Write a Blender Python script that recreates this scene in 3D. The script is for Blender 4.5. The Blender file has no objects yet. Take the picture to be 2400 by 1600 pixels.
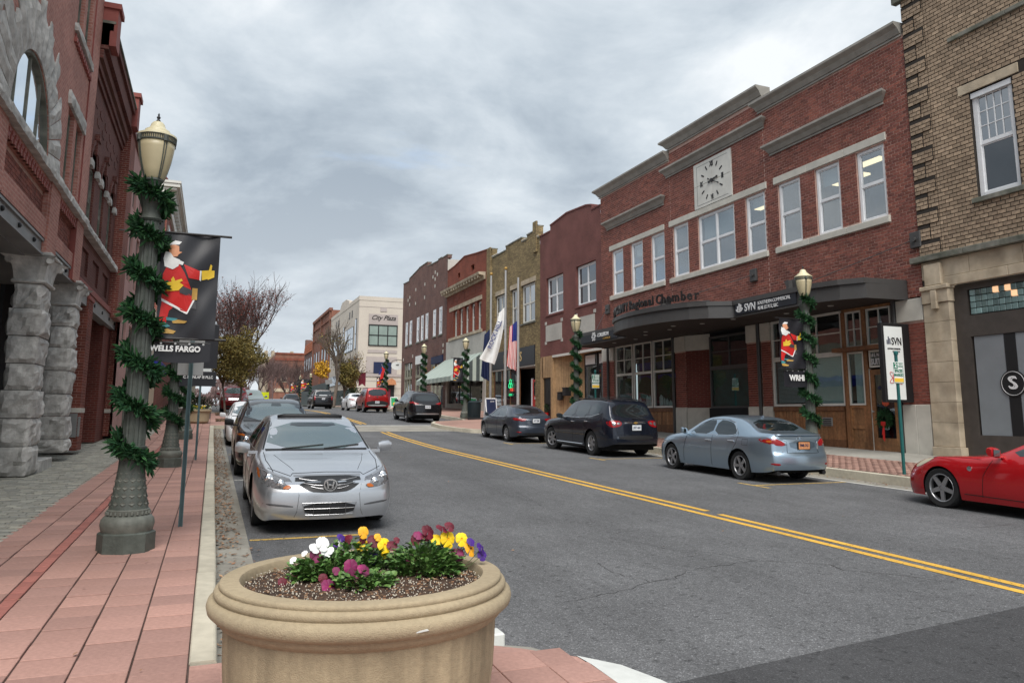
import bpy, math, random
from mathutils import Vector, Matrix
from mathutils.bvhtree import BVHTree
random.seed(7)
S = bpy.context.scene
COL = S.collection
PI = math.pi
# ---------------------------------------------------------------- camera (eye at the world origin, +Y runs up the street)
cam = bpy.data.objects.new('camera', bpy.data.cameras.new('camera'))
COL.objects.link(cam)
CR = ((0.93129971, 0.0584266, 0.35953745), (-0.36423236, 0.13865664, 0.9209284), (0.00395446, -0.98861553, 0.15041174))
cam.matrix_world = Matrix([[CR[i][0], -CR[i][1], -CR[i][2], 0] for i in range(3)] + [[0, 0, 0, 1]])
cam.data.sensor_width = 36.0
cam.data.lens = 36.0 * 1780 / 2400
cam.data.shift_y = -100 / 2400
cam.data.clip_start = 0.05
cam.data.clip_end = 3000
S.camera = cam
# ---------------------------------------------------------------- world: Nishita sky behind broken overcast
SUN_EL, SUN_AZ = math.radians(54), math.radians(196)
W = bpy.data.worlds.new('World'); S.world = W; W.use_nodes = True
nt = W.node_tree; nt.nodes.clear()
def N(nt, t, **k):
    n = nt.nodes.new(t)
    for a, b in k.items():
        if a.startswith('i_'): n.inputs[int(a[2:])].default_value = b
        else: setattr(n, a, b)
    return n
def Lk(nt, a, i, b, j): nt.links.new(a.outputs[i], b.inputs[j])
def math_node(nt, op, a=None, b=None):
    n = N(nt, 'ShaderNodeMath', operation=op)
    for i, x in enumerate((a, b)):
        if x is None: continue
        if isinstance(x, (int, float)): n.inputs[i].default_value = x
        else: nt.links.new(x, n.inputs[i])
    return n.outputs[0]
def ramp(nt, fac, stops, interp='LINEAR'):
    r = N(nt, 'ShaderNodeValToRGB'); e = r.color_ramp.elements
    r.color_ramp.interpolation = interp
    while len(e) < len(stops): e.new(.5)
    for el, (p, c) in zip(e, stops):
        el.position = p; el.color = (c, c, c, 1) if isinstance(c, (int, float)) else (*c, 1)
    nt.links.new(fac, r.inputs[0])
    return r.outputs[0]
out = N(nt, 'ShaderNodeOutputWorld'); bg = N(nt, 'ShaderNodeBackground'); bg.inputs[1].default_value = 0.1
sky = N(nt, 'ShaderNodeTexSky', sky_type='NISHITA', sun_disc=False, sun_elevation=SUN_EL, sun_rotation=SUN_AZ)
tc = N(nt, 'ShaderNodeTexCoord'); sep = N(nt, 'ShaderNodeSeparateXYZ'); Lk(nt, tc, 'Generated', sep, 0)
zc = math_node(nt, 'ADD', math_node(nt, 'MAXIMUM', sep.outputs[2], 0.0), 0.30)
cmb = N(nt, 'ShaderNodeCombineXYZ')
nt.links.new(math_node(nt, 'DIVIDE', sep.outputs[0], zc), cmb.inputs[0])
nt.links.new(math_node(nt, 'DIVIDE', sep.outputs[1], zc), cmb.inputs[1])
def wnoise(scale, detail, rough, dist, loc, sc=(1, 1, 1), rot=0.0):
    mp = N(nt, 'ShaderNodeMapping'); mp.inputs['Location'].default_value = loc; mp.inputs['Scale'].default_value = sc
    mp.inputs['Rotation'].default_value = (0, 0, rot)
    Lk(nt, cmb, 0, mp, 0)
    n = N(nt, 'ShaderNodeTexNoise'); n.inputs['Scale'].default_value = scale; n.inputs['Detail'].default_value = detail
    n.inputs['Roughness'].default_value = rough; n.inputs['Distortion'].default_value = dist
    Lk(nt, mp, 0, n, 0); return n.outputs[0]
big = wnoise(1.05, 7, .56, .25, (3.1, 1.7, 0), (1, 1, 1), .5)
med = wnoise(2.9, 9, .58, .3, (7.3, 2.2, 4), (1, 1, 1), .3)
mixv = math_node(nt, 'ADD', math_node(nt, 'MULTIPLY', big, .6), math_node(nt, 'MULTIPLY', med, .4))
cl = ramp(nt, mixv, [(0.39, (1.50, 1.76, 2.05)), (0.46, (2.0, 2.28, 2.56)), (0.53, (2.6, 2.86, 3.1)), (0.62, (3.5, 3.65, 3.78))])
gap = ramp(nt, wnoise(1.15, 8, .6, .4, (1.1, 6.4, 9), (.8, 1.1, 1), .2), [(0.58, 1.0), (0.72, 0.55)])
mx = N(nt, 'ShaderNodeMixRGB'); nt.links.new(gap, mx.inputs[0]); Lk(nt, sky, 0, mx.inputs[1].node, 1); nt.links.new(cl, mx.inputs[2])
hz = ramp(nt, sep.outputs[2], [(0.0, 1.0), (0.10, .55), (0.3, 0.0)])
mh = N(nt, 'ShaderNodeMixRGB'); mh.inputs[2].default_value = (3.3, 3.45, 3.55, 1)
nt.links.new(math_node(nt, 'MULTIPLY', hz, .6), mh.inputs[0]); nt.links.new(mx.outputs[0], mh.inputs[1])
Lk(nt, mh, 0, bg, 0); Lk(nt, bg, 0, out, 0)
# ---------------------------------------------------------------- the hidden sun, softened by cloud
sd = bpy.data.lights.new('sun', 'SUN'); sd.energy = 1.5; sd.angle = math.radians(42); sd.color = (1.0, .965, .92)
sun = bpy.data.objects.new('sun', sd); COL.objects.link(sun)
d_ = Vector((math.sin(SUN_AZ) * math.cos(SUN_EL), math.cos(SUN_AZ) * math.cos(SUN_EL), math.sin(SUN_EL)))
sun.rotation_euler = d_.to_track_quat('Z', 'Y').to_euler()
S.view_settings.view_transform = 'Standard'; S.view_settings.look = 'None'
S.view_settings.gamma = 1; S.view_settings.use_curve_mapping = False
S.view_settings.exposure = 1.45
S.cycles.max_bounces = 6; S.cycles.transparent_max_bounces = 12
# ================================================================ helpers
def zr(Y):
    T = ((-60, -3.1), (0, -1.75), (26, -1.165), (32, -.95), (41, -.48), (48, -.17), (56, .09), (62, .22), (77, .45), (90, .66), (110, .95), (160, 1.5), (400, 2))
    for (a, b), (c, d) in zip(T, T[1:]):
        if Y <= c: return b + (d - b) * (Y - a) / (c - a)
    return 2.0
def px(P):                                         # pixel of a point in the 2400 wide photograph, to choose which repeats show largest
    c = [sum(CR[i][k] * P[i] for i in range(3)) for k in range(3)]
    if c[2] < .1: return None
    return 1200 + 1780 * c[0] / c[2], 700 + 1780 * c[1] / c[2], c[2]
OFF = {}
def tag(o, label=None, cat=None, group=None, kind=None):
    if label: o['label'] = label
    if cat: o['category'] = cat
    if group: o['group'] = group
    if kind: o['kind'] = kind
    return o
def thing(name, label, cat, loc=(0, 0, 0), group=None, rz=0.0):
    o = bpy.data.objects.new(name, None); COL.objects.link(o); o.location = loc; o.rotation_euler = (0, 0, rz)
    o.empty_display_size = .2
    OFF[o] = Vector(loc)
    return tag(o, label, cat, group)
def kids(o): return [c for c in bpy.data.objects if c.parent == o]
def copy_tree(o, kidmap=None):
    c = o.copy(); COL.objects.link(c)
    for ch in o.children:
        d = copy_tree(ch); d.parent = c
    return c
class MB:
    def __init__(s): s.v = []; s.f = []
    def quad(s, *p):
        n = len(s.v); s.v += [tuple(q) for q in p]; s.f.append(tuple(range(n, n + len(p)))); return s
    def grid(s, nu, nv, f):                           # one connected sheet
        n = len(s.v); s.v += [tuple(f(i / nu, j / nv)) for i in range(nu + 1) for j in range(nv + 1)]
        s.f += [(n + i * (nv + 1) + j, n + (i + 1) * (nv + 1) + j, n + (i + 1) * (nv + 1) + j + 1, n + i * (nv + 1) + j + 1) for i in range(nu) for j in range(nv)]; return s
    def box(s, x0, x1, y0, y1, z0, z1):
        if x0 > x1: x0, x1 = x1, x0
        if y0 > y1: y0, y1 = y1, y0
        if z0 > z1: z0, z1 = z1, z0
        n = len(s.v)
        s.v += [(x0, y0, z0), (x1, y0, z0), (x1, y1, z0), (x0, y1, z0), (x0, y0, z1), (x1, y0, z1), (x1, y1, z1), (x0, y1, z1)]
        s.f += [(n, n+3, n+2, n+1), (n+4, n+5, n+6, n+7), (n, n+1, n+5, n+4), (n+1, n+2, n+6, n+5), (n+2, n+3, n+7, n+6), (n+3, n, n+4, n+7)]
        return s
    def chbox(s, x0, x1, y0, y1, z0, z1, c):          # box with bevelled edges (chamfer c)
        n = len(s.v); P = []
        for a, (lo, hi) in enumerate(((x0, x1), (y0, y1), (z0, z1))): P.append((min(lo, hi), max(lo, hi)))
        idx = {}
        for sx in (0, 1):
            for sy in (0, 1):
                for sz in (0, 1):
                    p = (P[0][sx], P[1][sy], P[2][sz]); sg = [1 if q == 0 else -1 for q in (sx, sy, sz)]
                    for a in range(3):
                        q = [p[i] + (sg[i] * c if i != a else 0) for i in range(3)]
                        idx[sx, sy, sz, a] = len(s.v); s.v.append(tuple(q))
        R = ((0, 0), (1, 0), (1, 1), (0, 1))
        for a in range(3):
            for e in (0, 1):
                f = []
                for r in R:
                    k = [0, 0, 0]; k[a] = e; o = [i for i in range(3) if i != a]; k[o[0]] = r[0]; k[o[1]] = r[1]
                    f.append(idx[k[0], k[1], k[2], a])
                s.f.append(tuple(f))
        for a in range(3):
            o = [i for i in range(3) if i != a]
            for e0 in (0, 1):
                for e1 in (0, 1):
                    k0 = [0, 0, 0]; k1 = [0, 0, 0]; k1[a] = 1
                    for k in (k0, k1): k[o[0]] = e0; k[o[1]] = e1
                    s.f.append((idx[(*k0, o[0])], idx[(*k1, o[0])], idx[(*k1, o[1])], idx[(*k0, o[1])]))
        for sx in (0, 1):
            for sy in (0, 1):
                for sz in (0, 1): s.f.append(tuple(idx[sx, sy, sz, a] for a in range(3)))
        return s
    def prism(s, poly, axis, a, b):                   # polygon of 2-D points, pushed along an axis
        def P(u, v, w): return (w, u, v) if axis == 'x' else (u, w, v) if axis == 'y' else (u, v, w)
        n = len(s.v); k = len(poly)
        s.v += [P(u, v, a) for u, v in poly] + [P(u, v, b) for u, v in poly]
        s.f.append(tuple(range(n, n + k))); s.f.append(tuple(range(n + 2 * k - 1, n + k - 1, -1)))
        for i in range(k): j = (i + 1) % k; s.f.append((n + i, n + k + i, n + k + j, n + j))
        return s
    def tube(s, pts, r, seg=8, caps=True):
        pts = [Vector(p) for p in pts]; n0 = len(s.v); m = len(pts)
        if not isinstance(r, (list, tuple)): r = [r] * m
        ref = None
        for i, p in enumerate(pts):
            t = (pts[min(i + 1, m - 1)] - pts[max(i - 1, 0)])
            t = t.normalized() if t.length > 1e-9 else Vector((0, 0, 1))
            if ref is None: ref = Vector((1, 0, 0)) if abs(t.x) < .8 else Vector((0, 1, 0))
            u = (ref - t * ref.dot(t)); u = u.normalized() if u.length > 1e-6 else t.orthogonal().normalized()
            ref = u; w = t.cross(u)
            for k in range(seg):
                a = 2 * PI * k / seg; q = p + (u * math.cos(a) + w * math.sin(a)) * r[i]; s.v.append(tuple(q))
        for i in range(m - 1):
            for k in range(seg):
                a = n0 + i * seg + k; b = n0 + i * seg + (k + 1) % seg
                s.f.append((a, b, b + seg, a + seg))
        if caps:
            s.f.append(tuple(n0 + k for k in range(seg - 1, -1, -1))); s.f.append(tuple(n0 + (m - 1) * seg + k for k in range(seg)))
        return s
    def lathe(s, prof, c=(0, 0, 0), seg=24, flute=None, axis='z', caps=True):
        n0 = len(s.v); m = len(prof)
        for i, (r, z) in enumerate(prof):
            for k in range(seg):
                a = 2 * PI * k / seg; rr = r * (flute(a, z) if flute else 1)
                p = (rr * math.cos(a), rr * math.sin(a), z)
                if axis == 'y': p = (p[0], p[2], p[1])
                elif axis == 'x': p = (p[2], p[0], p[1])
                s.v.append((p[0] + c[0], p[1] + c[1], p[2] + c[2]))
        for i in range(m - 1):
            for k in range(seg):
                a = n0 + i * seg + k; b = n0 + i * seg + (k + 1) % seg
                s.f.append((a, b, b + seg, a + seg) if axis != 'y' else (a, a + seg, b + seg, b))
        if caps:
            s.f.append(tuple(n0 + k for k in range(seg - 1, -1, -1))); s.f.append(tuple(n0 + (m - 1) * seg + k for k in range(seg)))
        return s
    def mesh(s, name, off=None, smooth=False):
        me = bpy.data.meshes.new(name)
        v = s.v if off is None or off.length == 0 else [(a - off.x, b - off.y, c - off.z) for a, b, c in s.v]
        me.from_pydata(v, [], s.f); me.validate()
        if smooth: me.polygons.foreach_set('use_smooth', [True] * len(me.polygons))
        me.update(); return me
    def obj(s, name, mat, parent=None, smooth=False, kind=None, label=None, auto=None):
        off = OFF.get(parent)
        me = s.mesh(name, off, smooth or auto is not None)
        if auto is not None: me.set_sharp_from_angle(angle=math.radians(auto))
        if mat: me.materials.append(mat)
        o = bpy.data.objects.new(name, me); COL.objects.link(o)
        if parent: o.parent = parent; OFF[o] = off if off is not None else Vector((0, 0, 0))
        if kind: o['kind'] = kind
        if label: o['label'] = label
        return o
def link_mesh(name, me, parent, loc=(0, 0, 0), rot=None, scale=None, kind=None, label=None):
    o = bpy.data.objects.new(name, me); COL.objects.link(o); o.parent = parent
    off = OFF.get(parent) or Vector((0, 0, 0)); o.location = Vector(loc) - off
    OFF[o] = Vector(loc)
    if rot: o.rotation_euler = rot
    if scale: o.scale = scale
    if kind: o['kind'] = kind
    if label: o['label'] = label
    return o
# ---------------------------------------------------------------- materials
def mat(name, c, r=.75, var=.14, sc=6.0, dirt=.12, dsc=1.1, bump=.0, bsc=70, spec=.4, metal=0.0, coat=0.0, rnd=0.0, c2=None, streak=0.0, emit=0.0):
    m = bpy.data.materials.new(name); m.use_nodes = True; nt = m.node_tree
    b = nt.nodes['Principled BSDF']; b.inputs['Roughness'].default_value = r; b.inputs['Metallic'].default_value = metal
    b.inputs['Specular IOR Level'].default_value = spec; b.inputs['Coat Weight'].default_value = coat; b.inputs['Coat Roughness'].default_value = .04
    tc = N(nt, 'ShaderNodeTexCoord')
    def noise(scale, det=4, sv=None):
        n = N(nt, 'ShaderNodeTexNoise'); n.inputs['Scale'].default_value = scale; n.inputs['Detail'].default_value = det
        if sv:
            mp = N(nt, 'ShaderNodeMapping'); mp.inputs['Scale'].default_value = sv; Lk(nt, tc, 'Object', mp, 0); Lk(nt, mp, 0, n, 0)
        else: Lk(nt, tc, 'Object', n, 0)
        return n.outputs[0]
    val = None
    def mul(v):
        nonlocal val
        val = v if val is None else math_node(nt, 'MULTIPLY', val, v)
    if var: mul(ramp(nt, noise(sc), [(.28, 1 - var), (.72, 1 + var)]))
    if dirt: mul(ramp(nt, noise(dsc, 6), [(.3, 1 - dirt), (.7, 1 + dirt * .7)]))
    if streak: mul(ramp(nt, noise(1.0, 5, (9, 9, .7)), [(.35, 1 - streak), (.62, 1.0)]))
    if rnd:
        g = N(nt, 'ShaderNodeNewGeometry'); oi = N(nt, 'ShaderNodeObjectInfo')
        f = math_node(nt, 'FRACT', math_node(nt, 'ADD', g.outputs['Random Per Island'], oi.outputs['Random']))
        mul(ramp(nt, f, [(0, 1 - rnd), (.5, 1.0), (1, 1 + rnd)]))
    col = N(nt, 'ShaderNodeRGB'); col.outputs[0].default_value = (*c, 1); cs = col.outputs[0]
    if c2:
        mxx = N(nt, 'ShaderNodeMixRGB'); mxx.inputs[1].default_value = (*c, 1); mxx.inputs[2].default_value = (*c2, 1)
        if rnd: nt.links.new(math_node(nt, 'FRACT', math_node(nt, 'MULTIPLY', f, 7.31)), mxx.inputs[0])
        else: nt.links.new(ramp(nt, noise(sc * .6, 5), [(.38, 0.0), (.62, 1.0)]), mxx.inputs[0])
        cs = mxx.outputs[0]
    if val is not None:
        v = N(nt, 'ShaderNodeVectorMath', operation='SCALE'); nt.links.new(cs, v.inputs[0]); nt.links.new(val, v.inputs['Scale']); cs = v.outputs[0]
    nt.links.new(cs, b.inputs['Base Color'])
    if bump:
        bp = N(nt, 'ShaderNodeBump'); bp.inputs['Strength'].default_value = bump; bp.inputs['Distance'].default_value = .01
        nt.links.new(noise(bsc, 6), bp.inputs['Height']); Lk(nt, bp, 0, b, 'Normal')
    if emit: b.inputs['Emission Color'].default_value = (*c, 1); b.inputs['Emission Strength'].default_value = emit
    return m
def brickmat(name, c, c2, mortar, bw=.21, bh=.072, ms=.012, axes='yz', bump=.5):      # far brickwork, where single bricks are too small to pick apart
    m = bpy.data.materials.new(name); m.use_nodes = True; nt = m.node_tree; b = nt.nodes['Principled BSDF']
    b.inputs['Roughness'].default_value = .85; b.inputs['Specular IOR Level'].default_value = .25
    tc = N(nt, 'ShaderNodeTexCoord'); sp = N(nt, 'ShaderNodeSeparateXYZ'); Lk(nt, tc, 'Object', sp, 0); cm = N(nt, 'ShaderNodeCombineXYZ')
    nt.links.new(math_node(nt, 'ADD', sp.outputs[0], sp.outputs[1]), cm.inputs[0]); nt.links.new(sp.outputs[2], cm.inputs[1])
    br = N(nt, 'ShaderNodeTexBrick'); Lk(nt, cm, 0, br, 0)
    br.inputs['Color1'].default_value = (*c, 1); br.inputs['Color2'].default_value = (*c2, 1); br.inputs['Mortar'].default_value = (*mortar, 1)
    br.inputs['Scale'].default_value = 1; br.inputs['Mortar Size'].default_value = ms; br.inputs['Brick Width'].default_value = bw; br.inputs['Row Height'].default_value = bh
    br.inputs['Mortar Smooth'].default_value = .2
    n = N(nt, 'ShaderNodeTexNoise'); n.inputs['Scale'].default_value = .9; n.inputs['Detail'].default_value = 7; Lk(nt, tc, 'Object', n, 0)
    n2 = N(nt, 'ShaderNodeTexNoise'); n2.inputs['Scale'].default_value = 14; n2.inputs['Detail'].default_value = 4; Lk(nt, tc, 'Object', n2, 0)
    v = N(nt, 'ShaderNodeVectorMath', operation='SCALE'); Lk(nt, br, 0, v, 0)
    nt.links.new(math_node(nt, 'MULTIPLY', ramp(nt, n.outputs[0], [(.3, .78), (.7, 1.14)]), ramp(nt, n2.outputs[0], [(.3, .86), (.7, 1.14)])), v.inputs['Scale'])
    Lk(nt, v, 0, b, 'Base Color')
    bp = N(nt, 'ShaderNodeBump'); bp.inputs['Strength'].default_value = bump; bp.inputs['Distance'].default_value = .008; bp.invert = True
    Lk(nt, br, 'Fac', bp, 'Height'); Lk(nt, bp, 0, b, 'Normal')
    return m
def glassmat(name, tint, base=.06, gl=.08, fres=1.0, trans=True, rough=.0):
    m = bpy.data.materials.new(name); m.use_nodes = True; nt = m.node_tree; nt.nodes.clear()
    o = N(nt, 'ShaderNodeOutputMaterial'); mx = N(nt, 'ShaderNodeMixShader'); g = N(nt, 'ShaderNodeBsdfGlossy'); g.inputs['Roughness'].default_value = rough
    g.inputs['Color'].default_value = (.92, .96, 1, 1)
    if trans: d = N(nt, 'ShaderNodeBsdfTransparent'); d.inputs[0].default_value = (*tint, 1)
    else: d = N(nt, 'ShaderNodeBsdfDiffuse'); d.inputs[0].default_value = (*tint, 1)
    lw = N(nt, 'ShaderNodeLayerWeight'); lw.inputs[0].default_value = .5; fz_ = math_node(nt, 'ADD', math_node(nt, 'MULTIPLY', math_node(nt, 'POWER', lw.outputs['Facing'], 4.2), .9), .05)
    nt.links.new(math_node(nt, 'MINIMUM', math_node(nt, 'ADD', math_node(nt, 'MULTIPLY', fz_, fres), gl), 1.0), mx.inputs[0])
    # old panes are never quite flat
    n = N(nt, 'ShaderNodeTexNoise'); n.inputs['Scale'].default_value = 1.3; tc = N(nt, 'ShaderNodeTexCoord'); Lk(nt, tc, 'Object', n, 0)
    bp = N(nt, 'ShaderNodeBump'); bp.inputs['Strength'].default_value = .12; bp.inputs['Distance'].default_value = .02; Lk(nt, n, 0, bp, 'Height'); Lk(nt, bp, 0, g, 'Normal')
    Lk(nt, d, 0, mx, 1); Lk(nt, g, 0, mx, 2); Lk(nt, mx, 0, o, 0)
    return m
M = dict(
 mortar_red=mat('mortar red', (.46, .30, .25), .9), brick_red=mat('red brick', (.23, .078, .054), .85, .2, 9, .2, .5, .25, 90, rnd=.26, c2=(.165, .056, .044)),
 brick_dkred=mat('dark red brick', (.215, .062, .042), .85, .2, 9, .2, .5, .25, 90, rnd=.2, c2=(.17, .05, .036)),
 mortar_tan=mat('dark mortar', (.035, .029, .024), .95), brick_tan=mat('tan brick', (.37, .275, .19), .85, .2, 11, .2, .6, .3, 90, rnd=.22, c2=(.28, .205, .14)),
 stone_tan=mat('weathered limestone', (.50, .42, .31), .85, .2, 3, .22, .8, .3, 30, c2=(.38, .31, .22)),
 stone_dark=mat('lichen grey stone', (.20, .195, .165), .9, .3, 5, .3, 1.5, .4, 30, c2=(.11, .115, .09)),
 trim=mat('cast stone trim', (.52, .50, .44), .8, .08, 4, .12, 1.2, .12, 40), cornice=mat('grey cornice', (.30, .285, .255), .8, .12, 4, .15, .8, .12, 40),
 white=mat('white paint', (.72, .73, .74), .5, .05, 5, .08, 1), offwhite=mat('off white paint', (.60, .59, .54), .6, .06, 5, .1, 1),
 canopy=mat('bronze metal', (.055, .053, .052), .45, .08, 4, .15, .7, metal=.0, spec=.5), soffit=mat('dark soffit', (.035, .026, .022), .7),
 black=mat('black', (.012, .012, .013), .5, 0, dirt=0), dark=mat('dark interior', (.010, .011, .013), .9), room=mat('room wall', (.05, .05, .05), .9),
 wood=mat('stained pine', (.33, .165, .072), .6, .25, 14, .22, 1.6, .15, 50, streak=.35, c2=(.24, .105, .042), rnd=.16), wood_dk=mat('brown stained timber', (.17, .072, .03), .6, .25, 14, .2, 1.5, streak=.35, rnd=.15),
 plywood=mat('raw plywood', (.42, .27, .14), .75, .16, 7, .15, 1.2, streak=.3),
 burg=mat('burgundy painted brick', (.165, .062, .055), .8, .1, 8, .12, .6), teal=mat('green blind', (.05, .15, .14), .6), blind=mat('pale blind', (.60, .66, .63), .6, .05, 5, .05),
 glass=glassmat('window glass', (.75, .82, .82), gl=.025), pane=glassmat('dark window pane', (.04, .045, .055), gl=.20, fres=1.0, trans=False), pane2=glassmat('dim window pane', (.02, .022, .025), gl=.06, fres=.9, trans=False),
 paneb=glassmat('blue grey pane', (.075, .085, .10), gl=.12, fres=.9, trans=False), cglassw=glassmat('clear window pane', (.72, .76, .78), gl=.13, fres=1.0), panebright=glassmat('sky reflecting pane', (.08, .09, .10), gl=.62, fres=1.0, trans=False), panewarm=mat('lit office ceiling', (1.0, .78, .45), .8, 0, dirt=0, emit=1.0),
 asphalt=None, concrete=mat('concrete', (.34, .325, .285), .9, .1, 8, .16, .8, .3, 60), kerb=mat('kerb concrete', (.47, .43, .34), .9, .1, 10, .16, 1.5, .3, 60, rnd=.1), gutter=mat('gutter concrete', (.26, .245, .21), .9, .12, 9, .25, 1.2, .3, 60),
 kerbwhite=mat('new pale concrete', (.60, .61, .58), .85, .06, 9, .1, 1.5, .2, 60),
 paver=mat('red paver', (.39, .222, .180), .85, .12, 30, .14, .6, .35, 120, rnd=.13, c2=(.335, .195, .162)), paver_sm=mat('dark red paver', (.33, .125, .10), .85, .1, 20, .12, .7, .3, 90, rnd=.16),
 cobble=mat('grey paver', (.34, .32, .265), .9, .12, 14, .12, .8, .4, 60, rnd=.22, c2=(.25, .245, .215)), sand=mat('joint sand', (.085, .055, .045), .95),
 brickpave=mat('brick paver', (.33, .20, .16), .9, .1, 12, .15, .8, .3, 60, rnd=.2), bedding=mat('leaf bed soil', (.085, .055, .038), .95, .3, 20),
 yellow=None, linewhite=mat('worn white line', (.55, .54, .50), .8, .2, 12, .2, 3), 
 granite=mat('rock faced granite', (.52, .505, .475), .85, .22, 7, .25, 1.0, .9, 24, c2=(.40, .385, .36)), steelgrey=mat('painted steel beam', (.22, .22, .215), .55, .06, 5, .15, 1.2),
 iron=mat('green black iron', (.075, .085, .072), .6, .2, 14, .25, 3, .4, 40, spec=.5), ironlight=mat('worn iron', (.13, .135, .115), .6, .2, 14, .2, 3, .3, 40),
 globe=mat('cream lamp globe', (.50, .43, .27), .35, .05, 6, .14, 2, spec=.5), cap=mat('cream lamp cap', (.66, .60, .40), .4, .05, 6, .1, 2),
 garland=mat('garland green', (.012, .060, .024), .7, .3, 30, .2, 3, rnd=.6, c2=(.028, .095, .026)), ribbon=mat('red ribbon', (.55, .02, .015), .5),
 greenpole=mat('green galvanised post', (.10, .16, .17), .5, .1, 6, .2, 3, metal=.2), tealpole=mat('dark green post', (.012, .10, .095), .5, .08, 6, .1, 3), alu=mat('bare aluminium', (.42, .42, .41), .45, .06, 5, .1, 2, metal=.4),
 signgreen=mat('sign green', (.01, .16, .09), .5, 0, dirt=.05), signyellow=mat('sign yellow', (.75, .48, .05), .5, 0, dirt=.05), signwhite=mat('sign white', (.75, .78, .76), .5, 0, dirt=.05),
 banner=mat('black banner vinyl', (.012, .012, .016), .42, .1, 3, .1, 1, spec=.5), bred=mat('banner red', (.52, .018, .016), .5, .06, 4), byel=mat('banner yellow', (.75, .50, .04), .5, .05, 6), bwhite=mat('banner white', (.72, .72, .70), .5, .04, 6), bskin=mat('banner tan', (.62, .28, .15), .5), bgrey=mat('banner grey', (.06, .06, .065), .5), bteal=mat('banner teal', (.05, .22, .24), .5), bgold=mat('banner gold', (.42, .25, .06), .5), bmaroon=mat('maroon cloth', (.16, .012, .03), .6), bblue=mat('blue cloth', (.012, .025, .16), .6), navy=mat('navy cloth', (.008, .016, .06), .6), signdk=mat('charcoal sign', (.018, .021, .028), .45),
 planter=mat('sandy cast planter', (.355, .285, .185), .9, .10, 40, .12, 1.8, .5, 160, streak=.0), planter_body=mat('stained cast planter', (.40, .32, .205), .9, .10, 40, .14, 2.2, .5, 160, streak=.36), soil=mat('potting soil', (.055, .032, .02), .95, .5, 40, .3, 3, .9, 60), perlite=mat('perlite', (.62, .56, .46), .9),
 leaf=mat('pansy leaf', (.06, .15, .035), .5, .2, 20, .1, 2, rnd=.45, c2=(.125, .21, .05)), stem=mat('stem', (.07, .11, .03), .6),
 pwhite=mat('white petal', (.80, .80, .78), .6, .04, 20, dirt=.0), pyellow=mat('yellow petal', (.85, .56, .008), .6, .06, 20, dirt=.05, rnd=.08), pmaroon=mat('maroon petal', (.115, .006, .018), .6, .2, 20, dirt=.1, rnd=.25), pmag=mat('magenta petal', (.22, .012, .085), .6, .25, 20, dirt=.1, rnd=.25, c2=(.16, .02, .07)), ppurple=mat('violet petal', (.055, .012, .19), .6, .2, 20, dirt=.1, rnd=.2), porange=mat('amber petal', (.85, .40, .02), .6, .06, 20, dirt=.05),
 litter=mat('fallen leaf', (.20, .10, .055), .85, .2, 20, rnd=.5, c2=(.30, .19, .11)),
 bark=mat('bark', (.12, .095, .075), .9, .3, 12, .2, 2, .6, 30), twig=mat('twig', (.115, .075, .068), .9, .2, 12), twigmauve=mat('mauve twig', (.16, .105, .10), .9),
 lolive=mat('olive leaf', (.175, .125, .030), .7, .2, 2, .25, .5, rnd=.5, c2=(.12, .105, .025)), lgold=mat('golden leaf', (.55, .31, .02), .7, .2, 2, rnd=.35), lred=mat('red leaf', (.17, .035, .022), .7, .2, 2, rnd=.4), lgreen=mat('evergreen', (.025, .055, .02), .7, rnd=.4),
 gold=mat('gilt letters', (.62, .45, .20), .4, 0, dirt=0), letter=mat('pale letters', (.66, .66, .66), .5, 0, dirt=0), letterdark=mat('dark letters', (.012, .010, .010), .5, 0, dirt=0), letterblue=mat('navy letters', (.015, .02, .06), .5, 0, dirt=0),
 awn=mat('pale green awning', (.40, .45, .40), .8, .05, 5, .1, 1), awn2=mat('dark awning stripe', (.07, .085, .085), .8), stucco=mat('grey stucco', (.44, .425, .385), .9, .06, 6, .14, .7), citywall=mat('cream stucco', (.52, .465, .40), .9, .05, 6, .08, .4), cityband=mat('taupe stucco', (.39, .34, .32), .9, .05, 6, .08, .4),
 pink=mat('salmon painted render', (.42, .245, .22), .85, .08, 6, .14, .7, .2, 60), redpaint=mat('red painted brick', (.25, .068, .055), .7, .1, 8, .15, .6, .2, 60, rnd=.0), salmon=mat('salmon painted brick', (.36, .135, .115), .75, .1, 8, .16, .6, .2, 60), cream=mat('cream render', (.62, .54, .40), .85, .05, 5, .1, .8),
 reddoor=mat('red door', (.45, .01, .008), .4), trash=mat('dark green bin', (.012, .022, .026), .5), shopfront=mat('dark green shopfront', (.016, .035, .035), .5), roof=mat('dark roofing', (.09, .085, .08), .9), bluewreath=mat('blue ribbon', (.01, .02, .25), .5))
MB_RED = brickmat('red brickwork', (.21, .058, .042), (.16, .046, .036), (.28, .15, .12))
MB_SAL = brickmat('salmon brickwork', (.42, .19, .15), (.33, .14, .11), (.42, .24, .20), bump=.35)
MB_DK = brickmat('dark red brickwork', (.155, .036, .027), (.12, .030, .023), (.17, .075, .06))
MB_BURG = brickmat('burgundy brickwork', (.175, .068, .058), (.145, .056, .050), (.19, .09, .078), bump=.35)
MB_MCH = brickmat('buff brickwork', (.40, .30, .145), (.20, .145, .075), (.09, .075, .05))
MB_ORG = brickmat('orange brickwork', (.27, .068, .036), (.19, .047, .028), (.15, .065, .05))
MB_BRN = brickmat('brown brickwork', (.16, .068, .052), (.075, .040, .038), (.24, .165, .14))
MB_FAR = brickmat('far brickwork', (.24, .095, .060), (.20, .08, .055), (.22, .12, .09))
MB_L2 = brickmat('old plum brickwork', (.135, .045, .036), (.10, .034, .030), (.15, .075, .06))
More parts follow.
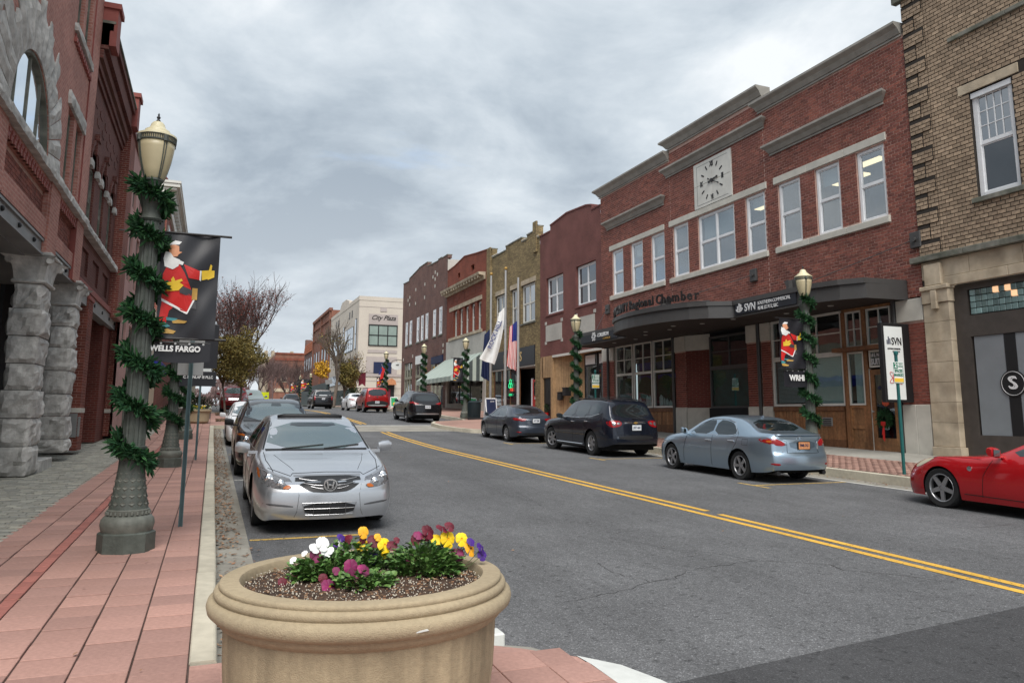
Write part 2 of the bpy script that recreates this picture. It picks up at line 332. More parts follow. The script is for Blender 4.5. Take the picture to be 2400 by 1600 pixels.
def asphalt(name, c, patch=.1, agg=.55, crackf=0.0):
    m = bpy.data.materials.new(name); m.use_nodes = True; nt = m.node_tree; b = nt.nodes['Principled BSDF']; b.inputs['Roughness'].default_value = .88; b.inputs['Specular IOR Level'].default_value = .3
    tc = N(nt, 'ShaderNodeTexCoord')
    def noise(scale, det, sv=(1, 1, 1)):
        mp = N(nt, 'ShaderNodeMapping'); mp.inputs['Scale'].default_value = sv; Lk(nt, tc, 'Object', mp, 0)
        n = N(nt, 'ShaderNodeTexNoise'); n.inputs['Scale'].default_value = scale; n.inputs['Detail'].default_value = det; Lk(nt, mp, 0, n, 0); return n.outputs[0]
    v1 = N(nt, 'ShaderNodeTexVoronoi'); v1.inputs['Scale'].default_value = 105; Lk(nt, tc, 'Object', v1, 0)
    cs = N(nt, 'ShaderNodeSeparateColor'); Lk(nt, v1, 'Color', cs, 0)
    a = ramp(nt, cs.outputs[0], [(0, 1 - agg * .55), (.7, 1.0), (.9, 1 + agg * .4), (1, 1 + agg * 1.9)])
    bv = ramp(nt, noise(.55, 7), [(.3, 1 - patch), (.7, 1 + patch)])
    cv = math_node(nt, 'MULTIPLY', ramp(nt, noise(5, 6, (1.6, .5, 1)), [(.3, .90), (.7, 1.08)]), ramp(nt, noise(1.0, 5, (.9, .035, 1)), [(.36, .86), (.62, 1.07)]))
    dv = ramp(nt, noise(16, 3, (1, 1, 1)), [(.30, .58), (.42, 1.0)])
    val = math_node(nt, 'MULTIPLY', math_node(nt, 'MULTIPLY', a, bv), math_node(nt, 'MULTIPLY', cv, dv))
    v = N(nt, 'ShaderNodeVectorMath', operation='SCALE'); v.inputs[0].default_value = c; nt.links.new(val, v.inputs['Scale']); Lk(nt, v, 0, b, 'Base Color')
    bp = N(nt, 'ShaderNodeBump'); bp.inputs['Strength'].default_value = .6; bp.inputs['Distance'].default_value = .006; Lk(nt, v1, 'Distance', bp, 'Height'); Lk(nt, bp, 0, b, 'Normal')
    return m
M['asphalt'] = asphalt('worn asphalt', (.117, .118, .121), .14, .55)
M['asphalt_new'] = asphalt('newer asphalt', (.058, .058, .060), .08, .4)
def paintmat(name, c, hide=.42):
    m = mat(name, c, .75, .12, 10, .14, 1.5); nt = m.node_tree; b = nt.nodes['Principled BSDF']
    tc = N(nt, 'ShaderNodeTexCoord'); n = N(nt, 'ShaderNodeTexNoise'); n.inputs['Scale'].default_value = 28; n.inputs['Detail'].default_value = 6; Lk(nt, tc, 'Object', n, 0)
    nt.links.new(ramp(nt, n.outputs[0], [(hide - .06, 0.0), (hide + .02, 1.0)]), b.inputs['Alpha']); return m
M['yellow'] = paintmat('worn yellow line', (.62, .36, .055), .36)
M['yellow2'] = paintmat('faded yellow line', (.50, .33, .09), .42)
def text(body, size, mat_, parent, origin, face, name='lettering', ext=.006, bold=0.0, sx=1.0, align='CENTER', shear=0.0, space=1.0):
    cu = bpy.data.curves.new(name, 'FONT'); cu.body = body; cu.size = size; cu.extrude = ext; cu.offset = bold; cu.align_x = align; cu.align_y = 'CENTER'
    cu.shear = shear; cu.space_character = space; cu.resolution_u = 3
    o = bpy.data.objects.new(name, cu); COL.objects.link(o); cu.materials.append(mat_)
    X, Z = {'-x': ((0, -1, 0), (-1, 0, 0)), '-y': ((1, 0, 0), (0, -1, 0)), '+x': ((0, 1, 0), (1, 0, 0))}[face] if isinstance(face, str) else face
    X = Vector(X).normalized(); Z = Vector(Z).normalized(); Y = Z.cross(X)
    off = OFF.get(parent) or Vector((0, 0, 0)); p = Vector(origin) - off
    m4 = Matrix(((X.x * sx, Y.x, Z.x, p.x), (X.y * sx, Y.y, Z.y, p.y), (X.z * sx, Y.z, Z.z, p.z), (0, 0, 0, 1)))
    me = bpy.data.meshes.new_from_object(o); bpy.data.objects.remove(o); bpy.data.curves.remove(cu)
    if not me.materials: me.materials.append(mat_)
    o = bpy.data.objects.new(name, me); COL.objects.link(o)
    if parent: o.parent = parent
    o.matrix_basis = m4
    return o
# ================================================================ ground, road, pavements
def frange(a, b, st):
    n = max(1, int(round((b - a) / st))); return [a + (b - a) * i / n for i in range(n + 1)]
def strip(name, x0, x1, y0, y1, lift, m, parent=None, st=2.0, kind='structure', xs=None, zx=None):
    b = MB(); Y = frange(y0, y1, st); xs = xs or [x0, x1]
    for a, c in zip(Y, Y[1:]):
        for p, q in zip(xs, xs[1:]):
            f = zx or (lambda x, y: lift)
            b.quad((p, a, zr(a) + f(p, a)), (q, a, zr(a) + f(q, a)), (q, c, zr(c) + f(q, c)), (p, c, zr(c) + f(p, c)))
    return b.obj(name, m, parent, kind=kind)
g = MB()
for a, c in zip(frange(-60, 420, 8), frange(-60, 420, 8)[1:]): g.quad((-420, a, zr(a) - .32), (420, a, zr(a) - .32), (420, c, zr(c) - .32), (-420, c, zr(c) - .32))
g.quad((-420, 420, 1.68), (420, 420, 1.68), (420, 1600, 1.68), (-420, 1600, 1.68))
g.obj('ground', M['concrete'], kind='structure')
road = strip('road', -.02, 13.8, 4.2, 300, 0, M['asphalt'], xs=[-.02, 3, 7, 10, 13.8])
b = MB()                                            # the near end of the road round the corner, and the newer cross street
X = frange(.1, 60, 2.0)
b.quad((1.9, 4.2, zr(4.2)), (2.4, 3.4, zr(3.4)), (13.8, 3.4, zr(3.4)), (13.8, 4.2, zr(4.2)))
b.quad((2.4, 3.4, zr(3.4)), (2.7, -12, zr(-12)), (13.8, -12, zr(-12)), (13.8, 3.4, zr(3.4)))
b.quad((13.8, -12, zr(-12)), (60, -12, zr(-12)), (60, 6.2, zr(6.2)), (13.8, 6.2, zr(6.2)))
b.obj('road', M['asphalt'], kind='structure')
b = MB(); E = lambda x: 4.33 + .135 * (x - 2.86)
xs = [2.72] + frange(2.86, 13.7, .45) + [30, 55]
for p, q in zip(xs, xs[1:]):
    ya = min(E(p), 6.0) + random.uniform(-.015, .015) if p > 2.8 else 4.28
    yb = min(E(q), 6.0)
    b.quad((p, -11, zr(-11) + .006), (q, -11, zr(-11) + .006), (q, yb, zr(yb) + .006), (p, min(E(p), 6.0), zr(min(E(p), 6.0)) + .006))
b.obj('asphalt_patch', M['asphalt_new'], kind='structure')
# thin tarred cracks in the asphalt
def crack(pts, w=.008):
    b = MB(); P = []
    for (x0, y0), (x1, y1) in zip(pts, pts[1:]):
        n = max(2, int(math.hypot(x1 - x0, y1 - y0) / .07))
        for i in range(n):
            t = i / n; P.append((x0 + (x1 - x0) * t + random.gauss(0, .014), y0 + (y1 - y0) * t + random.gauss(0, .014)))
    for i in range(len(P) - 1):
        (x0, y0), (x1, y1) = P[i], P[i + 1]; dx, dy = x1 - x0, y1 - y0; L = math.hypot(dx, dy) or 1; ww = w * random.uniform(.35, 1.0); nx, ny = -dy / L * ww / 2, dx / L * ww / 2
        b.quad((x0 - nx, y0 - ny, zr(y0) + .004), (x0 + nx, y0 + ny, zr(y0) + .004), (x1 + nx, y1 + ny, zr(y1) + .004), (x1 - nx, y1 - ny, zr(y1) + .004))
    b.obj('road_crack', M['canopy'], kind='structure')
crack([(2.95, 6.26), (3.74, 6.50), (4.06, 6.69), (4.37, 6.74), (4.68, 6.97), (5.08, 7.06), (5.72, 7.15), (6.07, 6.95), (6.34, 6.73), (6.28, 6.47), (6.69, 6.09), (6.9, 5.7)], .010)
crack([(5.72, 7.15), (5.5, 7.7), (5.1, 8.1), (5.0, 8.6), (4.6, 9.2)]); crack([(6.9, 5.7), (7.3, 5.9), (7.5, 6.3)]); crack([(4.06, 6.69), (3.9, 7.2), (4.0, 7.7)])
crack([(9.5, 8.2), (10.4, 8.0), (11.2, 8.1)]); crack([(5.2, 12), (5.5, 14), (5.3, 17)])
# markings
def line(name, x0, x1, y0, y1, m, label=None): return strip(name, x0, x1, y0, y1, .0045, m, st=1.0)
line('yellow_line', 7.14, 7.26, 4.93, 34.6, M['yellow']); line('yellow_line', 7.38, 7.50, 4.95, 10.15, M['yellow']); line('yellow_line', 7.40, 7.52, 10.5, 34.6, M['yellow'])
line('yellow_line', 7.2, 7.32, 40, 110, M['yellow']); line('yellow_line', 7.44, 7.56, 40, 110, M['yellow'])
for y in (6.4, 13.3, 20.3, 27.6): line('parking_line', 11.0, 13.2, y, y + .09, M['yellow2']); line('parking_line', 10.62, 10.71, y - .45, y + .55, M['yellow2']); line('parking_line', 10.71, 11.0, y, y + .09, M['yellow2'])
for y in (10.0, 17.0, 24.2): line('parking_line', .52, 1.9, y, y + .09, M['yellow2'] if y != 17.0 else M['linewhite'])
line('white_line', 13.15, 13.24, 7, 33, M['linewhite'])
strip('crosswalk', 1.6, 11.3, 34.9, 38.6, .006, M['gutter'], st=1); line('crosswalk_line', 1.6, 11.0, 38.75, 39.05, M['linewhite'])
# left kerb: cast lengths with open joints
def kerbrun(x0, x1, y0, y1, h, n=2.4, name='kerb'):
    r = thing(name, None, None, (x0, y0, zr(y0))); del_ = [k for k in ('label', 'category') if k in r]; r['kind'] = 'structure'
    y = y0
    while y < y1 - .1:
        e = min(y + n * random.uniform(.8, 1.15), y1); b = MB(); o = random.uniform(-.006, .006)
        c = .022
        prof = [(x0 + o, -.3), (x1 + o, -.3), (x1 + o, h - c), (x1 + o - c * .4, h - c * .3), (x1 + o - c, h), (x0 + o + .008, h), (x0 + o, h - .008)]
        n0 = len(b.v)
        for yy in (y + .006, e - .006): b.v += [(px_, yy, zr(yy) + z) for px_, z in prof]
        k = len(prof)
        for i in range(k): j = (i + 1) % k; b.f.append((n0 + i, n0 + j, n0 + k + j, n0 + k + i))
        b.f.append(tuple(range(n0 + k - 1, n0 - 1, -1))); b.f.append(tuple(range(n0 + k, n0 + 2 * k)))
        b.obj('kerb_stone', M['kerb'], r); y = e
    return r
kerbrun(-.035, .125, 5.22, 36.9, .15)
kerbrun(13.72, 13.90, 6.6, 33.0, .20, 3.0)
strip('gutter', .125, .50, 5.3, 37.0, .004, M['gutter'], st=1.5); strip('gutter', 13.24, 13.72, 6.6, 33.2, .004, M['gutter'], st=1.5)
# left pavement bed
SW = lambda x, y: .135 + .012 * max(0, -x)
strip('sidewalk', -6, -.035, -6, 60, .1, M['sand'], xs=[-6, -2.05, -.035], zx=SW)
strip('sidewalk', -7, -.5, 60, 240, .15, M['concrete'], st=4)
b = MB()                                            # corner apron by the planter
CA = [(.9, 5.2), (1.75, 5.12), (2.0, 4.93), (2.28, 4.66), (2.305, 4.3), (2.305, 3.0), (2.305, -6)]
for (x0, y0), (x1, y1) in zip(CA, CA[1:]): b.quad((-.035, y0, zr(y0) + .135), (x0, y0, zr(y0) + .11), (x1, y1, zr(y1) + .11), (-.035, y1, zr(y1) + .135))
b.quad((-.035, 5.2, zr(5.2) + .135), (.12, 5.22, zr(5.22) + .13), (.9, 5.2, zr(5.2) + .13), (.3, 5.0, zr(5) + .13))
b.obj('sidewalk', M['paver'], kind='structure')
pav = thing('sidewalk_paving', None, None, (0, 5, zr(5))); pav['kind'] = 'structure'
pm = {}
def pavmesh(w, l, h=.03, c=.003):
    k = (round(w, 3), round(l, 3))
    if k not in pm: me = MB().chbox(-w / 2, w / 2, -l / 2, l / 2, -h, 0, c).mesh('paver'); pm[k] = me
    return pm[k]
def lay(cells, nm, m, parent, cap=300, zf=None, jit=.0035):
    """cells: (x, y, w, l) flat pavers; the ones that show largest become parts of their own, the rest one part"""
    S_ = []
    for c in cells:
        p = px((c[0], c[1], zr(c[1]) + .15))
        vis = p and -60 < p[0] < 2460 and -60 < p[1] < 1680
        S_.append((-(1 / p[2] ** 2) if vis else 1, c))
    S_.sort(key=lambda q: q[0]); rest = MB()
    for i, (s, (x, y, w, l)) in enumerate(S_):
        sl = (zr(y + .2) - zr(y - .2)) / .4; z = zr(y) + zf(x, y) + random.uniform(-jit, jit)
        if i < cap and s < 0:
            me = pavmesh(w, l)
            if not me.materials: me.materials.append(m)
            link_mesh(nm, me, parent, (x, y, z), (math.atan(sl) + random.gauss(0, .0022), random.gauss(0, .0022), 0))
        else:
            n = len(rest.v); t = MB().chbox(-w / 2, w / 2, -l / 2, l / 2, -.03, 0, .003)
            rest.v += [(x + a, y + b_, z + c_ + sl * b_) for a, b_, c_ in t.v]; rest.f += [tuple(q + n for q in f) for f in t.f]
    if rest.v: rest.obj(nm, m, parent, kind='stuff')
cells = []; ZP = lambda x, y: SW(x, y) + .014
for ci in range(4):
    x = -.20 - .315 * ci; y = 2.6 + random.random() * .3
    while y < 42:
        w = .304; l = .302
        if not ((x - .78) ** 2 + (y - 4.09) ** 2 < .3): cells.append((x, y, w, l))
        y += .3125
for ci in range(2):
    x = -1.57 - .315 * ci; y = 5.5 + random.random() * .3
    while y < 42: cells.append((x, y, .304, .302)); y += .3125
cellsC = []
y = 2.5
while y < 5.2:                                      # pavers round the corner, bounded by the kerb curve
    xe = next((x0 + (x1 - x0) * (y - y0) / (y1 - y0) for (x0, y0), (x1, y1) in zip(CA, CA[1:]) if y0 >= y >= y1), 1.6)
    x = .13 + .155
    if y < 5.05:
        while x < xe - .05:
            w = min(.307, 2 * (xe - .02 - (x - .1535)) / 2); w = min(.307, xe - .012 - (x - .1535))
            if w > .07: cellsC.append((x - .1535 + w / 2, y, w, .305))
            x += .315
    y += .3125
lay(cellsC, 'paver', M['paver'], pav, 60, lambda x, y: .132 - .006 * max(0, x))
lay(cells, 'paver', M['paver'], pav, 240, ZP)
cells = []; y = 5.6
while y < 40: cells.append((-1.357, y, .098, .195)); y += .203
lay(cells, 'paver_brick', M['paver_sm'], pav, 90, ZP)
cells = []; y = 7.5
while y < 34:
    x = -2.055 + (0.06 if int(y / .115) % 2 else 0)
    while x > -5.4:
        w = random.choice((.19, .21, .14)); cells.append((x - w / 2, y, w - .008, .107)); x -= w
    y += .115
lay(cells, 'cobble', M['cobble'], pav, 300, lambda x, y: SW(x, y) + .016, .004)
# pale corner kerb
b = MB(); KI = [(1.70, 5.17), (1.9, 5.06)]; arcI = [(2.28, 4.68), (2.30, 4.5), (2.30, 4.1), (2.30, 3.5), (2.30, 2.5), (2.3, -6)]; arcO = [(2.36, 4.76), (2.53, 4.54), (2.63, 4.23), (2.67, 3.95), (2.68, 2.5), (2.68, -6)]
for (p, q), (r, s) in zip(zip(arcI, arcI[1:]), zip(arcO, arcO[1:])):
    h = .072; b.quad((*p, zr(p[1]) + .112), (*r, zr(r[1]) + h), (*s, zr(s[1]) + h), (*q, zr(q[1]) + .112)); b.quad((*r, zr(r[1]) + h), (*r, zr(r[1]) - .1), (*s, zr(s[1]) - .1), (*s, zr(s[1]) + h))
p, r = arcI[0], arcO[0]; b.quad((*p, zr(p[1]) + .112), (*p, zr(p[1]) - .1), (*r, zr(r[1]) - .1), (*r, zr(r[1]) + .072))
b.obj('kerb', M['kerbwhite'], kind='structure')
b = MB(); R_ = [(.9, 5.18), (1.7, 5.13), (1.97, 4.95), (2.28, 4.66)]; Q_ = [(.9, 5.5), (1.8, 5.5), (2.2, 5.25), (2.43, 4.83)]
for (p, q), (r, s) in zip(zip(R_, R_[1:]), zip(Q_, Q_[1:])): b.quad((*p, zr(p[1]) + .108), (*r, zr(r[1]) + .006), (*s, zr(s[1]) + .006), (*q, zr(q[1]) + .108))
b.obj('ramp', M['gutter'], kind='structure')
MB().chbox(1.05, 1.98, 5.17, 5.32, zr(5.2) - .1, zr(5.2) + .142, .012).obj('kerb', M['kerbwhite'], kind='structure')
# left bulb with planting bed beyond the parked cars
strip('sidewalk', -.035, 2.9, 37.0, 49, .15, M['paver'], st=1.0)
MB().box(-.035, 2.9, 36.88, 37.05, zr(37) - .3, zr(37) + .155).obj('kerb', M['kerb'], kind='structure')
MB().box(2.9, 3.05, 36.88, 49, zr(37) - .3, zr(37) + .15).obj('kerb', M['kerb'], kind='structure')
strip('leaf_bed', .2, 2.4, 39.6, 42.0, .162, M['bedding'], st=1); strip('leaf_bed', .2, 2.4, 45.6, 48.6, .162, M['bedding'], st=1)
MB().box(-.035, 3.05, 49, 49.16, zr(49) - .3, zr(49) + .2).obj('kerb', M['kerb'], kind='structure')
# right pavement, rising to the shop fronts
ZR_ = lambda x, y: .19 + .075 * (x - 13.9)
strip('sidewalk', 13.9, 17.3, -6, 33.4, .2, M['sand'], xs=[13.9, 17.3], zx=ZR_)
strip('sidewalk', 15.75, 17.3, -6, 33.4, .2, M['concrete'], xs=[15.75, 17.3], zx=lambda x, y: ZR_(x, y) + .006)
cells = []; y = 8.5
while y < 33.0:
    x = 13.93 + (.1 if int(round(y / .105)) % 2 else 0)
    while x < 15.66: cells.append((x + .1, y, .195, .098)); x += .205
    y += .105
lay(cells, 'brick_paver', M['brickpave'], pav, 0, lambda x, y: ZR_(x, y) + .015)
# right bulb at the crossing
BO = [(13.72, 33.0), (12.9, 33.05), (12.1, 33.25), (11.2, 33.9), (10.75, 35.0), (10.5, 36.6), (10.55, 38.4), (11.0, 39.6), (12.0, 40.3), (13.2, 41.2), (13.4, 43), (13.4, 98)]
b = MB(); kb = MB()
for (x0, y0), (x1, y1) in zip(BO, BO[1:]):
    n = max(1, int(abs(y1 - y0) / 4))
    for i in range(n):
        xa, ya, xb, yb = [u + (v - u) * t for t in (i / n, (i + 1) / n) for u, v in ((x0, x1), (y0, y1))]
        b.quad((xa + .15, ya, zr(ya) + .17), (17.3, ya, zr(ya) + .36), (17.3, yb, zr(yb) + .36), (xb + .15, yb, zr(yb) + .17))
        for (u0, u1, w0, w1) in ((0, 0, -.2, .17), (0, .16, .17, .175)): kb.quad((xa + u0, ya, zr(ya) + w0), (xb + u0, yb, zr(yb) + w0), (xb + u1, yb, zr(yb) + w1), (xa + u1, ya, zr(ya) + w1))
b.obj('sidewalk', M['brickpave'], kind='structure'); kb.obj('kerb', M['kerb'], kind='structure')
MB().box(12.3, 13.1, 33.02, 33.09, zr(33) - .05, zr(33) + .11).obj('storm_drain', M['black'], kind='structure')
strip('sidewalk', 13.4, 40, 98, 240, .15, M['concrete'], st=4); strip('sidewalk', 17.3, 30, 33, 98, .3, M['concrete'], st=4)
# leaf litter in the gutters and beds
def litter(n, x0, x1, y0, y1, lift, s0=.035, dens=None, name='leaf_litter'):
    b = MB()
    for i in range(n):
        y = random.uniform(y0, y1); t = random.random(); x = x0 + (x1 - x0) * (t if dens is None else t ** dens)
        s = random.uniform(.5, 1.2) * s0; a = random.random() * PI; z = zr(y) + lift + random.uniform(.003, .02)
        u = Vector((math.cos(a), math.sin(a), random.uniform(-.35, .35))) * s; w = Vector((-math.sin(a), math.cos(a), random.uniform(-.35, .35))) * s * .6; c = Vector((x, y, z))
        b.quad(c - u, c + w * .9, c + u, c - w * .9)
    b.obj(name, M['litter'], kind='stuff')
litter(2600, .13, .42, 9.5, 37, .008, .03, 1.5); litter(160, .13, .6, 5.4, 9.5, .008, .028, 1.6); litter(900, .2, 2.4, 39.6, 42, .165, .05); litter(900, .2, 2.4, 45.6, 48.6, .165, .06)
litter(700, 13.3, 13.72, 7, 33, .008, .03, .6); litter(250, 13, 13.4, 44, 70, .01, .06); litter(40, -2, -.1, 5, 30, .16, .02); litter(50, 1.5, 12, 8, 30, .006, .02)
# ================================================================ buildings on the right (facades in the plane X = 17.2, facing -X)
XR = 17.2
def wall(b, X, y0, y1, z0, z1, holes=(), depth=.14, sg=1):
    """one wall face at X with openings (ya, yb, za, zb) and their reveals, going inward by depth"""
    Y = sorted({y0, y1, *[min(max(q, y0), y1) for h in holes for q in h[:2]]}); Z = sorted({z0, z1, *[min(max(q, z0), z1) for h in holes for q in h[2:4]]})
    for a, c in zip(Y, Y[1:]):
        for p, q in zip(Z, Z[1:]):
            my, mz = (a + c) / 2, (p + q) / 2
            if any(h[0] < my < h[1] and h[2] < mz < h[3] for h in holes): continue
            b.quad((X, a, p), (X, c, p), (X, c, q), (X, a, q))
    for ya, yb, za, zb in [h[:4] for h in holes]:
        D = X + sg * depth
        b.quad((X, ya, za), (D, ya, za), (D, ya, zb), (X, ya, zb)); b.quad((X, yb, za), (D, yb, za), (D, yb, zb), (X, yb, zb))
        b.quad((X, ya, zb), (D, ya, zb), (D, yb, zb), (X, yb, zb)); b.quad((X, ya, za), (D, ya, za), (D, yb, za), (X, yb, za))
    return b
def lay_bricks(X, y0, y1, z0, z1, holes, bl, bh, parent, m, cap=300, sg=1, proud=.009, joint=.011, top=None, half=True, name='brick', mesh_cache={}):
    out = []; row = 0; z = z0
    while z + bh <= z1 + .001:
        iv = [(y0, y1)]; zc = z + bh / 2
        if top:
            iv = [(max(a, y0), min(c, y1)) for a, c, f in top if z + bh <= f + .001 and min(c, y1) > max(a, y0)]
        for h in holes:
            if h[2] - .02 < zc < h[3] + .02:
                nv = []
                for a, c in iv:
                    if h[1] <= a or h[0] >= c: nv.append((a, c)); continue
                    if h[0] > a: nv.append((a, h[0]))
                    if h[1] < c: nv.append((h[1], c))
                iv = nv
        for a, c in iv:
            st = math.floor((a - y0) / bl) * bl + y0 - (bl / 2 if row % 2 else 0); y = st
            while y < c:
                p, q = max(y, a), min(y + bl, c)
                if q - p > .035: out.append((p, q - joint, z, z + bh - joint, abs(q - p - bl) < .002))
                y += bl
        z += bh; row += 1
    sc = []
    for k, (p, q, za, zb, full) in enumerate(out):
        P = px((X, (p + q) / 2, (za + zb) / 2))
        ok = P and -40 < P[0] < 2440 and -40 < P[1] < 1640 and full
        sc.append((1 / P[2] * (1 / P[2]) if ok else 0, k))
    sc.sort(reverse=True); keep = {k for s, k in sc[:cap] if s > 0}
    rest = MB(); me = None
    for k, (p, q, za, zb, full) in enumerate(out):
        j = random.uniform(-.0025, .003)
        if k in keep:
            if me is None:
                w, h = (q - p) / 2, (zb - za) / 2; me = MB().box(-proud if sg > 0 else -.02, .02 if sg > 0 else proud, -w, w, -h, h).mesh('brick'); me.materials.append(m)
            link_mesh(name, me, parent, (X - j * sg, (p + q) / 2, (za + zb) / 2), (random.gauss(0, .006), random.gauss(0, .01), random.gauss(0, .006)))
        else:
            xf = X - sg * (proud + j); n = len(rest.v)
            rest.v += [(xf, p, za), (xf, q, za), (xf, q, zb), (xf, p, zb), (X + sg * .004, p, za), (X + sg * .004, q, za), (X + sg * .004, q, zb), (X + sg * .004, p, zb)]
            rest.f += [tuple(n + t for t in f) for f in ((0, 1, 2, 3), (0, 4, 5, 1), (1, 5, 6, 2), (2, 6, 7, 3), (3, 7, 4, 0))]
    if rest.v: rest.obj(name, m, parent, kind='stuff')
def sash(parent, X, y0, y1, z0, z1, sg=1, fw=.085, inset=.07, lights=1, split=.5, pane='pane', frame='white', munt=None, mid=True, name='window'):
    """double hung window: frame (part) with its panes (sub-parts)"""
    b = MB(); xa, xb = X + sg * (inset - .035), X + sg * (inset + .07)
    b.box(xa, xb, y0, y0 + fw, z0, z1); b.box(xa, xb, y1 - fw, y1, z0, z1); b.box(xa, xb, y0 + fw, y1 - fw, z1 - fw * 1.05, z1); b.box(xa - sg * .012, xb, y0 + fw, y1 - fw, z0, z0 + fw * .9)
    w = (y1 - y0 - 2 * fw); zm = z0 + (z1 - z0) * split; P = []; mb = fw * .95
    for i in range(1, lights): yc = y0 + fw + w * i / lights; b.box(xa + sg * .004, xb, yc - mb / 2, yc + mb / 2, z0 + fw * .9, z1 - fw * 1.05)
    if mid: b.box(xa + sg * .02, xb - sg * .004, y0 + fw, y1 - fw, zm - .026, zm + .03)
    for i in range(lights):
        ya = y0 + fw + w * i / lights + (mb / 2 if i else 0); yb = y0 + fw + w * (i + 1) / lights - (mb / 2 if i < lights - 1 else 0)
        s = .034                                     # sash stiles
        for k, (za, zb) in enumerate(((z0 + fw * .9, zm - .026), (zm + .03, z1 - fw * 1.05)) if mid else ((z0 + fw * .9, z1 - fw * 1.05),)):
            xs = xa + sg * (.045 if k == 0 and mid else .025)
            for q in ((ya, ya + s, za, zb), (yb - s, yb, za, zb), (ya + s, yb - s, za, za + s * 1.2), (ya + s, yb - s, zb - s, zb)): b.box(xs, xs + sg * .03, *q)
            P.append((xs + sg * .016, ya + s, yb - s, za + s * 1.2, zb - s, k))
    if munt:
        for (xp, a, c, p, q, k) in P:
            nx, nz = munt[k]
            for i in range(1, nx): t = a + (c - a) * i / nx; b.box(xp - sg * .02, xp + sg * .012, t - .011, t + .011, p, q)
            for i in range(1, nz): t = p + (q - p) * i / nz; b.box(xp - sg * .018, xp + sg * .012, a, c, t - .011, t + .011)
    o = b.obj(name, M[frame], parent)
    for (xp, a, c, p, q, k) in P:
        pk = pane[k] if isinstance(pane, (tuple, list)) else pane
        if pk == 'pane': pk = random.choice(('pane', 'paneb', 'pane2'))
        MB().box(xp, xp + sg * .006, a, c, p, q).obj('pane', M[pk], o)
    return o
def stonerun(name, m, parent, X, xo, y0, y1, z0, z1, n=3, sg=1, c=.012):
    L = (y1 - y0) / n
    for i in range(n):
        a, c_ = y0 + L * i + (.003 if i else 0), y0 + L * (i + 1) - (.003 if i < n - 1 else 0)
        MB().chbox(X - sg * xo, X + sg * .05, a, c_, z0, z1, c).obj(name, m, parent)
def prism_xz(poly, y0, y1):
    b = MB(); n = len(poly); b.v = [(x, y0, z) for x, z in poly] + [(x, y1, z) for x, z in poly]
    b.f = [tuple(range(n)), tuple(range(2 * n - 1, n - 1, -1))] + [(i, n + i, n + (i + 1) % n, (i + 1) % n) for i in range(n)]
    return b
# ---------------------------------------------------------------- red brick office with the clock
B = thing('brick_building', 'long two storey red brick building with a square clock panel and stepped grey cornices', 'building', (XR, 14.4, -1.0))
UP = [(30.03, 31.04), (28.31, 29.33), (26.57, 27.62), (24.85, 25.92), (21.97, 24.2), (20.31, 21.34), (18.62, 19.66), (16.96, 17.97), (15.31, 16.32)]
holes = [(a, c, 5.5, 7.62) for a, c in UP]
wl = MB(); wall(wl, XR, 14.4, 32.15, 3.08, 10.42, holes)
for y0, y1, z1 in ((14.4, 20.25, 10.45), (20.25, 26.08, 10.95), (26.08, 32.15, 10.5)): wl.box(XR + .001, XR + .35, y0, y1, 10.0, z1)
wl.quad((XR, 20.25, 10.42), (XR, 26.08, 10.42), (XR, 26.08, 10.95), (XR, 20.25, 10.95))
wl.obj('wall', M['mortar_red'], B)
MB().box(XR + 5, XR + 14, 14.45, 32.1, -1.2, 10.0).obj('rear_wall', MB_RED, B); MB().box(XR + .05, XR + 5, 14.42, 32.12, 9.0, 9.99).obj('roof', M['roof'], B); MB().box(XR + .2, XR + 5, 14.42, 32.12, 4.4, 4.6).obj('upper_floor', M['wood_dk'], B); MB().box(XR + 4.6, XR + 4.7, 14.5, 32.1, 4.6, 9.0).obj('upper_room_wall', M['stucco'], B)
for y in (14.42, 20.2, 26.2, 32.05): MB().box(XR + .2, XR + 4.7, y, y + .06, 4.6, 9.0).obj('partition', M['stucco'], B)
for y, x in ((15.6, 1.2), (17.6, 1.6), (19, 2.4), (22.6, 2)): MB().box(XR + x, XR + x + .3, y - .7, y + .7, 7.9, 7.96).obj('ceiling_lamp', M['panewarm'], B)
hb = holes + [(21.99, 24.32, 7.9, 9.72), (14.4, 20.3, 10.44, 12)] + [(a, c, 7.66, 7.9) for a, c in ((26.55, 31.3), (20.19, 26.19), (15.21, 19.84))] + [(a, c, 5.3, 5.5) for a, c in ((26.56, 31.24), (20.22, 26.17), (15.23, 19.83))]
lay_bricks(XR, 14.4, 32.15, 3.12, 10.9, hb, .222, .0905, B, M['brick_red'], 300, joint=.0155, proud=.006, top=[(14.4, 20.25, 10.42), (20.25, 26.08, 10.92), (26.08, 32.15, 10.48)])
CP = lambda z0, z1, d, t=.07: [(-.03, z0), (.05, z0), (.05, z0 + .05), (.02, z0 + .055), (.02, z0 + .075), (.06, z0 + .08), (d * .55, (z0 + z1) / 2 + .03), (d - .02, z1 - t - .02), (d, z1 - t), (d, z1), (-.35, z1), (-.35, z0 + .1), (-.03, z0 + .1)]
def cornice_run(y0, y1, z0, z1, d, n, e0=.22, e1=.22):
    P = CP(z0, z1, d); L = (y1 - y0) / n
    for i in range(n):
        a, c = y0 + L * i, y1 if i == n - 1 else y0 + L * (i + 1) - .004
        b = MB(); k = len(P)
        def flare(u, z, s): return s * max(0, u) * 1.0
        b.v = [(XR - u, a - (flare(u, z, 1) * (e0 / d) if i == 0 else 0), z) for u, z in P] + [(XR - u, c + (flare(u, z, 1) * (e1 / d) if i == n - 1 else 0), z) for u, z in P]
        b.f = [tuple(range(k)), tuple(range(2 * k - 1, k - 1, -1))] + [(j, k + j, k + (j + 1) % k, (j + 1) % k) for j in range(k)]
        b.obj('cornice_stone', M['cornice'], B)
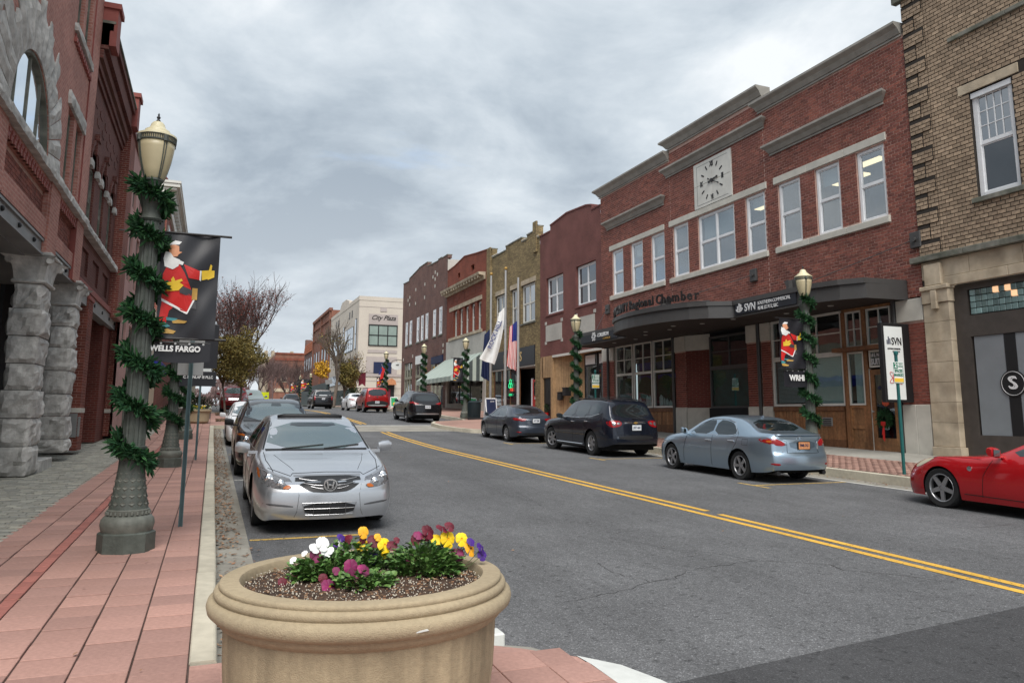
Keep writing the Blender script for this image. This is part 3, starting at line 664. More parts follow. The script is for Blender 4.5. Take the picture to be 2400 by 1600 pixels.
cornice_run(14.45, 20.42, 10.40, 10.80, .28, 4, 0, .2); cornice_run(20.2, 26.1, 10.93, 11.36, .28, 4, .02, .36); cornice_run(26.1, 32.2, 10.50, 10.93, .28, 4, 0, .34)
for y0, y1, z0, z1 in ((26.55, 31.45, 8.72, 9.11), (20.2, 26.25, 9.79, 10.17), (15.22, 19.9, 8.71, 9.08)): cornice_run(y0, y1, z0, z1, .26, 4)
for y0, y1 in ((26.55, 31.3), (20.19, 26.19), (15.21, 19.84)): stonerun('lintel_stone', M['trim'], B, XR, .035, y0, y1, 7.66, 7.9, 3)
for y0, y1 in ((26.56, 31.24), (20.22, 26.17), (15.23, 19.83)): stonerun('sill_stone', M['trim'], B, XR, .075, y0, y1, 5.3, 5.495, 3)
for i, (a, c) in enumerate(UP):
    pn = 'cglassw'
    bz = (0, .55, .9, 0, 1.0, .35, .0, .5, .0)[i]
    if bz: MB().box(XR + .24, XR + .25, a + .1, c - .1, 7.55 - bz, 7.55).obj('roller_blind', M['blind'], B)
    if i in (0, 1, 2): MB().box(XR + .5, XR + .9, a + .1, c - .3, 4.6, 6.2).obj('cupboard', M['bmaroon'], B)
    o = sash(B, XR, a + .02, c - .02, 5.5, 7.62, lights=2 if i == 4 else 1, pane=pn, inset=.085)
# clock
ck = thing('wall_clock', 'square white wall clock with dashes and roman numerals showing twenty past three', 'clock', (XR - .05, 23.15, 8.81))
for a, c in ((21.995, 23.145), (23.155, 24.305)):
    for p, q in ((7.91, 8.80), (8.81, 9.71)): MB().chbox(XR - .045, XR + .05, a, c, p, q, .006).obj('panel', M['offwhite'], ck)
fr = MB()
for q in ((22.2, 24.1, 9.57, 9.58), (22.2, 24.1, 8.02, 8.03), (24.09, 24.1, 8.03, 9.57)): fr.box(XR - .049, XR - .044, *q)
fr.obj('inset_line', M['letterdark'], ck)
cx, cz = 23.15, 8.81
for h in range(12):
    a = h * PI / 6; u, w = math.sin(a), math.cos(a)
    if h % 3:
        b = MB(); r0, r1, t = .56, .74, .026
        p = [(cx - (r0 * u + s * t * w), cz + (r0 * w - s * t * u)) for s in (-1, 1)] + [(cx - (r1 * u + s * t * w), cz + (r1 * w - s * t * u)) for s in (1, -1)]
        b.prism(p, 'x', XR - .06, XR - .044).obj('hour_mark', M['letterdark'], ck)
    else: text(('XII', 'III', 'VI', 'IX')[h // 3], .27, M['letterdark'], ck, (XR - .05, cx - .65 * u, cz + .65 * w), '-x', 'numeral', bold=.012, sx=.62)
def hand(name, ang, L, back, wd):
    u, w = math.sin(ang), math.cos(ang); b = MB()
    pts = [(-back, wd * 1.3), (-back * .5, wd * .5), (0, wd), (L * .7, wd * .55), (L * .82, wd * 1.3), (L, 0)]
    P = [(r, s) for r, s in pts] + [(r, -s) for r, s in reversed(pts[:-1])]
    b.prism([(cx - (r * u + s * w), cz + (r * w - s * u)) for r, s in P], 'x', XR - .085, XR - .07).obj(name, M['letterdark'], ck)
hand('minute_hand', PI * 2 * 19.5 / 60, .52, .26, .024); hand('hour_hand', PI * 2 * (3.1) / 12 - .22, .40, .2, .04)
MB().lathe([(.075, -.09), (.075, -.045)], (XR, cx, cz), 14, axis='x').obj('hub', M['letterdark'], ck)
# street level: piers, pilasters, shop windows, timber panels
FZ = lambda y: zr(y) + .44
def pier(y0, y1, X=XR, proud=.03):
    zb = FZ(y0) - .3
    MB().box(X - proud + .012, X + .3, y0, y1, .29, 2.48).obj('pier', M['mortar_red'], B)
    lay_bricks(X - proud + .012, y0, y1, .31, 2.47, [], .222, .0785, B, M['brick_dkred'], 60, name='pier_brick')
    MB().chbox(X - proud - .03, X + .3, y0 - .005, (y0 + y1) / 2, zb, .29, .01).obj('base_block', M['trim'], B); MB().chbox(X - proud - .03, X + .3, (y0 + y1) / 2 + .004, y1 + .005, zb, .29, .01).obj('base_block', M['trim'], B)
    MB().chbox(X - proud - .03, X + .3, y0 - .005, y1 + .005, 2.48, 3.075, .01).obj('cap_block', M['trim'], B)
pier(14.42, 15.25); pier(20.36, 20.82); pier(21.02, 21.56); pier(25.27, 26.0); pier(31.02, 31.42); pier(31.66, 32.12)
for y in (15.33, 20.92, 26.09, 31.54): MB().tube([(XR - .06, y, FZ(y) - .2), (XR - .06, y, 3.1)], .06, 8).obj('downpipe', M['canopy'], B)
b = MB(); b.quad((XR, 25.27, .28), (XR + .45, 24.0, .28), (XR + .45, 24.0, 2.48), (XR, 25.27, 2.48)); b.obj('splayed_wall', MB_DK, B)
for z0, z1 in ((2.48, 3.08), (-1.2, .28)): MB().quad((XR - .02, 25.28, z0), (XR + .44, 24.0, z0), (XR + .44, 24.0, z1), (XR - .02, 25.28, z1)).obj('splayed_stone', M['trim'], B)
MB().box(XR + 1.8, XR + 1.9, 14.5, 32, -1.2, 3.1).obj('room_wall', M['room'], B); MB().box(XR + .2, XR + 1.9, 14.5, 32, -1.3, FZ(20) - .15).obj('room_floor', M['dark'], B)
MB().box(XR, XR + 1.9, 14.5, 32, 3.075, 3.12).obj('room_ceiling', M['dark'], B)
def store(y0, y1, z0, z1, zm, cols, blind=None, m='offwhite', rows=2, low=1, X=XR, fw=.07, zgap=.14):
    b = MB(); xa, xb = X - .02, X + .06
    for q in ((y0, y0 + fw, z0, z1), (y1 - fw, y1, z0, z1), (y0 + fw, y1 - fw, z1 - fw, z1), (y0 + fw, y1 - fw, z0, z0 + fw), (y0 + fw, y1 - fw, zm, zm + zgap)): b.box(xa, xb, *q)
    ya, yb = y0 + fw, y1 - fw
    for i in range(1, cols): t = ya + (yb - ya) * i / cols; b.box(xa + .01, xb - .01, t - .016, t + .016, zm + zgap, z1 - fw)
    for i in range(1, rows): t = zm + zgap + (z1 - fw - zm - zgap) * i / rows; b.box(xa + .012, xb - .012, ya, yb, t - .016, t + .016)
    for i in range(1, low): t = ya + (yb - ya) * i / low; b.box(xa + .01, xb - .01, t - .016, t + .016, z0 + fw, zm)
    o = b.obj('window', M[m], B)
    MB().box(X + .03, X + .036, ya, yb, z0 + fw, zm).obj('pane', M['glass'], o); MB().box(X + .03, X + .036, ya, yb, zm + zgap, z1 - fw).obj('pane', M['glass'], o)
    return o, ya, yb
o, ya, yb = store(17.24, 20.3, .29, 3.07, 1.74, 3)
bl = MB(); z = .40
while z < 1.74: bl.quad((XR + .10, 18.9, z), (XR + .10, 20.22, z), (XR + .13, 20.22, z + .036), (XR + .13, 18.9, z + .036)); z += .042
bl.obj('blind', M['blind'], o); MB().box(XR + .12, XR + .13, 17.32, 18.9, .36, 1.74).obj('shade', M['blind'], o)
for (a, c) in ((29.36, 30.86), (27.76, 29.26), (26.16, 27.66)):
    o, ya, yb = store(a, c, .30, 3.10, 1.74, 2, zgap=.10)
    t = MB(); n = 40                                 # silhouettes pasted in the display: dark round trees and white houses
    t.prism([((ya + yb) / 2 + .60 * math.cos(2 * PI * k / n) * (1 + .05 * random.random()), 1.12 + .50 * math.sin(2 * PI * k / n) * (1 + .06 * random.random())) for k in range(n)], 'x', XR + .10, XR + .11).obj('display_tree', M['lgreen'], o)
    h = MB(); x = ya + .05
    while x < yb - .2: w = random.uniform(.12, .28); hh = random.uniform(.1, .42) if a < 29 else .1; h.prism([(x, .38), (x + w, .38), (x + w, .38 + hh), (x + w / 2, .38 + hh + .1), (x, .38 + hh)], 'x', XR + .075, XR + .085); x += w + .03
    h.obj('display_houses', M['blind'], o)
    if a < 28: MB().box(XR + .1, XR + .11, ya, yb, 1.9, 2.22).obj('blue_drape', M['bluewreath'], o)
    if a < 29: MB().box(XR + .16, XR + .17, ya, yb, 1.5, 1.68).obj('blue_drape', M['bluewreath'], o)
def boards(y0, y1, z1, w=.145, m='wood_dk'):
    y = y0
    MB().box(XR + .02, XR + .06, y0, y1, FZ(y0) - .3, z1).obj('panel_back', M['wood_dk'], B)
    MB().box(XR - .045, XR + .03, y0, y1, z1 - .14, z1).obj('panel_rail', M['wood_dk'], B); MB().box(XR - .04, XR + .03, y0, y1, FZ(y0) - .25, FZ(y1) + .16).obj('panel_rail', M['wood_dk'], B)
    i = 0
    while y < y1 - .02:
        e = min(y + w, y1); MB().chbox(XR - .012 - .008 * (i % 3 == 0), XR + .022, y + .004, e - .004, FZ(y0) - .2, z1 - .145, .004).obj('board', M['wood'], B); y = e; i += 1
boards(17.3, 20.32, .28); boards(26.14, 30.95, .28)
lv = thing('wall_vent', 'small grey louvred vent set in the brown boards under the big window', 'vent', (XR - .03, 17.98, -.17))
MB().box(XR - .05, XR - .01, 17.79, 18.17, -.30, -.05).obj('vent_frame', M['steelgrey'], lv)
for k in range(4): MB().box(XR - .062, XR - .045, 17.82, 18.14, -.275 + k * .055, -.25 + k * .055).obj('slat', M['black'], lv)
# recessed entrance with green blind
MB().box(XR + .3, XR + .36, 21.5, 24.1, -1.3, 3.1).obj('entrance_back', M['dark'], B)
o, ya, yb = store(21.64, 23.95, .26, 2.92, 1.66, 2, m='canopy', X=XR + .16); MB().box(XR + .25, XR + .26, ya, yb, .3, 1.66).obj('shade', M['teal'], o)
MB().box(XR + .1, XR + .3, 21.6, 24.0, -1.2, .26).obj('stall_riser', M['dark'], B)
# timber entrance bay
wd = M['wood']
MB().box(XR - .03, XR + .08, 15.38, 17.2, 3.0, 3.08).obj('door_head', wd, B)
for y in (17.16, 16.40): MB().chbox(XR - .06, XR + .08, y - .07, y + .07, -1.05, 3.0, .008).obj('timber_post', wd, B)
MB().chbox(XR - .28, XR + .05, 15.36, 17.42, 1.83, 1.95, .01).obj('timber_shelf', M['wood_dk'], B)
def grid(y0, y1, z0, z1, nx, nz, fr='offwhite', fw=.05):
    b = MB()
    for q in ((y0, y0 + fw, z0, z1), (y1 - fw, y1, z0, z1), (y0 + fw, y1 - fw, z1 - fw, z1), (y0 + fw, y1 - fw, z0, z0 + fw)): b.box(XR - .02, XR + .05, *q)
    for i in range(1, nx): t = y0 + (y1 - y0) * i / nx; b.box(XR - .01, XR + .04, t - .014, t + .014, z0 + fw, z1 - fw)
    for i in range(1, nz): t = z0 + (z1 - z0) * i / nz; b.box(XR - .008, XR + .04, y0 + fw, y1 - fw, t - .014, t + .014)
    o = b.obj('window', M[fr], B); MB().box(XR + .02, XR + .026, y0 + fw, y1 - fw, z0 + fw, z1 - fw).obj('pane', M['glass'], o); return o
grid(16.5, 17.1, 1.95, 3.0, 2, 2); grid(15.48, 16.32, 1.95, 3.0, 2, 2); o = grid(16.5, 17.1, .30, 1.82, 1, 1)
cu = MB()
for k in range(14): y = 16.56 + k * .028; cu.quad((XR + .12 + .02 * (k % 2), y, .33), (XR + .12 + .02 * ((k + 1) % 2), y + .028, .33), (XR + .12 + .02 * ((k + 1) % 2), y + .028, 1.8), (XR + .12 + .02 * (k % 2), y, 1.8))
cu.obj('curtain', M['blind'], o)
for q in ((16.47, 17.13, .22, .3), (16.47, 17.13, -.98, -.72), (16.47, 16.57, -.72, .22), (17.03, 17.13, -.72, .22), (16.57, 17.03, -.36, -.26)): MB().box(XR - .03, XR + .05, *q).obj('panel_rail', wd, B)
MB().box(XR + .005, XR + .05, 16.5, 17.1, -.95, .25).obj('panel_back', wd, B)
tr = grid(15.48, 16.30, 1.34, 1.82, 1, 1); MB().box(XR + .06, XR + .07, 15.5, 16.3, 1.36, 1.8).obj('sign_back', M['black'], tr)
text('118 E. MAIN STREET', .125, M['letter'], B, (XR - .012, 15.89, 1.68), '-x', sx=.72, bold=.003); text('SUITE 201', .235, M['letter'], B, (XR - .012, 15.89, 1.49), '-x', sx=.70, bold=.006)
dr = MB()
for q in ((15.42, 15.54, -.95, 1.28), (16.17, 16.30, -.95, 1.28), (15.54, 16.17, 1.13, 1.28), (15.54, 16.17, -.95, -.6)): dr.box(XR - .02, XR + .04, *q)
D = dr.obj('door', M['wood'], B); MB().box(XR, XR + .012, 15.54, 16.17, -.6, 1.13).obj('pane', M['glass'], D)
MB().lathe([(.0, -.075), (.03, -.07), (.034, -.045), (.015, -.03), (.015, 0)], (XR - .02, 16.24, .12), 12, axis='x', caps=False).obj('door_knob', M['alu'], D)
for y in (15.40, 16.33): MB().box(XR - .025, XR + .05, y - .018, y + .018, -1, 1.3).obj('door_trim', M['offwhite'], B)
text('SVN', .15, M['letterblue'], D, (XR - .006, 15.78, .77), '-x', 'lettering', bold=.004); MB().lathe([(.055, -.006), (.055, .0)], (XR - .001, 16.02, .77), 14, axis='x').obj('door_emblem', M['letterblue'], D)
hx = MB(); hx.prism([(15.84 + .13 * math.cos(k * PI / 3 + .5), .38 + .13 * math.sin(k * PI / 3 + .5)) for k in range(6)], 'x', XR - .012, XR - .002); ho = hx.obj('door_hexagon', mat('coral decal', (.62, .10, .045), .5), D)
# wreath on the door
wr = thing('door_wreath', 'green wreath with a long red bow hanging on the glass door', 'wreath', (XR - .06, 15.85, -.1))
def needles(b, c, n, s, spread):
    for i in range(n):
        d = Vector((random.gauss(0, 1), random.gauss(0, 1), random.gauss(0, 1))).normalized(); p = c + d * spread * random.random(); e = p + (d + Vector((random.gauss(0, .5), random.gauss(0, .5), random.gauss(0, .5)))) * s
        w = d.cross(Vector((random.random(), random.random(), random.random()))).normalized() * s * .16
        b.quad(p - w, p + w, e + w * .3, e - w * .3)
b = MB()
for k in range(26): a = k / 26 * 2 * PI; needles(b, Vector((XR - .07, 15.85 + .17 * math.cos(a), -.08 + .17 * math.sin(a))), 26, .08, .05)
b.obj('greenery', M['garland'], wr)
MB().chbox(XR - .16, XR - .1, 15.77, 15.93, -.27, -.15, .02).prism([(15.85, -.2), (15.88, -.62), (15.82, -.68), (15.80, -.25)], 'x', XR - .15, XR - .14).prism([(15.86, -.2), (15.92, -.5), (15.87, -.53), (15.83, -.25)], 'x', XR - .13, XR - .12).obj('bow', M['ribbon'], wr)
# canopy
cn = thing('entrance_canopy', 'dark bronze metal canopy with a curved bay running along the red brick front', 'canopy', (15.2, 23, 3.1))
arc = []
for k in range(13): t = k / 12; y = 20.15 + 6.0 * t; arc.append((14.62 - .95 * (1 - (2 * t - 1) ** 2) ** .75, y))
path = [(17.16, 14.82), (15.85, 14.97), (15.45, 15.45), (15.28, 16.2), (15.28, 20.1)]
path = [(17.16, 14.84), (15.87, 14.95), (15.42, 15.4), (15.30, 15.95), (15.30, 19.75)] + arc + [(15.30, 26.55), (15.30, 30.9), (17.16, 31.0)]
path = [(17.16, 14.84), (15.83, 14.95), (15.47, 15.5), (15.27, 16.15), (15.30, 19.75)] + arc + [(15.30, 26.55), (15.30, 31.3), (17.16, 31.35)]
fa, rim, sf, tp = MB(), MB(), MB(), MB()
def inner(p, d): return (p[0] + d, p[1])
for (p, q) in zip(path, path[1:]):
    fa.quad((*p, 3.10), (*q, 3.10), (*q, 3.46), (*p, 3.46))
    o = lambda r, e: ((r[0] - e) if r[0] < 17 else r[0], r[1])
    for e0, e1, z0, z1 in ((0, .07, 3.46, 3.46), (.07, .07, 3.46, 3.60), (.07, -.2, 3.60, 3.60), (0, .035, 3.10, 3.10), (.035, .035, 3.06, 3.10), (.035, -.05, 3.06, 3.06)):
        rim.quad((*o(p, e0), z0), (*o(q, e0), z0), (*o(q, e1), z1), (*o(p, e1), z1))
    sf.quad((*p, 3.09), (*q, 3.09), (17.2, q[1], 3.09), (17.2, p[1], 3.09)); tp.quad((*p, 3.56), (*q, 3.56), (17.2, q[1], 3.56), (17.2, p[1], 3.56))
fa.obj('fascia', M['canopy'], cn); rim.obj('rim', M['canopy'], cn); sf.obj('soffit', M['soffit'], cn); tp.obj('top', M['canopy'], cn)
for x, y in ((16.2, 16.6), (16.2, 18.4), (15.6, 20.2), (15.4, 21.6), (14.9, 22.6), (15.4, 23.6), (15.0, 24.6), (15.6, 25.6), (16.1, 27.2), (16.1, 29)): MB().lathe([(.075, 3.07), (.09, 3.085)], (x, y, 0), 12).obj('downlight', M['alu'], cn)
MB().box(15.235, 15.262, 16.9, 19.62, 3.13, 3.56).obj('sign_panel', M['signdk'], cn); MB().box(15.235, 15.262, 27.2, 30.5, 3.13, 3.56).obj('sign_panel', M['signdk'], cn)
XT = 15.225
text('SVN', .33, M['letter'], cn, (XT, 18.88, 3.29), '-x', bold=.004, sx=.86); text('SOUTHERN COMMERCIAL', .15, M['letter'], cn, (XT, 18.52, 3.355), '-x', align='LEFT', sx=.80); text('REAL ESTATE, LLC', .15, M['letter'], cn, (XT, 18.52, 3.20), '-x', align='LEFT', sx=.74)
b = MB()
for k, h in enumerate((.14, .22, .18)): b.box(XT - .006, XT + .01, 19.49 - k * .075, 19.45 - k * .075, 3.25, 3.25 + h)
P = [(19.40 + .16 * math.cos(t), 3.29 + .1 * math.sin(t)) for t in [PI * (.95 + 1.0 * k / 10) for k in range(11)]]; P += [(19.40 + .13 * math.cos(t), 3.31 + .075 * math.sin(t)) for t in [PI * (1.95 - 1.0 * k / 10) for k in range(11)]]
b.prism(P, 'x', XT - .006, XT + .01).obj('emblem', M['letter'], cn)
text('COLLISION', .22, M['letter'], cn, (XT, 28.92, 3.36), '-x', align='LEFT', sx=.9, bold=.006); text('COMPLEX', .13, M['bgold'], cn, (XT, 28.1, 3.18), '-x', sx=1.1)
b = MB()
for k in range(3): t = k * 1.05; b.tube([(XT, 29.25 + .2 * math.cos(a) * math.cos(t) - .07 * math.sin(a) * math.sin(t), 3.34 + .2 * math.cos(a) * math.sin(t) + .07 * math.sin(a) * math.cos(t)) for a in [i * PI / 8 for i in range(17)]], .014, 5)
b.obj('emblem', M['letter'], cn)
# standing letters along the curved bay
def arcpt(y):
    for (p, q) in zip(arc, arc[1:]):
        if p[1] <= y <= q[1]: t = (y - p[1]) / (q[1] - p[1]); return p[0] + (q[0] - p[0]) * t, Vector((q[0] - p[0], q[1] - p[1], 0)).normalized()
s_ = 'YORK COUNTY Regional Chamber'; wch = dict(zip('iIlr mwMW', (.105, .12, .105, .15, .13, .34, .32, .35, .4))); y = 26.0
for ch in s_:
    w = wch.get(ch, .235) * .93
    q = arcpt(y - w / 2)
    if q and ch != ' ':
        t = q[1]; Xd = (-t.x, -t.y, 0); nz = Vector((0, 0, 1)).cross(t); nz = nz if nz.x < 0 else -nz
        text(ch, .44, M['letterdark'], cn, (q[0] + .03, y - w / 2, 3.84), (Xd, tuple(nz)), 'letter', ext=.02, bold=.012, sx=.86)
    y -= w
rl = MB(); rl.tube([(p[0] + .06, p[1], 3.63) for p in arc], .018, 6)
rl.obj('letter_rail', M['canopy'], cn)
# tie rods, wall plates, brackets
for y, z, ya, xa in ((14.45, 4.62, 17.2, 15.7), (21.0, 4.78, 23.6, 14.3), (31.5, 4.92, 29.9, 15.7)):
    MB().chbox(XR - .10, XR, y - .17, y + .17, z - .22, z + .22, .02).lathe([(.06, -.16), (.06, -.09)], (XR, y, z), 10, axis='x').obj('wall_plate', M['canopy'], cn)
    MB().tube([(XR - .12, y, z), (xa, ya, 3.72)], .012, 6).obj('tie_rod', M['canopy'], cn)
for x, y in ((15.6, 17.4), (14.25, 22.0), (15.0, 25.9)):
    MB().prism([(y - .32, 3.92), (y + .3, 3.92), (y + .14, 3.58), (y - .12, 3.58)], 'x', x - .05, x + .05).box(x - .2, x + .1, y - .05, y + .05, 3.6, 3.9).obj('rod_bracket', M['canopy'], cn)
# blade sign by the door
bs = thing('blade_sign', 'black framed projecting sign with a white face beside the timber door', 'sign', (16.8, 14.95, 1.4))
MB().chbox(16.20, 17.18, 14.90, 15.04, .35, 2.42, .01).obj('sign_box', M['black'], bs); MB().box(16.27, 16.90, 14.888, 14.905, .42, 2.33).obj('sign_face', M['signwhite'], bs)
text('SVN', .27, M['letterdark'], bs, (16.68, 14.884, 1.93), '-y', sx=.72, bold=.004); text('SOUTHERN COMMERCIAL', .055, M['letterdark'], bs, (16.58, 14.884, 1.74), '-y', sx=.7); text('REAL ESTATE, LLC', .045, M['letterdark'], bs, (16.65, 14.884, 1.67), '-y', sx=.7)
b = MB()
for k, h in enumerate((.11, .2, .15)): b.box(16.34 + k * .05, 16.37 + k * .05, 14.88, 14.89, 1.86, 1.86 + h)
b.obj('emblem', M['letterblue'], bs)
MB().prism([(16.58 + .13 * math.cos(k * PI / 3 + .5), .98 + .16 * math.sin(k * PI / 3 + .5)) for k in range(6)], 'y', 14.878, 14.89).obj('hexagon', M['bred'], bs)
b = MB()
for a0 in (.5, -.6): b.tube([(16.58 + .25 * math.cos(a) * math.cos(a0) - .07 * math.sin(a) * math.sin(a0), 14.876, .98 + .25 * math.cos(a) * math.sin(a0) + .07 * math.sin(a) * math.cos(a0)) for a in [i * PI / 8 for i in range(17)]], .006, 5)
b.obj('orbit', M['bred'], bs)
# ---------------------------------------------------------------- tan brick building at the right edge
T = thing('tan_brick_building', 'tan brick building with limestone ground floor and notched brick corner at the right edge', 'building', (XR, 14.35, -1))
XT2 = XR - .02
TH = [(11.55, 12.63, 5.28, 7.98), (8.2, 9.3, 5.28, 7.98)]
w = MB(); wall(w, XT2, 2.0, 14.37, 4.12, 11.6, TH, .2); w.box(XT2, XT2 + 12, 14.30, 14.372, -1, 11.6); w.obj('wall', M['mortar_tan'], T)
hb = TH + [(11.2, 12.80, 7.99, 8.24), (7.85, 9.65, 7.99, 8.24), (2, 13.03, 9.50, 9.62)]
lay_bricks(XT2, 2.2, 13.72, 4.14, 11.6, hb, .222, .1035, T, M['brick_tan'], 300, joint=.021, proud=.012)
qz = 4.14; k = 0
while qz < 11.5:                                    # notched corner: alternate long and short courses standing proud
    h = .1035 * 4; a = 13.76 if k % 2 == 0 else 14.02
    lay_bricks(XT2 - .035, a, 14.37, qz, qz + h - .04, [], .222, .1035, T, M['brick_tan'], 6, joint=.021, proud=.012, name='quoin_brick')
    MB().box(XT2 - .034, XT2, a, 14.37, qz, qz + h - .03).obj('quoin_back', M['mortar_tan'], T); lay_bricks(XT2, 13.72, a, qz, qz + h, [], .222, .1035, T, M['brick_tan'], 0, joint=.021, proud=.012)
    qz += h; k += 1
for (a, c, p, q) in TH:
    o = sash(T, XT2, a + .02, c - .02, p + .02, q - .03, inset=.11, fw=.11, split=.5, pane=('pane2', 'pane'), munt=((1, 1), (4, 3)))
    MB().chbox(XT2 - .03, XT2 + .1, a - .2, c + .28, q + .01, q + .255, .01).obj('lintel', M['stone_tan'], T); MB().chbox(XT2 - .09, XT2 + .1, a - .12, c + .12, p - .12, p, .01).obj('sill', M['stone_dark'], T)
    MB().box(XT2 + .02, XT2 + .06, a + .02, c - .02, q - .16, q - .03).obj('window_head', M['white'], T)
stonerun('ledge_stone', M['stone_dark'], T, XT2, .09, 2.2, 13.03, 9.50, 9.615, 7); stonerun('belt_stone', M['stone_dark'], T, XT2, .16, 2.2, 14.6, 3.97, 4.125, 8); stonerun('coping_stone', M['stone_dark'], T, XT2, .14, 2.2, 14.58, 11.34, 11.62, 7)
stonerun('frieze_stone', M['stone_tan'], T, XT2, .02, 2.2, 14.37, 3.5, 3.965, 9); stonerun('architrave_stone', M['stone_tan'], T, XT2, .05, 2.2, 14.0, 3.26, 3.495, 6)
for y0, y1 in ((13.62, 14.37), (8.0, 8.6)):
    zs = [-1.12, -.76, -.16, .34, .85, 1.36, 1.87, 2.38, 2.86]
    for a, c in zip(zs, zs[1:]): e = .06 if a < -1 else 0; MB().chbox(XT2 - .06 - e, XT2 + .2, y0 - e, y1 + (.0 if e else 0), a, c - .005, .008).obj('pier_stone', M['stone_tan'], T)
    MB().chbox(XT2 - .10, XT2 + .2, y0 - .03, y1, 2.865, 3.2, .012).obj('pier_capital', M['stone_tan'], T); MB().chbox(XT2 - .15, XT2 + .2, y0 - .06, y1 + .01, 3.2, 3.31, .015).obj('pier_capital', M['stone_tan'], T)
    MB().chbox(XT2 - .12, XT2 + .2, y0 + .12, y1 - .14, 3.32, 3.88, .015).chbox(XT2 - .15, XT2, y0 + .28, y1 - .3, 2.7, 3.19, .015).obj('pier_block', M['stone_tan'], T)
stonefr = M['canopy']; SXX = mat('dark brown shop frame', (.062, .052, .045), .6)
fb = MB()
for q in ((13.24, 13.62, -1.2, 3.26), (8.6, 13.24, 3.1, 3.26), (8.6, 13.24, 1.94, 2.46), (8.6, 13.24, -1.2, -.45), (8.6, 9.0, -.45, 3.1)): fb.box(XR + .10, XR + .3, *q)
SF = fb.obj('shop_frame', SXX, T)
MB().box(XR + .26, XR + .30, 8.6, 13.3, -1.2, 3.26).obj('shop_back', M['dark'], T)
gb = mat('glass block', (.16, .24, .235), .15, .2, 3, .2, 2, spec=.8, rnd=.45); gw = mat('lit glass block', (.85, .50, .28), .3, 0, dirt=0, emit=.35)
y = 13.2; 
while y > 9.0:
    for k in range(4): MB().chbox(XR + .12, XR + .2, y - .145, y - .005, 2.48 + k * .155, 2.62 + k * .155, .012).obj('glass_block', gw if (round((13.2 - y) / .15), k) in ((4, 3), (6, 3), (7, 2)) else gb, T)
    y -= .15
gp = mat('frosted shop glass', (.215, .235, .25), .25, .05, 2, .08, .5, spec=.8)
for a, c in ((12.42, 13.18), (11.2, 12.14), (9.9, 10.9)): MB().box(XR + .13, XR + .15, a, c, -.45, 1.93).obj('shop_pane', gp, T)
em = thing('round_emblem', 'black round emblem with a pale curling letter on the frosted shop window', 'sign', (XR + .1, 12.28, .76))
MB().lathe([(.31, .10), (.31, .125)], (XR, 12.28, .76), 28, axis='x').obj('disc', M['black'], em); b = MB(); b.tube([(XR + .095, 12.28 + .275 * math.cos(a), .76 + .275 * math.sin(a)) for a in [i * PI / 14 for i in range(29)]], .006, 5).obj('ring', M['letter'], em)
for dx in (-.035, 0, .035): text('S', .44 - abs(dx), M['letter'], em, (XR + .09 - dx * .01, 12.28 + dx, .76 + dx * .5), '-x', 'letter', bold=-.008 if dx else .0, sx=1.1)
MB().box(XR + .12, XR + .13, 12.14, 12.42, -.45, 1.93).obj('shop_mullion', M['black'], T)
# ---------------------------------------------------------------- burgundy painted building
def gable(b, X, pts, z0, t=.35):                      # parapet: solid whose top follows the points (y, z)
    for (y0, a), (y1, c) in zip(pts, pts[1:]):
        if y1 - y0 < .01: continue
        b.quad((X, y0, z0), (X, y1, z0), (X, y1, c), (X, y0, a)); b.quad((X + t, y0, z0), (X + t, y1, z0), (X + t, y1, c), (X + t, y0, a)); b.quad((X, y0, a), (X + t, y0, a), (X + t, y1, c), (X, y1, c))
    for y, z in (pts[0], pts[-1]): b.quad((X, y, z0), (X + t, y, z0), (X + t, y, z), (X, y, z))
    for (y0, a), (y1, c) in zip(pts, pts[1:]):
        if y1 - y0 < .01: b.quad((X, y0, a), (X + t, y0, a), (X + t, y0, c), (X, y0, c))
def coping(parent, m, X, pts, t=.4, h=.07):
    for (y0, a), (y1, c) in zip(pts, pts[1:]):
        if y1 - y0 < .05: continue
        b = MB(); x0, x1 = X - .04, X + t; v = [(x0, y0, a), (x1, y0, a), (x1, y1, c), (x0, y1, c)]; v += [(x, y, z + h) for x, y, z in v]; b.v = v
        b.f = [(0, 1, 2, 3), (4, 5, 6, 7), (0, 1, 5, 4), (1, 2, 6, 5), (2, 3, 7, 6), (3, 0, 4, 7)]; b.obj('coping', m, parent)
G = thing('burgundy_building', 'burgundy painted brick building with two paired white windows and a raw plywood shopfront', 'building', (XR, 32.16, -.6))
GH = [(36.5, 38.72, 5.5, 7.58), (32.72, 34.93, 5.5, 7.58)]
w = MB(); wall(w, XR, 32.16, 39.6, 3.2, 10.15, GH, .22); gp_ = [(32.16, 10.16), (33.1, 10.16), (33.1, 10.42), (33.7, 10.55), (36.0, 10.72), (38.17, 10.52), (38.17, 10.2), (39.6, 10.2)]; gable(w, XR, gp_, 10.15); w.obj('wall', MB_BURG, G)
coping(G, M['burg'], XR, gp_)
MB().box(XR + .4, XR + 14, 32.2, 39.55, 3.2, 10.0).obj('rear_wall', MB_BURG, G)
for (a, c, p, q) in GH:
    sash(G, XR, a + .02, c - .02, p + .02, q - .02, lights=2, inset=.16, pane='pane2'); MB().chbox(XR - .05, XR + .1, a - .1, c + .1, p - .1, p, .01).obj('sill', M['burg'], G)
for a, c in ((36.68, 38.78), (32.88, 34.9)):
    MB().box(XR - .025, XR, a, c, 4.0, 4.9).obj('panel', M['stucco'], G)
    for y, z in ((a, 4.95), (c, 4.95), (a, 3.86), (c, 3.86)): MB().box(XR - .025, XR, y - .12, y + .12, z - .0, z + .17).obj('corner_block', M['stucco'], G)
fz = zr(36) + .4
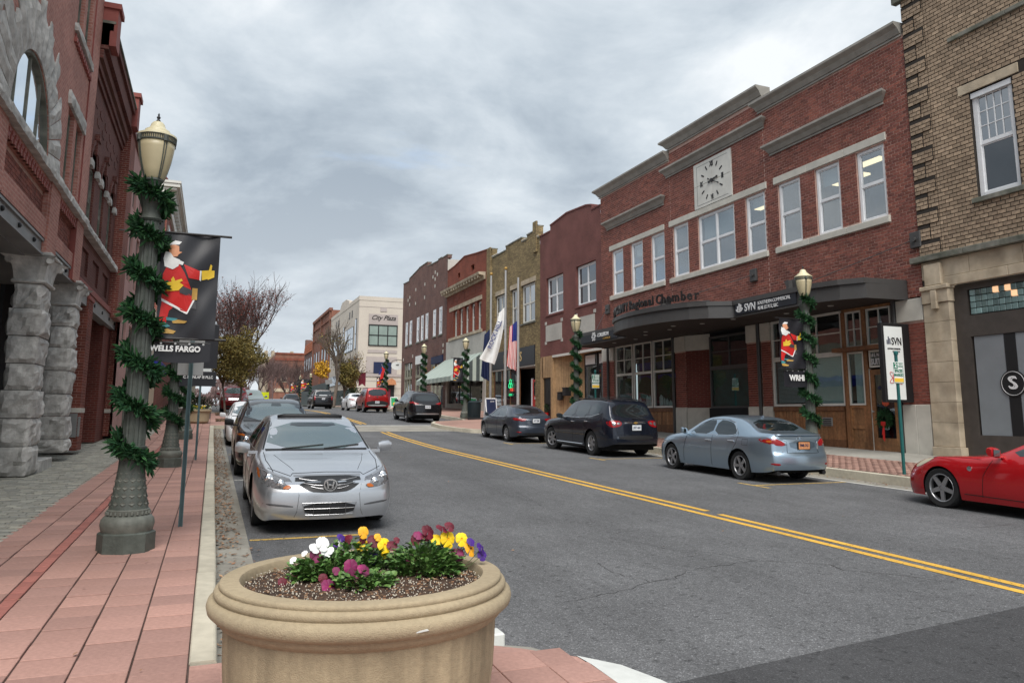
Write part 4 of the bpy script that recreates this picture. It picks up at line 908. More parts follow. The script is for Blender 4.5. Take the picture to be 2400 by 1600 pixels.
MB().box(XR + 1.6, XR + 1.7, 32.2, 39.5, -1.2, 3.2).obj('shop_back', M['dark'], G); MB().box(XR, XR + 1.7, 32.2, 39.5, 3.12, 3.2).obj('shop_ceiling', M['plywood'], G)
MB().box(XR - .02, XR + .06, 37.9, 38.14, fz - .3, 3.15).box(XR - .02, XR + .06, 38.14, 39.28, 2.02, 3.15).box(XR - .02, XR + .06, 39.2, 39.55, fz - .3, 3.15).obj('plywood_front', M['plywood'], G)
MB().box(XR, XR + .5, 37.86, 37.9, fz - .3, 3.12).quad((XR + .1, 37.88, fz - .3), (XR + .9, 35.2, fz - .3), (XR + .9, 35.2, 3.12), (XR + .1, 37.88, 3.12)).obj('plywood_wall', M['plywood'], G)
MB().box(XR - .03, XR + .1, 32.2, 37.9, 3.08, 3.2).obj('white_beam', M['offwhite'], G)
MB().box(XR + .06, XR + .1, 38.16, 39.2, fz - .3, 2.0).obj('door', M['black'], G)
for y, z in ((37.2, .98), (36.55, 1.2)):
    mb = thing('mailbox', 'black mailbox on the plywood wall, ' + ('the lower one nearer the door' if y > 37 else 'the higher one set further in'), 'mailbox', (XR + .15, y, z - .2), 'black mailboxes on the plywood')
    MB().chbox(XR + .02, XR + .2 if y > 37 else XR + .36, y - .2, y + .2, z - .22, z + .16, .02).obj('box', M['black'], mb); MB().chbox(XR + .0, XR + .36, y - .22, y + .22, z + .165, z + .22, .015).obj('lid', M['black'], mb)
for a, c in ((32.3, 33.6), (33.7, 35.1)):
    o = MB().box(XR + .52, XR + .58, a, a + .06, fz - .3, 3.08).box(XR + .52, XR + .58, c - .06, c, fz - .3, 3.08).box(XR + .52, XR + .58, a + .06, c - .06, 2.42, 2.5).box(XR + .52, XR + .58, a + .06, c - .06, 3.0, 3.08).obj('window', M['black'], G)
    MB().box(XR + .54, XR + .55, a + .06, c - .06, fz - .1, 3.0).obj('pane', M['pane2'], o); MB().box(XR + .50, XR + .515, a + .2, c - .15, 2.52, 2.98).obj('paper', M['bwhite'], o)
text('STO', .3, M['letterdark'], G, (XR + .49, 32.9, 2.75), '-x', sx=.8); MB().box(XR + .5, XR + .51, 32.35, 33.0, .9, 1.7).obj('notice', M['bwhite'], G)
# ---------------------------------------------------------------- buff brick pub
H = thing('buff_brick_building', 'buff brick pub with a stepped parapet, navy sign board and red door', 'building', (XR, 39.62, -.4))
HH = [(45.2, 47.1, 5.4, 7.74), (43.22, 44.24, 5.4, 7.74), (40.36, 42.48, 5.4, 7.74)]
w = MB(); wall(w, XR, 39.62, 48.8, 4.0, 10.2, HH, .22)
hp = [(39.62, 10.2), (39.95, 10.2), (39.95, 10.95), (40.5, 10.95), (40.5, 10.72), (41.6, 10.72), (41.6, 10.45), (42.4, 10.45), (42.4, 10.75), (45.2, 10.75), (45.2, 10.5), (47.75, 10.5), (47.75, 11.15), (48.8, 11.15)]
gable(w, XR, hp, 10.2); w.box(XR, XR + .3, 39.62, 40.34, -1, 4.0); w.box(XR, XR + .3, 47.55, 48.8, -1, 4.0); w.obj('wall', MB_MCH, H)
MB().box(XR + .4, XR + 14, 39.65, 48.75, 4, 10).obj('rear_wall', MB_MCH, H); coping(H, M['stone_dark'], XR, hp)
MB().box(XR - .12, XR - .001, 39.95, 40.45, 9.4, 11.25).obj('parapet_pier', MB_MCH, H); MB().box(XR - .12, XR - .001, 47.9, 48.6, 4.0, 11.3).obj('parapet_pier', MB_MCH, H)
for (a, c, p, q) in HH:
    sash(H, XR, a + .02, c - .02, p + .02, q - .02, lights=2 if c - a > 1.2 else 1, inset=.14, frame='offwhite', pane='pane'); MB().chbox(XR - .07, XR + .1, a - .12, c + .12, p - .1, p, .01).obj('sill', M['stone_dark'], H)
    n = int((c - a + .3) / .13)
    for i in range(n): MB().box(XR - .015, XR, a - .15 + i * .13, a - .15 + i * .13 + .118, q + .01, q + .30).obj('soldier_brick', M['stone_tan'], H)
MB().chbox(XR - .05, XR + .1, 40.36, 47.53, 2.86, 3.98, .01).obj('sign_board', M['signdk'], H)
text('McHALE\'S', .78, M['gold'], H, (XR - .06, 43.8, 3.42), '-x', bold=.012, sx=.92)
fz = zr(44) + .38
MB().box(XR + .9, XR + 1, 39.7, 48.7, -1.2, 4).obj('shop_back', M['dark'], H); MB().box(XR - .02, XR + .9, 40.36, 47.55, 2.78, 2.86).obj('shop_head', M['stucco'], H)
MB().box(XR + .1, XR + .16, 43.0, 47.5, fz - .4, fz + .5).obj('stall_riser', M['wood_dk'], H)
for y in (43.0, 44.5, 46.0, 47.4): MB().box(XR + .08, XR + .16, y - .05, y + .05, fz, 2.8).obj('mullion', M['wood_dk'], H)
for a, c in ((43.05, 44.45), (44.55, 45.95), (46.05, 47.35)): MB().box(XR + .11, XR + .12, a, c, fz + .5, 2.78).obj('pane', M['pane2'], H)
D = MB().chbox(XR + .3, XR + .36, 40.5, 41.45, fz - .3, 2.02, .01).obj('door', M['reddoor'], H); MB().box(XR + .28, XR + .299, 40.75, 41.2, 1.1, 1.9).obj('pane', M['pane2'], D); MB().box(XR + .28, XR + .36, 41.46, 41.6, fz - .3, 2.1).obj('door_trim', M['white'], H)
MB().box(XR + .29, XR + .3, 40.8, 40.95, .9, 1.05).box(XR + .29, XR + .3, 41.02, 41.12, .88, 1.0).obj('notice', M['bwhite'], D)
ns = thing('neon_sign', 'small green and red neon sign in the dark pub window', 'sign', (XR + .05, 44.4, 1.6))
ng = mat('green neon', (.03, .9, .35), .5, 0, dirt=0, emit=.2); nr = mat('red neon', (.9, .08, .04), .5, 0, dirt=0, emit=.2)
b = MB()
for k in range(3): b.tube([(XR + .05, 44.4 + .16 * math.cos(2 * PI * k / 3 + PI / 2) + .15 * math.cos(a), 1.85 + .16 * math.sin(2 * PI * k / 3 + PI / 2) + .15 * math.sin(a)) for a in [i * PI / 5 for i in range(11)]], .022, 5)
b.obj('clover', ng, ns); text('PUB', .3, nr, ns, (XR + .05, 44.2, 1.5), '-x'); text('OPEN', .2, ng, ns, (XR + .05, 44.4, 1.2), '-x')
# ---------------------------------------------------------------- orange brick building with bracketed cornice
O = thing('orange_brick_building', 'orange red brick building with a bracketed stone cornice, row of tall windows and striped awning', 'building', (XR, 48.82, -.2))
OW = [(50.0 + i * 1.425, 50.0 + i * 1.425 + .95) for i in range(5)]
OV = [(55.07, 55.65, 10.43, 10.8), (51.65, 52.42, 10.42, 10.84)]
w = MB(); wall(w, XR, 48.82, 58.45, 5.66, 11.3, [(a, c, 5.88, 7.97) for a, c in OW] + OV, .25); op = [(48.82, 11.3), (51.1, 11.5), (54.0, 11.82), (56.4, 11.52), (58.45, 11.42)]; gable(w, XR, op, 11.3); w.obj('wall', MB_ORG, O); coping(O, MB_ORG, XR, op)
MB().box(XR + .4, XR + 14, 48.85, 58.4, 4, 11.1).obj('rear_wall', MB_ORG, O)
for a, c in OW: sash(O, XR, a, c, 5.9, 7.95, inset=.2, frame='offwhite', pane='pane2', fw=.12)
for v in OV: MB().box(XR + .2, XR + .22, *v).obj('vent', M['black'], O)
MB().box(XR - .05, XR + .1, 49.8, 57.7, 8.0, 8.3).obj('lintel', M['stone_tan'], O); MB().box(XR - .1, XR + .1, 49.7, 57.7, 5.68, 5.88).obj('sill', M['stone_tan'], O)
prism_xz([(XR, 9.3), (XR - .12, 9.3), (XR - .15, 9.55), (XR - .5, 9.62), (XR - .55, 9.78), (XR, 9.82)], 49.1, 58.7).obj('cornice', M['stone_tan'], O)
for i in range(15): y = 49.4 + i * .64; MB().box(XR - .46, XR - .1, y, y + .22, 9.42, 9.62).obj('bracket', M['stone_tan'], O)
for i in range(6): y = 49.9 + i * 1.33; MB().box(XR - .02, XR, y, y + 1.0, 8.62, 9.1).obj('brick_panel', MB_ORG, O)
fz = zr(54) + .38
MB().box(XR - .03, XR + .3, 48.95, 58.45, 3.9, 5.66).box(XR - .03, XR + .3, 48.95, 49.5, -.6, 3.9).box(XR - .03, XR + .3, 57.9, 58.45, -.6, 3.9).obj('stucco_front', M['stucco'], O)
MB().box(XR + .6, XR + .7, 49, 58.4, -.8, 4).obj('shop_back', M['dark'], O); MB().box(XR, XR + .6, 49.5, 57.9, fz - .4, fz + .4).obj('stall_riser', M['stucco'], O)
for y in (52.6, 55.2): MB().box(XR + .1, XR + .2, y - .06, y + .06, fz, 3.9).obj('mullion', M['black'], O)
for a, c in ((49.5, 52.5), (52.7, 55.1), (55.3, 57.9)): MB().box(XR + .13, XR + .15, a, c, fz + .4, 3.9).obj('pane', M['pane2'], O)
aw = thing('striped_awning', 'pale green shop awning with dark striped ends and scalloped valance', 'awning', (XR, 53.6, 3))
A0, A1 = (XR - .03, 4.25), (XR - 2.35, 2.55)
for i in range(18):
    a, c = 49.35 + i * .52, 49.35 + (i + 1) * .52
    MB().quad((A0[0], a, A0[1]), (A0[0], c, A0[1]), (A1[0], c, A1[1]), (A1[0], a, A1[1])).quad((A1[0], a, A1[1]), (A1[0], c, A1[1]), (A1[0], c, A1[1] - .3), (A1[0], (a + c) / 2, A1[1] - .36), (A1[0], a, A1[1] - .3)).obj('stripe', M['awn'] if i % 2 else mat('grey green stripe', (.30, .36, .32), .8) if i == 0 else bpy.data.materials['grey green stripe'], aw)
for y in (49.33, 58.73):
    for i in range(9):
        u0, u1 = i / 9, (i + 1) / 9; x0, x1 = A0[0] + (A1[0] - A0[0]) * u0, A0[0] + (A1[0] - A0[0]) * u1; z0, z1 = A0[1] + (A1[1] - A0[1]) * u0, A0[1] + (A1[1] - A0[1]) * u1
        MB().quad((x0, y, z0), (x1, y, z1), (x1, y, 2.25), (x0, y, 2.25)).obj('end_stripe', M['awn2'] if i % 2 else M['awn'], aw)
# ---------------------------------------------------------------- brown brick building
R = thing('brown_brick_building', 'brown brick building with a humped parapet and seven narrow white framed windows', 'building', (XR, 58.5, 0))
RW = [(71.66, 72.7), (70.02, 71.06), (67.3, 68.3), (65.8, 66.75), (64.2, 65.2), (61.7, 62.66), (59.8, 60.78)]
w = MB(); wall(w, XR, 58.5, 74, 4.8, 12.6, [(a, c, 6.5, 8.82) for a, c in RW], .12); rp = [(58.5, 12.85), (60.2, 12.85), (60.25, 12.95), (61.3, 12.95), (61.3, 12.85), (64.8, 13.0), (64.8, 13.4), (67.8, 13.4), (67.8, 13.35), (71.5, 13.0), (71.6, 12.75), (74, 12.85)]; gable(w, XR, rp, 12.6); w.box(XR + .02, XR + 16, 73.9, 74, -.3, 12.6)
for a, c in ((58.5, 59.3), (63.1, 64.3), (68.5, 69.7), (72.8, 74)): w.box(XR, XR + .3, a, c, -.4, 4.8)
w.obj('wall', MB_BRN, R); coping(R, M['stone_dark'], XR, rp); MB().box(XR + .02, XR + 16, 58.52, 58.6, 10, 12.5).obj('side_wall', M['stucco'], R); MB().box(XR + .4, XR + 16, 58.7, 73.8, -.4, 12.5).obj('rear_wall', MB_BRN, R)
for a, c in RW: sash(R, XR, a, c, 6.52, 8.8, inset=.05, frame='white', pane='pane', fw=.22); MB().box(XR - .06, XR + .1, a - .12, c + .12, 6.38, 6.5).obj('sill', M['stone_dark'], R)
for y, z in ((61.5, 11.6), (62.2, 11.3), (62.2, 11.9), (62.9, 11.6), (62.2, 10.7), (65.6, 11.4), (65.6, 10.2), (68.9, 11.4), (68.9, 10.1), (71.2, 11), (71.9, 10.8), (71.2, 10.3), (59.4, 5.4), (59.4, 4.9), (64.6, 5.4), (65.2, 5.3), (69.5, 5.2), (73.2, 5.1)): MB().box(XR - .02, XR, y - .12, y + .12, z, z + .28).obj('stone_block', M['trim'], R)
SGN = mat('sage shop frame', (.26, .26, .20), .7)
for a, c in ((59.3, 63.1), (64.3, 68.5), (69.7, 72.8)):
    b = MB()
    for t in (a, a + (c - a) / 3, a + 2 * (c - a) / 3, c - .12): b.box(XR + .05, XR + .18, t, t + .12, 0, 4.78)
    b.box(XR + .04, XR + .18, a, c, 3.25, 3.5); b.box(XR + .04, XR + .18, a, c, 0, .75); b.obj('shop_frame', SGN, R); MB().box(XR + .12, XR + .14, a, c, .7, 4.78).obj('pane', M['panebright'] if a < 60 else M['pane'], R)
for (a, c, p, q, m_) in ((65.4, 68.1, 4.45, 5.2, 'signwhite'), (59.3, 62.7, 4.15, 4.75, 'navy')): MB().box(XR - .1, XR, a, c, p, q).obj('shop_sign', M[m_], R)
ov = thing('oval_sign', 'white oval shop sign hanging from a curved iron bracket on the brown brick corner', 'sign', (16.8, 74.3, 4.7))
MB().prism([(16.8 + .56 * math.cos(2 * PI * k / 28), 4.7 + .40 * math.sin(2 * PI * k / 28)) for k in range(28)], 'y', 74.27, 74.33).obj('board', M['signwhite'], ov)
text('ve', .36, M['letterdark'], ov, (16.8, 74.25, 4.82), '-y', shear=.3); MB().tube([(17.3, 74.3, 5.25), (16.9, 74.3, 5.32), (16.4, 74.3, 5.2), (16.2, 74.3, 4.95)], .03, 6).tube([(16.8, 74.3, 5.1), (16.8, 74.3, 5.3)], .015, 5).obj('bracket', M['black'], ov)
# ---------------------------------------------------------------- cream corner building across the side street
P = thing('cream_corner_building', 'cream stuccoed corner building with dark framed windows and script lettering', 'building', (XR, 99, .8))
CY0, CY1 = 99.0, 124.5
b = MB(); b.box(XR, XR + 24, CY0, CY1, 0, 14.75); b.box(XR - .04, XR + 24, CY0 - .04, CY1, 14.76, 15.3); b.prism([(107.2, 15.3), (107.2, 15.75), (110, 16.3), (113.7, 16.3), (115.3, 15.6), (115.3, 15.3)], 'x', XR - .02, XR + .5); b.obj('wall', M['citywall'], P)
def cp(x0, x1, z0, z1, m_, nm, d=.06): return MB().box(x0, x1, CY0 - d, CY0 + .02, z0, z1).obj(nm, M[m_], P)
cp(19.99, 20.83, 13.35, 13.86, 'cityband', 'panel'); cp(18.5, 22.35, 11.62, 13.0, 'cityband', 'panel'); cp(18.5, 22.35, 7.9, 8.3, 'cityband', 'band'); cp(18.3, 22.4, 5.16, 7.4, 'cityband', 'panel', .03); cp(XR - .03, XR + 24, 13.9, 13.95, 'cityband', 'joint_line', .03)
for z in (4.2, 3.3, 2.4, 1.5): cp(XR - .03, XR + 24, z, z + .06, 'cityband', 'joint_line', .03)
cp(XR - .05, XR + 24, 4.8, 5.15, 'cityband', 'band', .1)
b = MB(); wx0, wx1 = 18.5, 22.35
for i in range(4): t = wx0 + (wx1 - wx0 - .14) * i / 3; b.box(t, t + .12, CY0 - .12, CY0, 8.8, 11.58)
for z in (8.8, 10.14, 11.46): b.box(wx0, wx1, CY0 - .11, CY0, z, z + .12)
o = b.obj('window', M['black'], P)
for i in range(3):
    t = wx0 + .1 + (wx1 - wx0 - .14) * i / 3
    for z0, z1 in ((8.9, 10.15), (10.25, 11.47)): MB().box(t, t + 1.15, CY0 - .06, CY0 - .05, z0, z1).obj('pane', mat('pale reflecting pane', (.24, .30, .27), .2, .1, 1, .1) if (i, z0) == (0, 8.9) else bpy.data.materials['pale reflecting pane'], o)
text('City Plaza', .86, M['letterdark'], P, (20.4, CY0 - .08, 12.5), '-y', shear=.45, sx=.95, bold=.01)
MB().box(19.3, 21.65, CY0 - .1, CY0, 5.22, 6.7).obj('window', M['navy'], P)
for (a, c, p, q) in ((113.7, 120.2, 8.6, 11.75), (102.8, 109.5, 8.4, 11.7), (100.4, 101.5, 8.4, 12.5), (122, 123, 8.4, 12.2), (110.6, 111.4, 8.4, 12.4)):
    o = MB().box(XR - .05, XR + .05, a, c, p, q).obj('window', M['black'], P); n = max(1, int((c - a) / 1.6)); w_ = (c - a) / n
    for i in range(n):
        for z0, z1 in ((p + .1, (p + q) / 2 - .05), ((p + q) / 2 + .05, q - .1)): MB().box(XR - .07, XR - .04, a + i * w_ + .1, a + (i + 1) * w_ - .1, z0, z1).obj('pane', M['pane'], o)
for y in (104, 106, 116, 118): MB().box(XR - .03, XR, y, y + .7, 13, 14).obj('vent', M['black'], P)
MB().box(XR - .1, XR, CY0 + 1, CY1, .3, 3.3).obj('shopfront', M['shopfront'], P); MB().box(XR - .15, XR, 100, 124, 4.2, 5.6).obj('window', M['pane2'], P)
ta = thing('orange_awning', 'small orange awning over a dark doorway in the cream corner building', 'awning', (21.6, CY0 - .6, 4))
MB().prism([(20.95, 3.75), (22.2, 3.75), (22.05, 4.3), (21.6, 4.6), (21.1, 4.3)], 'y', CY0 - .9, CY0 - .11).obj('hood', mat('orange cloth', (.45, .19, .09), .8), ta)
MB().box(21.05, 22.1, CY0 - .05, CY0 + .01, .6, 3.75).obj('doorway', M['black'], P); MB().box(21.1, 21.6, CY0 - .12, CY0 - .06, 1.2, 3.2).obj('poster', M['bmaroon'], P)
# ---------------------------------------------------------------- farther street
def plainb(nm, lab, y0, y1, z1, m_, wz=((7.5, 9.5),), nw=4, x=XR, dep=14, top=None, cz=None):
    b_ = thing(nm, lab, 'building', (x, y0, zr(y0)))
    MB().box(x, x + dep, y0, y1, zr(y0) - 1, z1).obj('wall', m_, b_)
    for p, q in wz:
        for i in range(nw):
            a = y0 + (y1 - y0) * (i + .25) / nw; c = y0 + (y1 - y0) * (i + .7) / nw
            o = MB().box(x - .06, x, a, c, p, q).obj('window', M['black'], b_); MB().box(x - .08, x - .05, a + .15, c - .15, p + .15, q - .15).obj('pane', M['pane2'], o)
    if cz: MB().box(x - .35, x + .2, y0, y1, z1 - .1, z1 + .35).box(x - .2, x, y0, y1, z1 - 1.6, z1 - 1.35).box(x - .2, x, y0, y1, z1 - 3.6, z1 - 3.4).obj('cornice', m_, b_)
    return b_
fb_ = plainb('far_brick_building', 'reddish brick building with a heavy cornice beyond the cream corner building', 124.6, 147, 16.7, MB_FAR, ((8.6, 11),), 6, cz=1)
for y in (124.9, 135.6, 146.4): MB().box(XR - .25, XR, y, y + .6, 5, 16.6).obj('pilaster', MB_FAR, fb_)
MB().box(XR - .3, XR, 124.7, 147, 1, 5).obj('shopfront', M['shopfront'], fb_)
lb = plainb('low_tiled_building', 'lower brick building with an orange tiled parapet at the end of the row', 147.1, 162, 13.6, MB_BRN, ((8.2, 10.8),), 4)
for k in range(4): MB().box(XR - .1 - .06 * k, XR + .3, 147.2, 161, 13.3 - .5 * k, 13.7 - .5 * k).obj('tile_row', mat('orange roof tile', (.36, .10, .035), .8) if k == 0 else bpy.data.materials['orange roof tile'], lb)
MB().box(XR, XR + 1.2, 160.6, 162, 13.6, 15).obj('chimney', MB_BRN, lb); MB().box(XR - .3, XR, 147.2, 162, 1, 6.2).obj('shopfront', M['shopfront'], lb)
eb = thing('end_building', 'long brown brick building closing the far end of the street', 'building', (24, 205, 2))
MB().box(14.5, 42, 205, 230, .5, 15.2).obj('wall', MB_FAR, eb); MB().box(14.3, 42, 204.8, 206, 13.6, 14.2).box(14.3, 42, 204.8, 206, 15.2, 15.6).obj('cornice', MB_ORG, eb); MB().box(14.6, 40, 204.85, 204.99, 5.5, 6.4).obj('band', M['stone_tan'], eb)
for i in range(7):
    o = MB().box(16 + i * 3.4, 17.6 + i * 3.4, 204.9, 205.02, 8, 11.5).obj('window', M['stone_tan'], eb); MB().box(16.2 + i * 3.4, 17.4 + i * 3.4, 204.86, 204.9, 8.2, 11.3).obj('pane', M['pane2'], o)
fl = thing('far_stone_building', 'buff stone building with short corner turrets at the far end of the street', 'building', (12, 235, 2))
MB().box(13.5, 22, 235, 260, .5, 16.6).obj('wall', M['stone_tan'], fl)
for x in (13.5, 15.4, 20.8): MB().box(x, x + .9, 234.6, 236, 16, 18.3).obj('turret', M['stone_tan'], fl)
# ================================================================ buildings on the left (facades near X = -3.15, facing +X)
XL = -3.15
K = thing('stone_arch_building', 'salmon painted brick bank building with a big stone arch window and rough granite columns', 'building', (XL, 16, -1.1))
XW = XL - .03                                        # wall plane behind the pilasters
AC, AZ, AR = 14.62, 4.62, 1.5
n = 20
w = MB()
# upper wall round the arch: strips between arch and the storey above
ang = [PI * i / n for i in range(n + 1)]
prev = None
for y0, y1 in ((4.0, AC - AR),): w.quad((XW, y0, 4.6), (XW, y1, 4.6), (XW, y1, 7.95), (XW, y0, 7.95))
for a, c in zip(ang, ang[1:]):
    ya, za, yb, zb = AC - AR * math.cos(a), AZ + AR * math.sin(a), AC - AR * math.cos(c), AZ + AR * math.sin(c)
    w.quad((XW, ya, za), (XW, yb, zb), (XW, yb, 7.95), (XW, ya, 7.95)); w.quad((XW, ya, za), (XW - .3, ya, za), (XW - .3, yb, zb), (XW, yb, zb))
wall(w, XW, AC + AR, 19.6, 4.6, 7.95, [(17.62, 18.32, 4.62, 6.40), (18.62, 19.32, 4.62, 6.40)], .2, -1)
wall(w, XW, 4.0, 19.6, 7.95, 14, [(17.62, 18.32, 8.2, 10.6), (18.62, 19.40, 8.2, 10.6)], .2, -1)
w.obj('wall', MB_SAL, K)
w = MB(); wall(w, XW, 4.0, 19.6, 3.3, 4.45, [(13.2, 16.5, 3.68, 4.2), (17.6, 19.75, 3.60, 4.2), (9.4, 12.4, 3.68, 4.2)], .1, -1); w.obj('spandrel', MB_SAL, K)
for a, c, p, q in ((13.2, 16.5, 3.68, 4.2), (17.6, 19.75, 3.6, 4.2), (9.4, 12.4, 3.68, 4.2)):
    MB().box(XW - .1, XW - .104, a, c, p, q).obj('panel_back', M['mortar_red'], K); lay_bricks(XW - .1, a, c, p + .004, q, [], .21, .0745, K, M['brick_dkred'], 40, sg=-1, name='panel_brick')
    y = a
    while y < c - .08: MB().box(XW - .05, XW + .02, y, y + .1, 4.2, 4.29).box(XW - .05, XW + .03, y + .03, y + .13, 4.29, 4.36).obj('dentil', M['redpaint'], K); y += .21
MB().box(XW - 9, XW - .36, 4.0, 20.5, 3.0, 14).obj('rear_wall', M['redpaint'], K)
for y0, y1 in ((16.58, 17.5), (19.62, 20.55), (12.45, 13.15)):
    t = 4.45 if y0 < 19 else 14.0; MB().box(XL - .3, XL, y0, y1, 3.02 if y0 > 14 else 3.3, t).obj('pilaster', MB_SAL, K)
MB().box(XL - .3, XL - .0, 19.60, 19.619, 3.02, 14).obj('pilaster_return', M['redpaint'], K)
def rough(x0, x1, y0, y1, z0, z1, amt, seed, nx=5, ny=5, nz=4):
    """a rock faced block: a grid box whose faces bulge and break unevenly, with drafted edges"""
    rd = random.Random(seed); b = MB(); N3 = (nx, ny, nz); lo = (x0, y0, z0); hi = (x1, y1, z1); idx = {}; pl_ = {}
    def vert(i, j, k):
        if (i, j, k) in idx: return idx[i, j, k]
        t = (i / nx, j / ny, k / nz); p = [lo[a] + (hi[a] - lo[a]) * t[a] for a in range(3)]
        for a in range(3):
            if t[a] in (0.0, 1.0):
                e = min(min(t[o], 1 - t[o]) for o in range(3) if o != a); g = (1 if t[a] == 1 else -1)
                if a == 2: continue
                key = (a, g) + tuple(int(t[o] * 2.3 + .4 * math.sin(seed + 5 * t[3 - a - o if 3 - a - o != a else o])) for o in range(3) if o != a)
                if key not in pl_: pl_[key] = rd.choice((.15, .45, .8, 1.0))
                p[a] += g * (amt * (pl_[key] + rd.uniform(-.16, .16)) if e > .01 else -.004 + rd.uniform(-.010, .010))
            else: p[a] += rd.uniform(-.3, .3) * (hi[a] - lo[a]) / N3[a] * .8
        idx[i, j, k] = len(b.v); b.v.append(tuple(p)); return idx[i, j, k]
    for a in range(3):
        o, q = [c for c in range(3) if c != a]
        for e in (0, N3[a]):
            for u in range(N3[o]):
                for v in range(N3[q]):
                    def I(du, dv): r = [0, 0, 0]; r[a] = e; r[o] = u + du; r[q] = v + dv; return vert(*r)
                    b.f.append((I(0, 0), I(1, 0), I(1, 1), I(0, 1)))
    return b
for i in range(8):
    for q in range(3): rough(XW - .1, XW + .06, 9.2 + q * .97 - .4 * (i % 2), 10.15 + q * .97 - .4 * (i % 2), 4.63 + i * .42, 5.04 + i * .42, .05, 900 + i * 5 + q, 2, 5, 4).obj('wall_stone', M['granite'], K)
# ledge of rough stone
for i in range(18): y = 5 + i * .87; rough(XL - .3, XL + .10, y, min(y + .862, 20.6), 4.45, 4.615, .02, i, 2, 6, 2).obj('ledge_stone', M['granite'], K)
# arch window
b = MB()
def arcbar(r0, r1, x0, x1, col=None):
    for a, c in zip(ang, ang[1:]):
        P = lambda r, t: (AC - r * math.cos(t), AZ + r * math.sin(t))
        q = [P(r0, a), P(r1, a), P(r1, c), P(r0, c)]; b.prism(q, 'x', x0, x1)
arcbar(AR - .06, AR, XW - .12, XW - .02)
for y in (13.62, 14.48, 15.32): h = AZ + math.sqrt(max(0, (AR - .04) ** 2 - (y - AC) ** 2)); b.box(XW - .085, XW - .055, y - .022, y + .022, AZ, h)
o = b.obj('arch_window', M['stone_dark'], K)
lim = [AC - AR + .05, AC - .9, AC - .04]
for y0, y1 in ((AC - AR + .05, 13.60), (13.64, 14.46), (14.50, 15.30), (15.34, AC + AR - .05)):
    f = lambda y: AZ + math.sqrt(max(.0, (AR - .04) ** 2 - (y - AC) ** 2)); ys = frange(y0, y1, .2)
    MB().prism([(y0, AZ), (y1, AZ)] + [(y, f(y)) for y in reversed(ys)], 'x', XW - .09, XW - .08).obj('pane', M['panebright'], o)
m_ = 19
for i in range(m_):                                  # voussoirs, alternately long and short, with broken ends
    a0, a1 = PI * i / m_, PI * (i + 1) / m_; L = (2.62 if i % 2 else 2.3) + random.uniform(-.08, .08); r0 = AR
    if i < 3 or i >= m_ - 3: L = 2.62 - .08 * (i % 2)
    b = MB(); rd = random.Random(i); nr = 5; rows = []
    for k in range(nr + 1):
        r = r0 + (L - r0) * k / nr; row = []
        for jx in range(4):
            t = a0 + .006 + (a1 - a0 - .012) * jx / 3; rr = r + (rd.uniform(-.10, .10) if k == nr else 0)
            ex = .02 if (k in (0, nr) or jx in (0, 3)) else .035 + rd.uniform(0, .04)
            row.append((XW + ex, AC - rr * math.cos(t), AZ + rr * math.sin(t)))
        rows.append(row)
    for k in range(nr):
        for jx in range(3): b.quad(rows[k][jx], rows[k + 1][jx], rows[k + 1][jx + 1], rows[k][jx + 1])
    per = [rows[k][0] for k in range(nr + 1)] + rows[nr][1:] + [rows[k][3] for k in range(nr - 1, -1, -1)] + rows[0][2:0:-1]
    for p, q in zip(per, per[1:] + per[:1]): b.quad(p, q, (XW - .08, q[1], q[2]), (XW - .08, p[1], p[2]))
    b.obj('voussoir', M['granite'], K)
for (a, c, p, q) in ((17.62, 18.32, 4.62, 6.40), (18.62, 19.32, 4.62, 6.40), (17.62, 18.32, 8.2, 10.6), (18.62, 19.40, 8.2, 10.6)):
    sash(K, XW, a, c, p, q, sg=-1, inset=.12, fw=.07, frame='stone_dark', pane=('pane2', 'panebright'))
rough(XW - .1, XW + .06, 17.45, 19.5, 6.41, 6.70, .03, 5, 2, 9, 2).obj('lintel', M['granite'], K); rough(XW - .1, XW + .08, 17.42, 19.58, 8.02, 8.19, .03, 6, 2, 9, 2).obj('sill', M['granite'], K)
y = 17.45
while y < 19.5: MB().box(XW - .02, XW + .06, y, y + .11, 7.78, 7.88).box(XW - .02, XW + .03, y + .05, y + .16, 7.88, 7.99).obj('dentil', M['redpaint'], K); y += .2
# painted steel beam over the porch
for y0, y1 in ((5, 16.56), (17.5, 20.0)):
    B_ = MB().box(XL - .34, XL - .04, y0, y1, 2.98, 3.02).box(XL - .34, XL - .04, y0, y1, 3.24, 3.29).box(XL - .12, XL - .08, y0, y1, 3.02, 3.24).obj('steel_beam', M['steelgrey'], K)
    y = y0 + .5
    while y < y1: MB().lathe([(.045, -.01), (.045, .03), (.02, .05)], (XL - .08, y, 3.13), 8, axis='x').obj('bolt', M['black'], K); y += 1.15
MB().box(XL - 2.2, XL - .34, 5, 20.5, 2.95, 3.0).obj('porch_ceiling', M['steelgrey'], K)
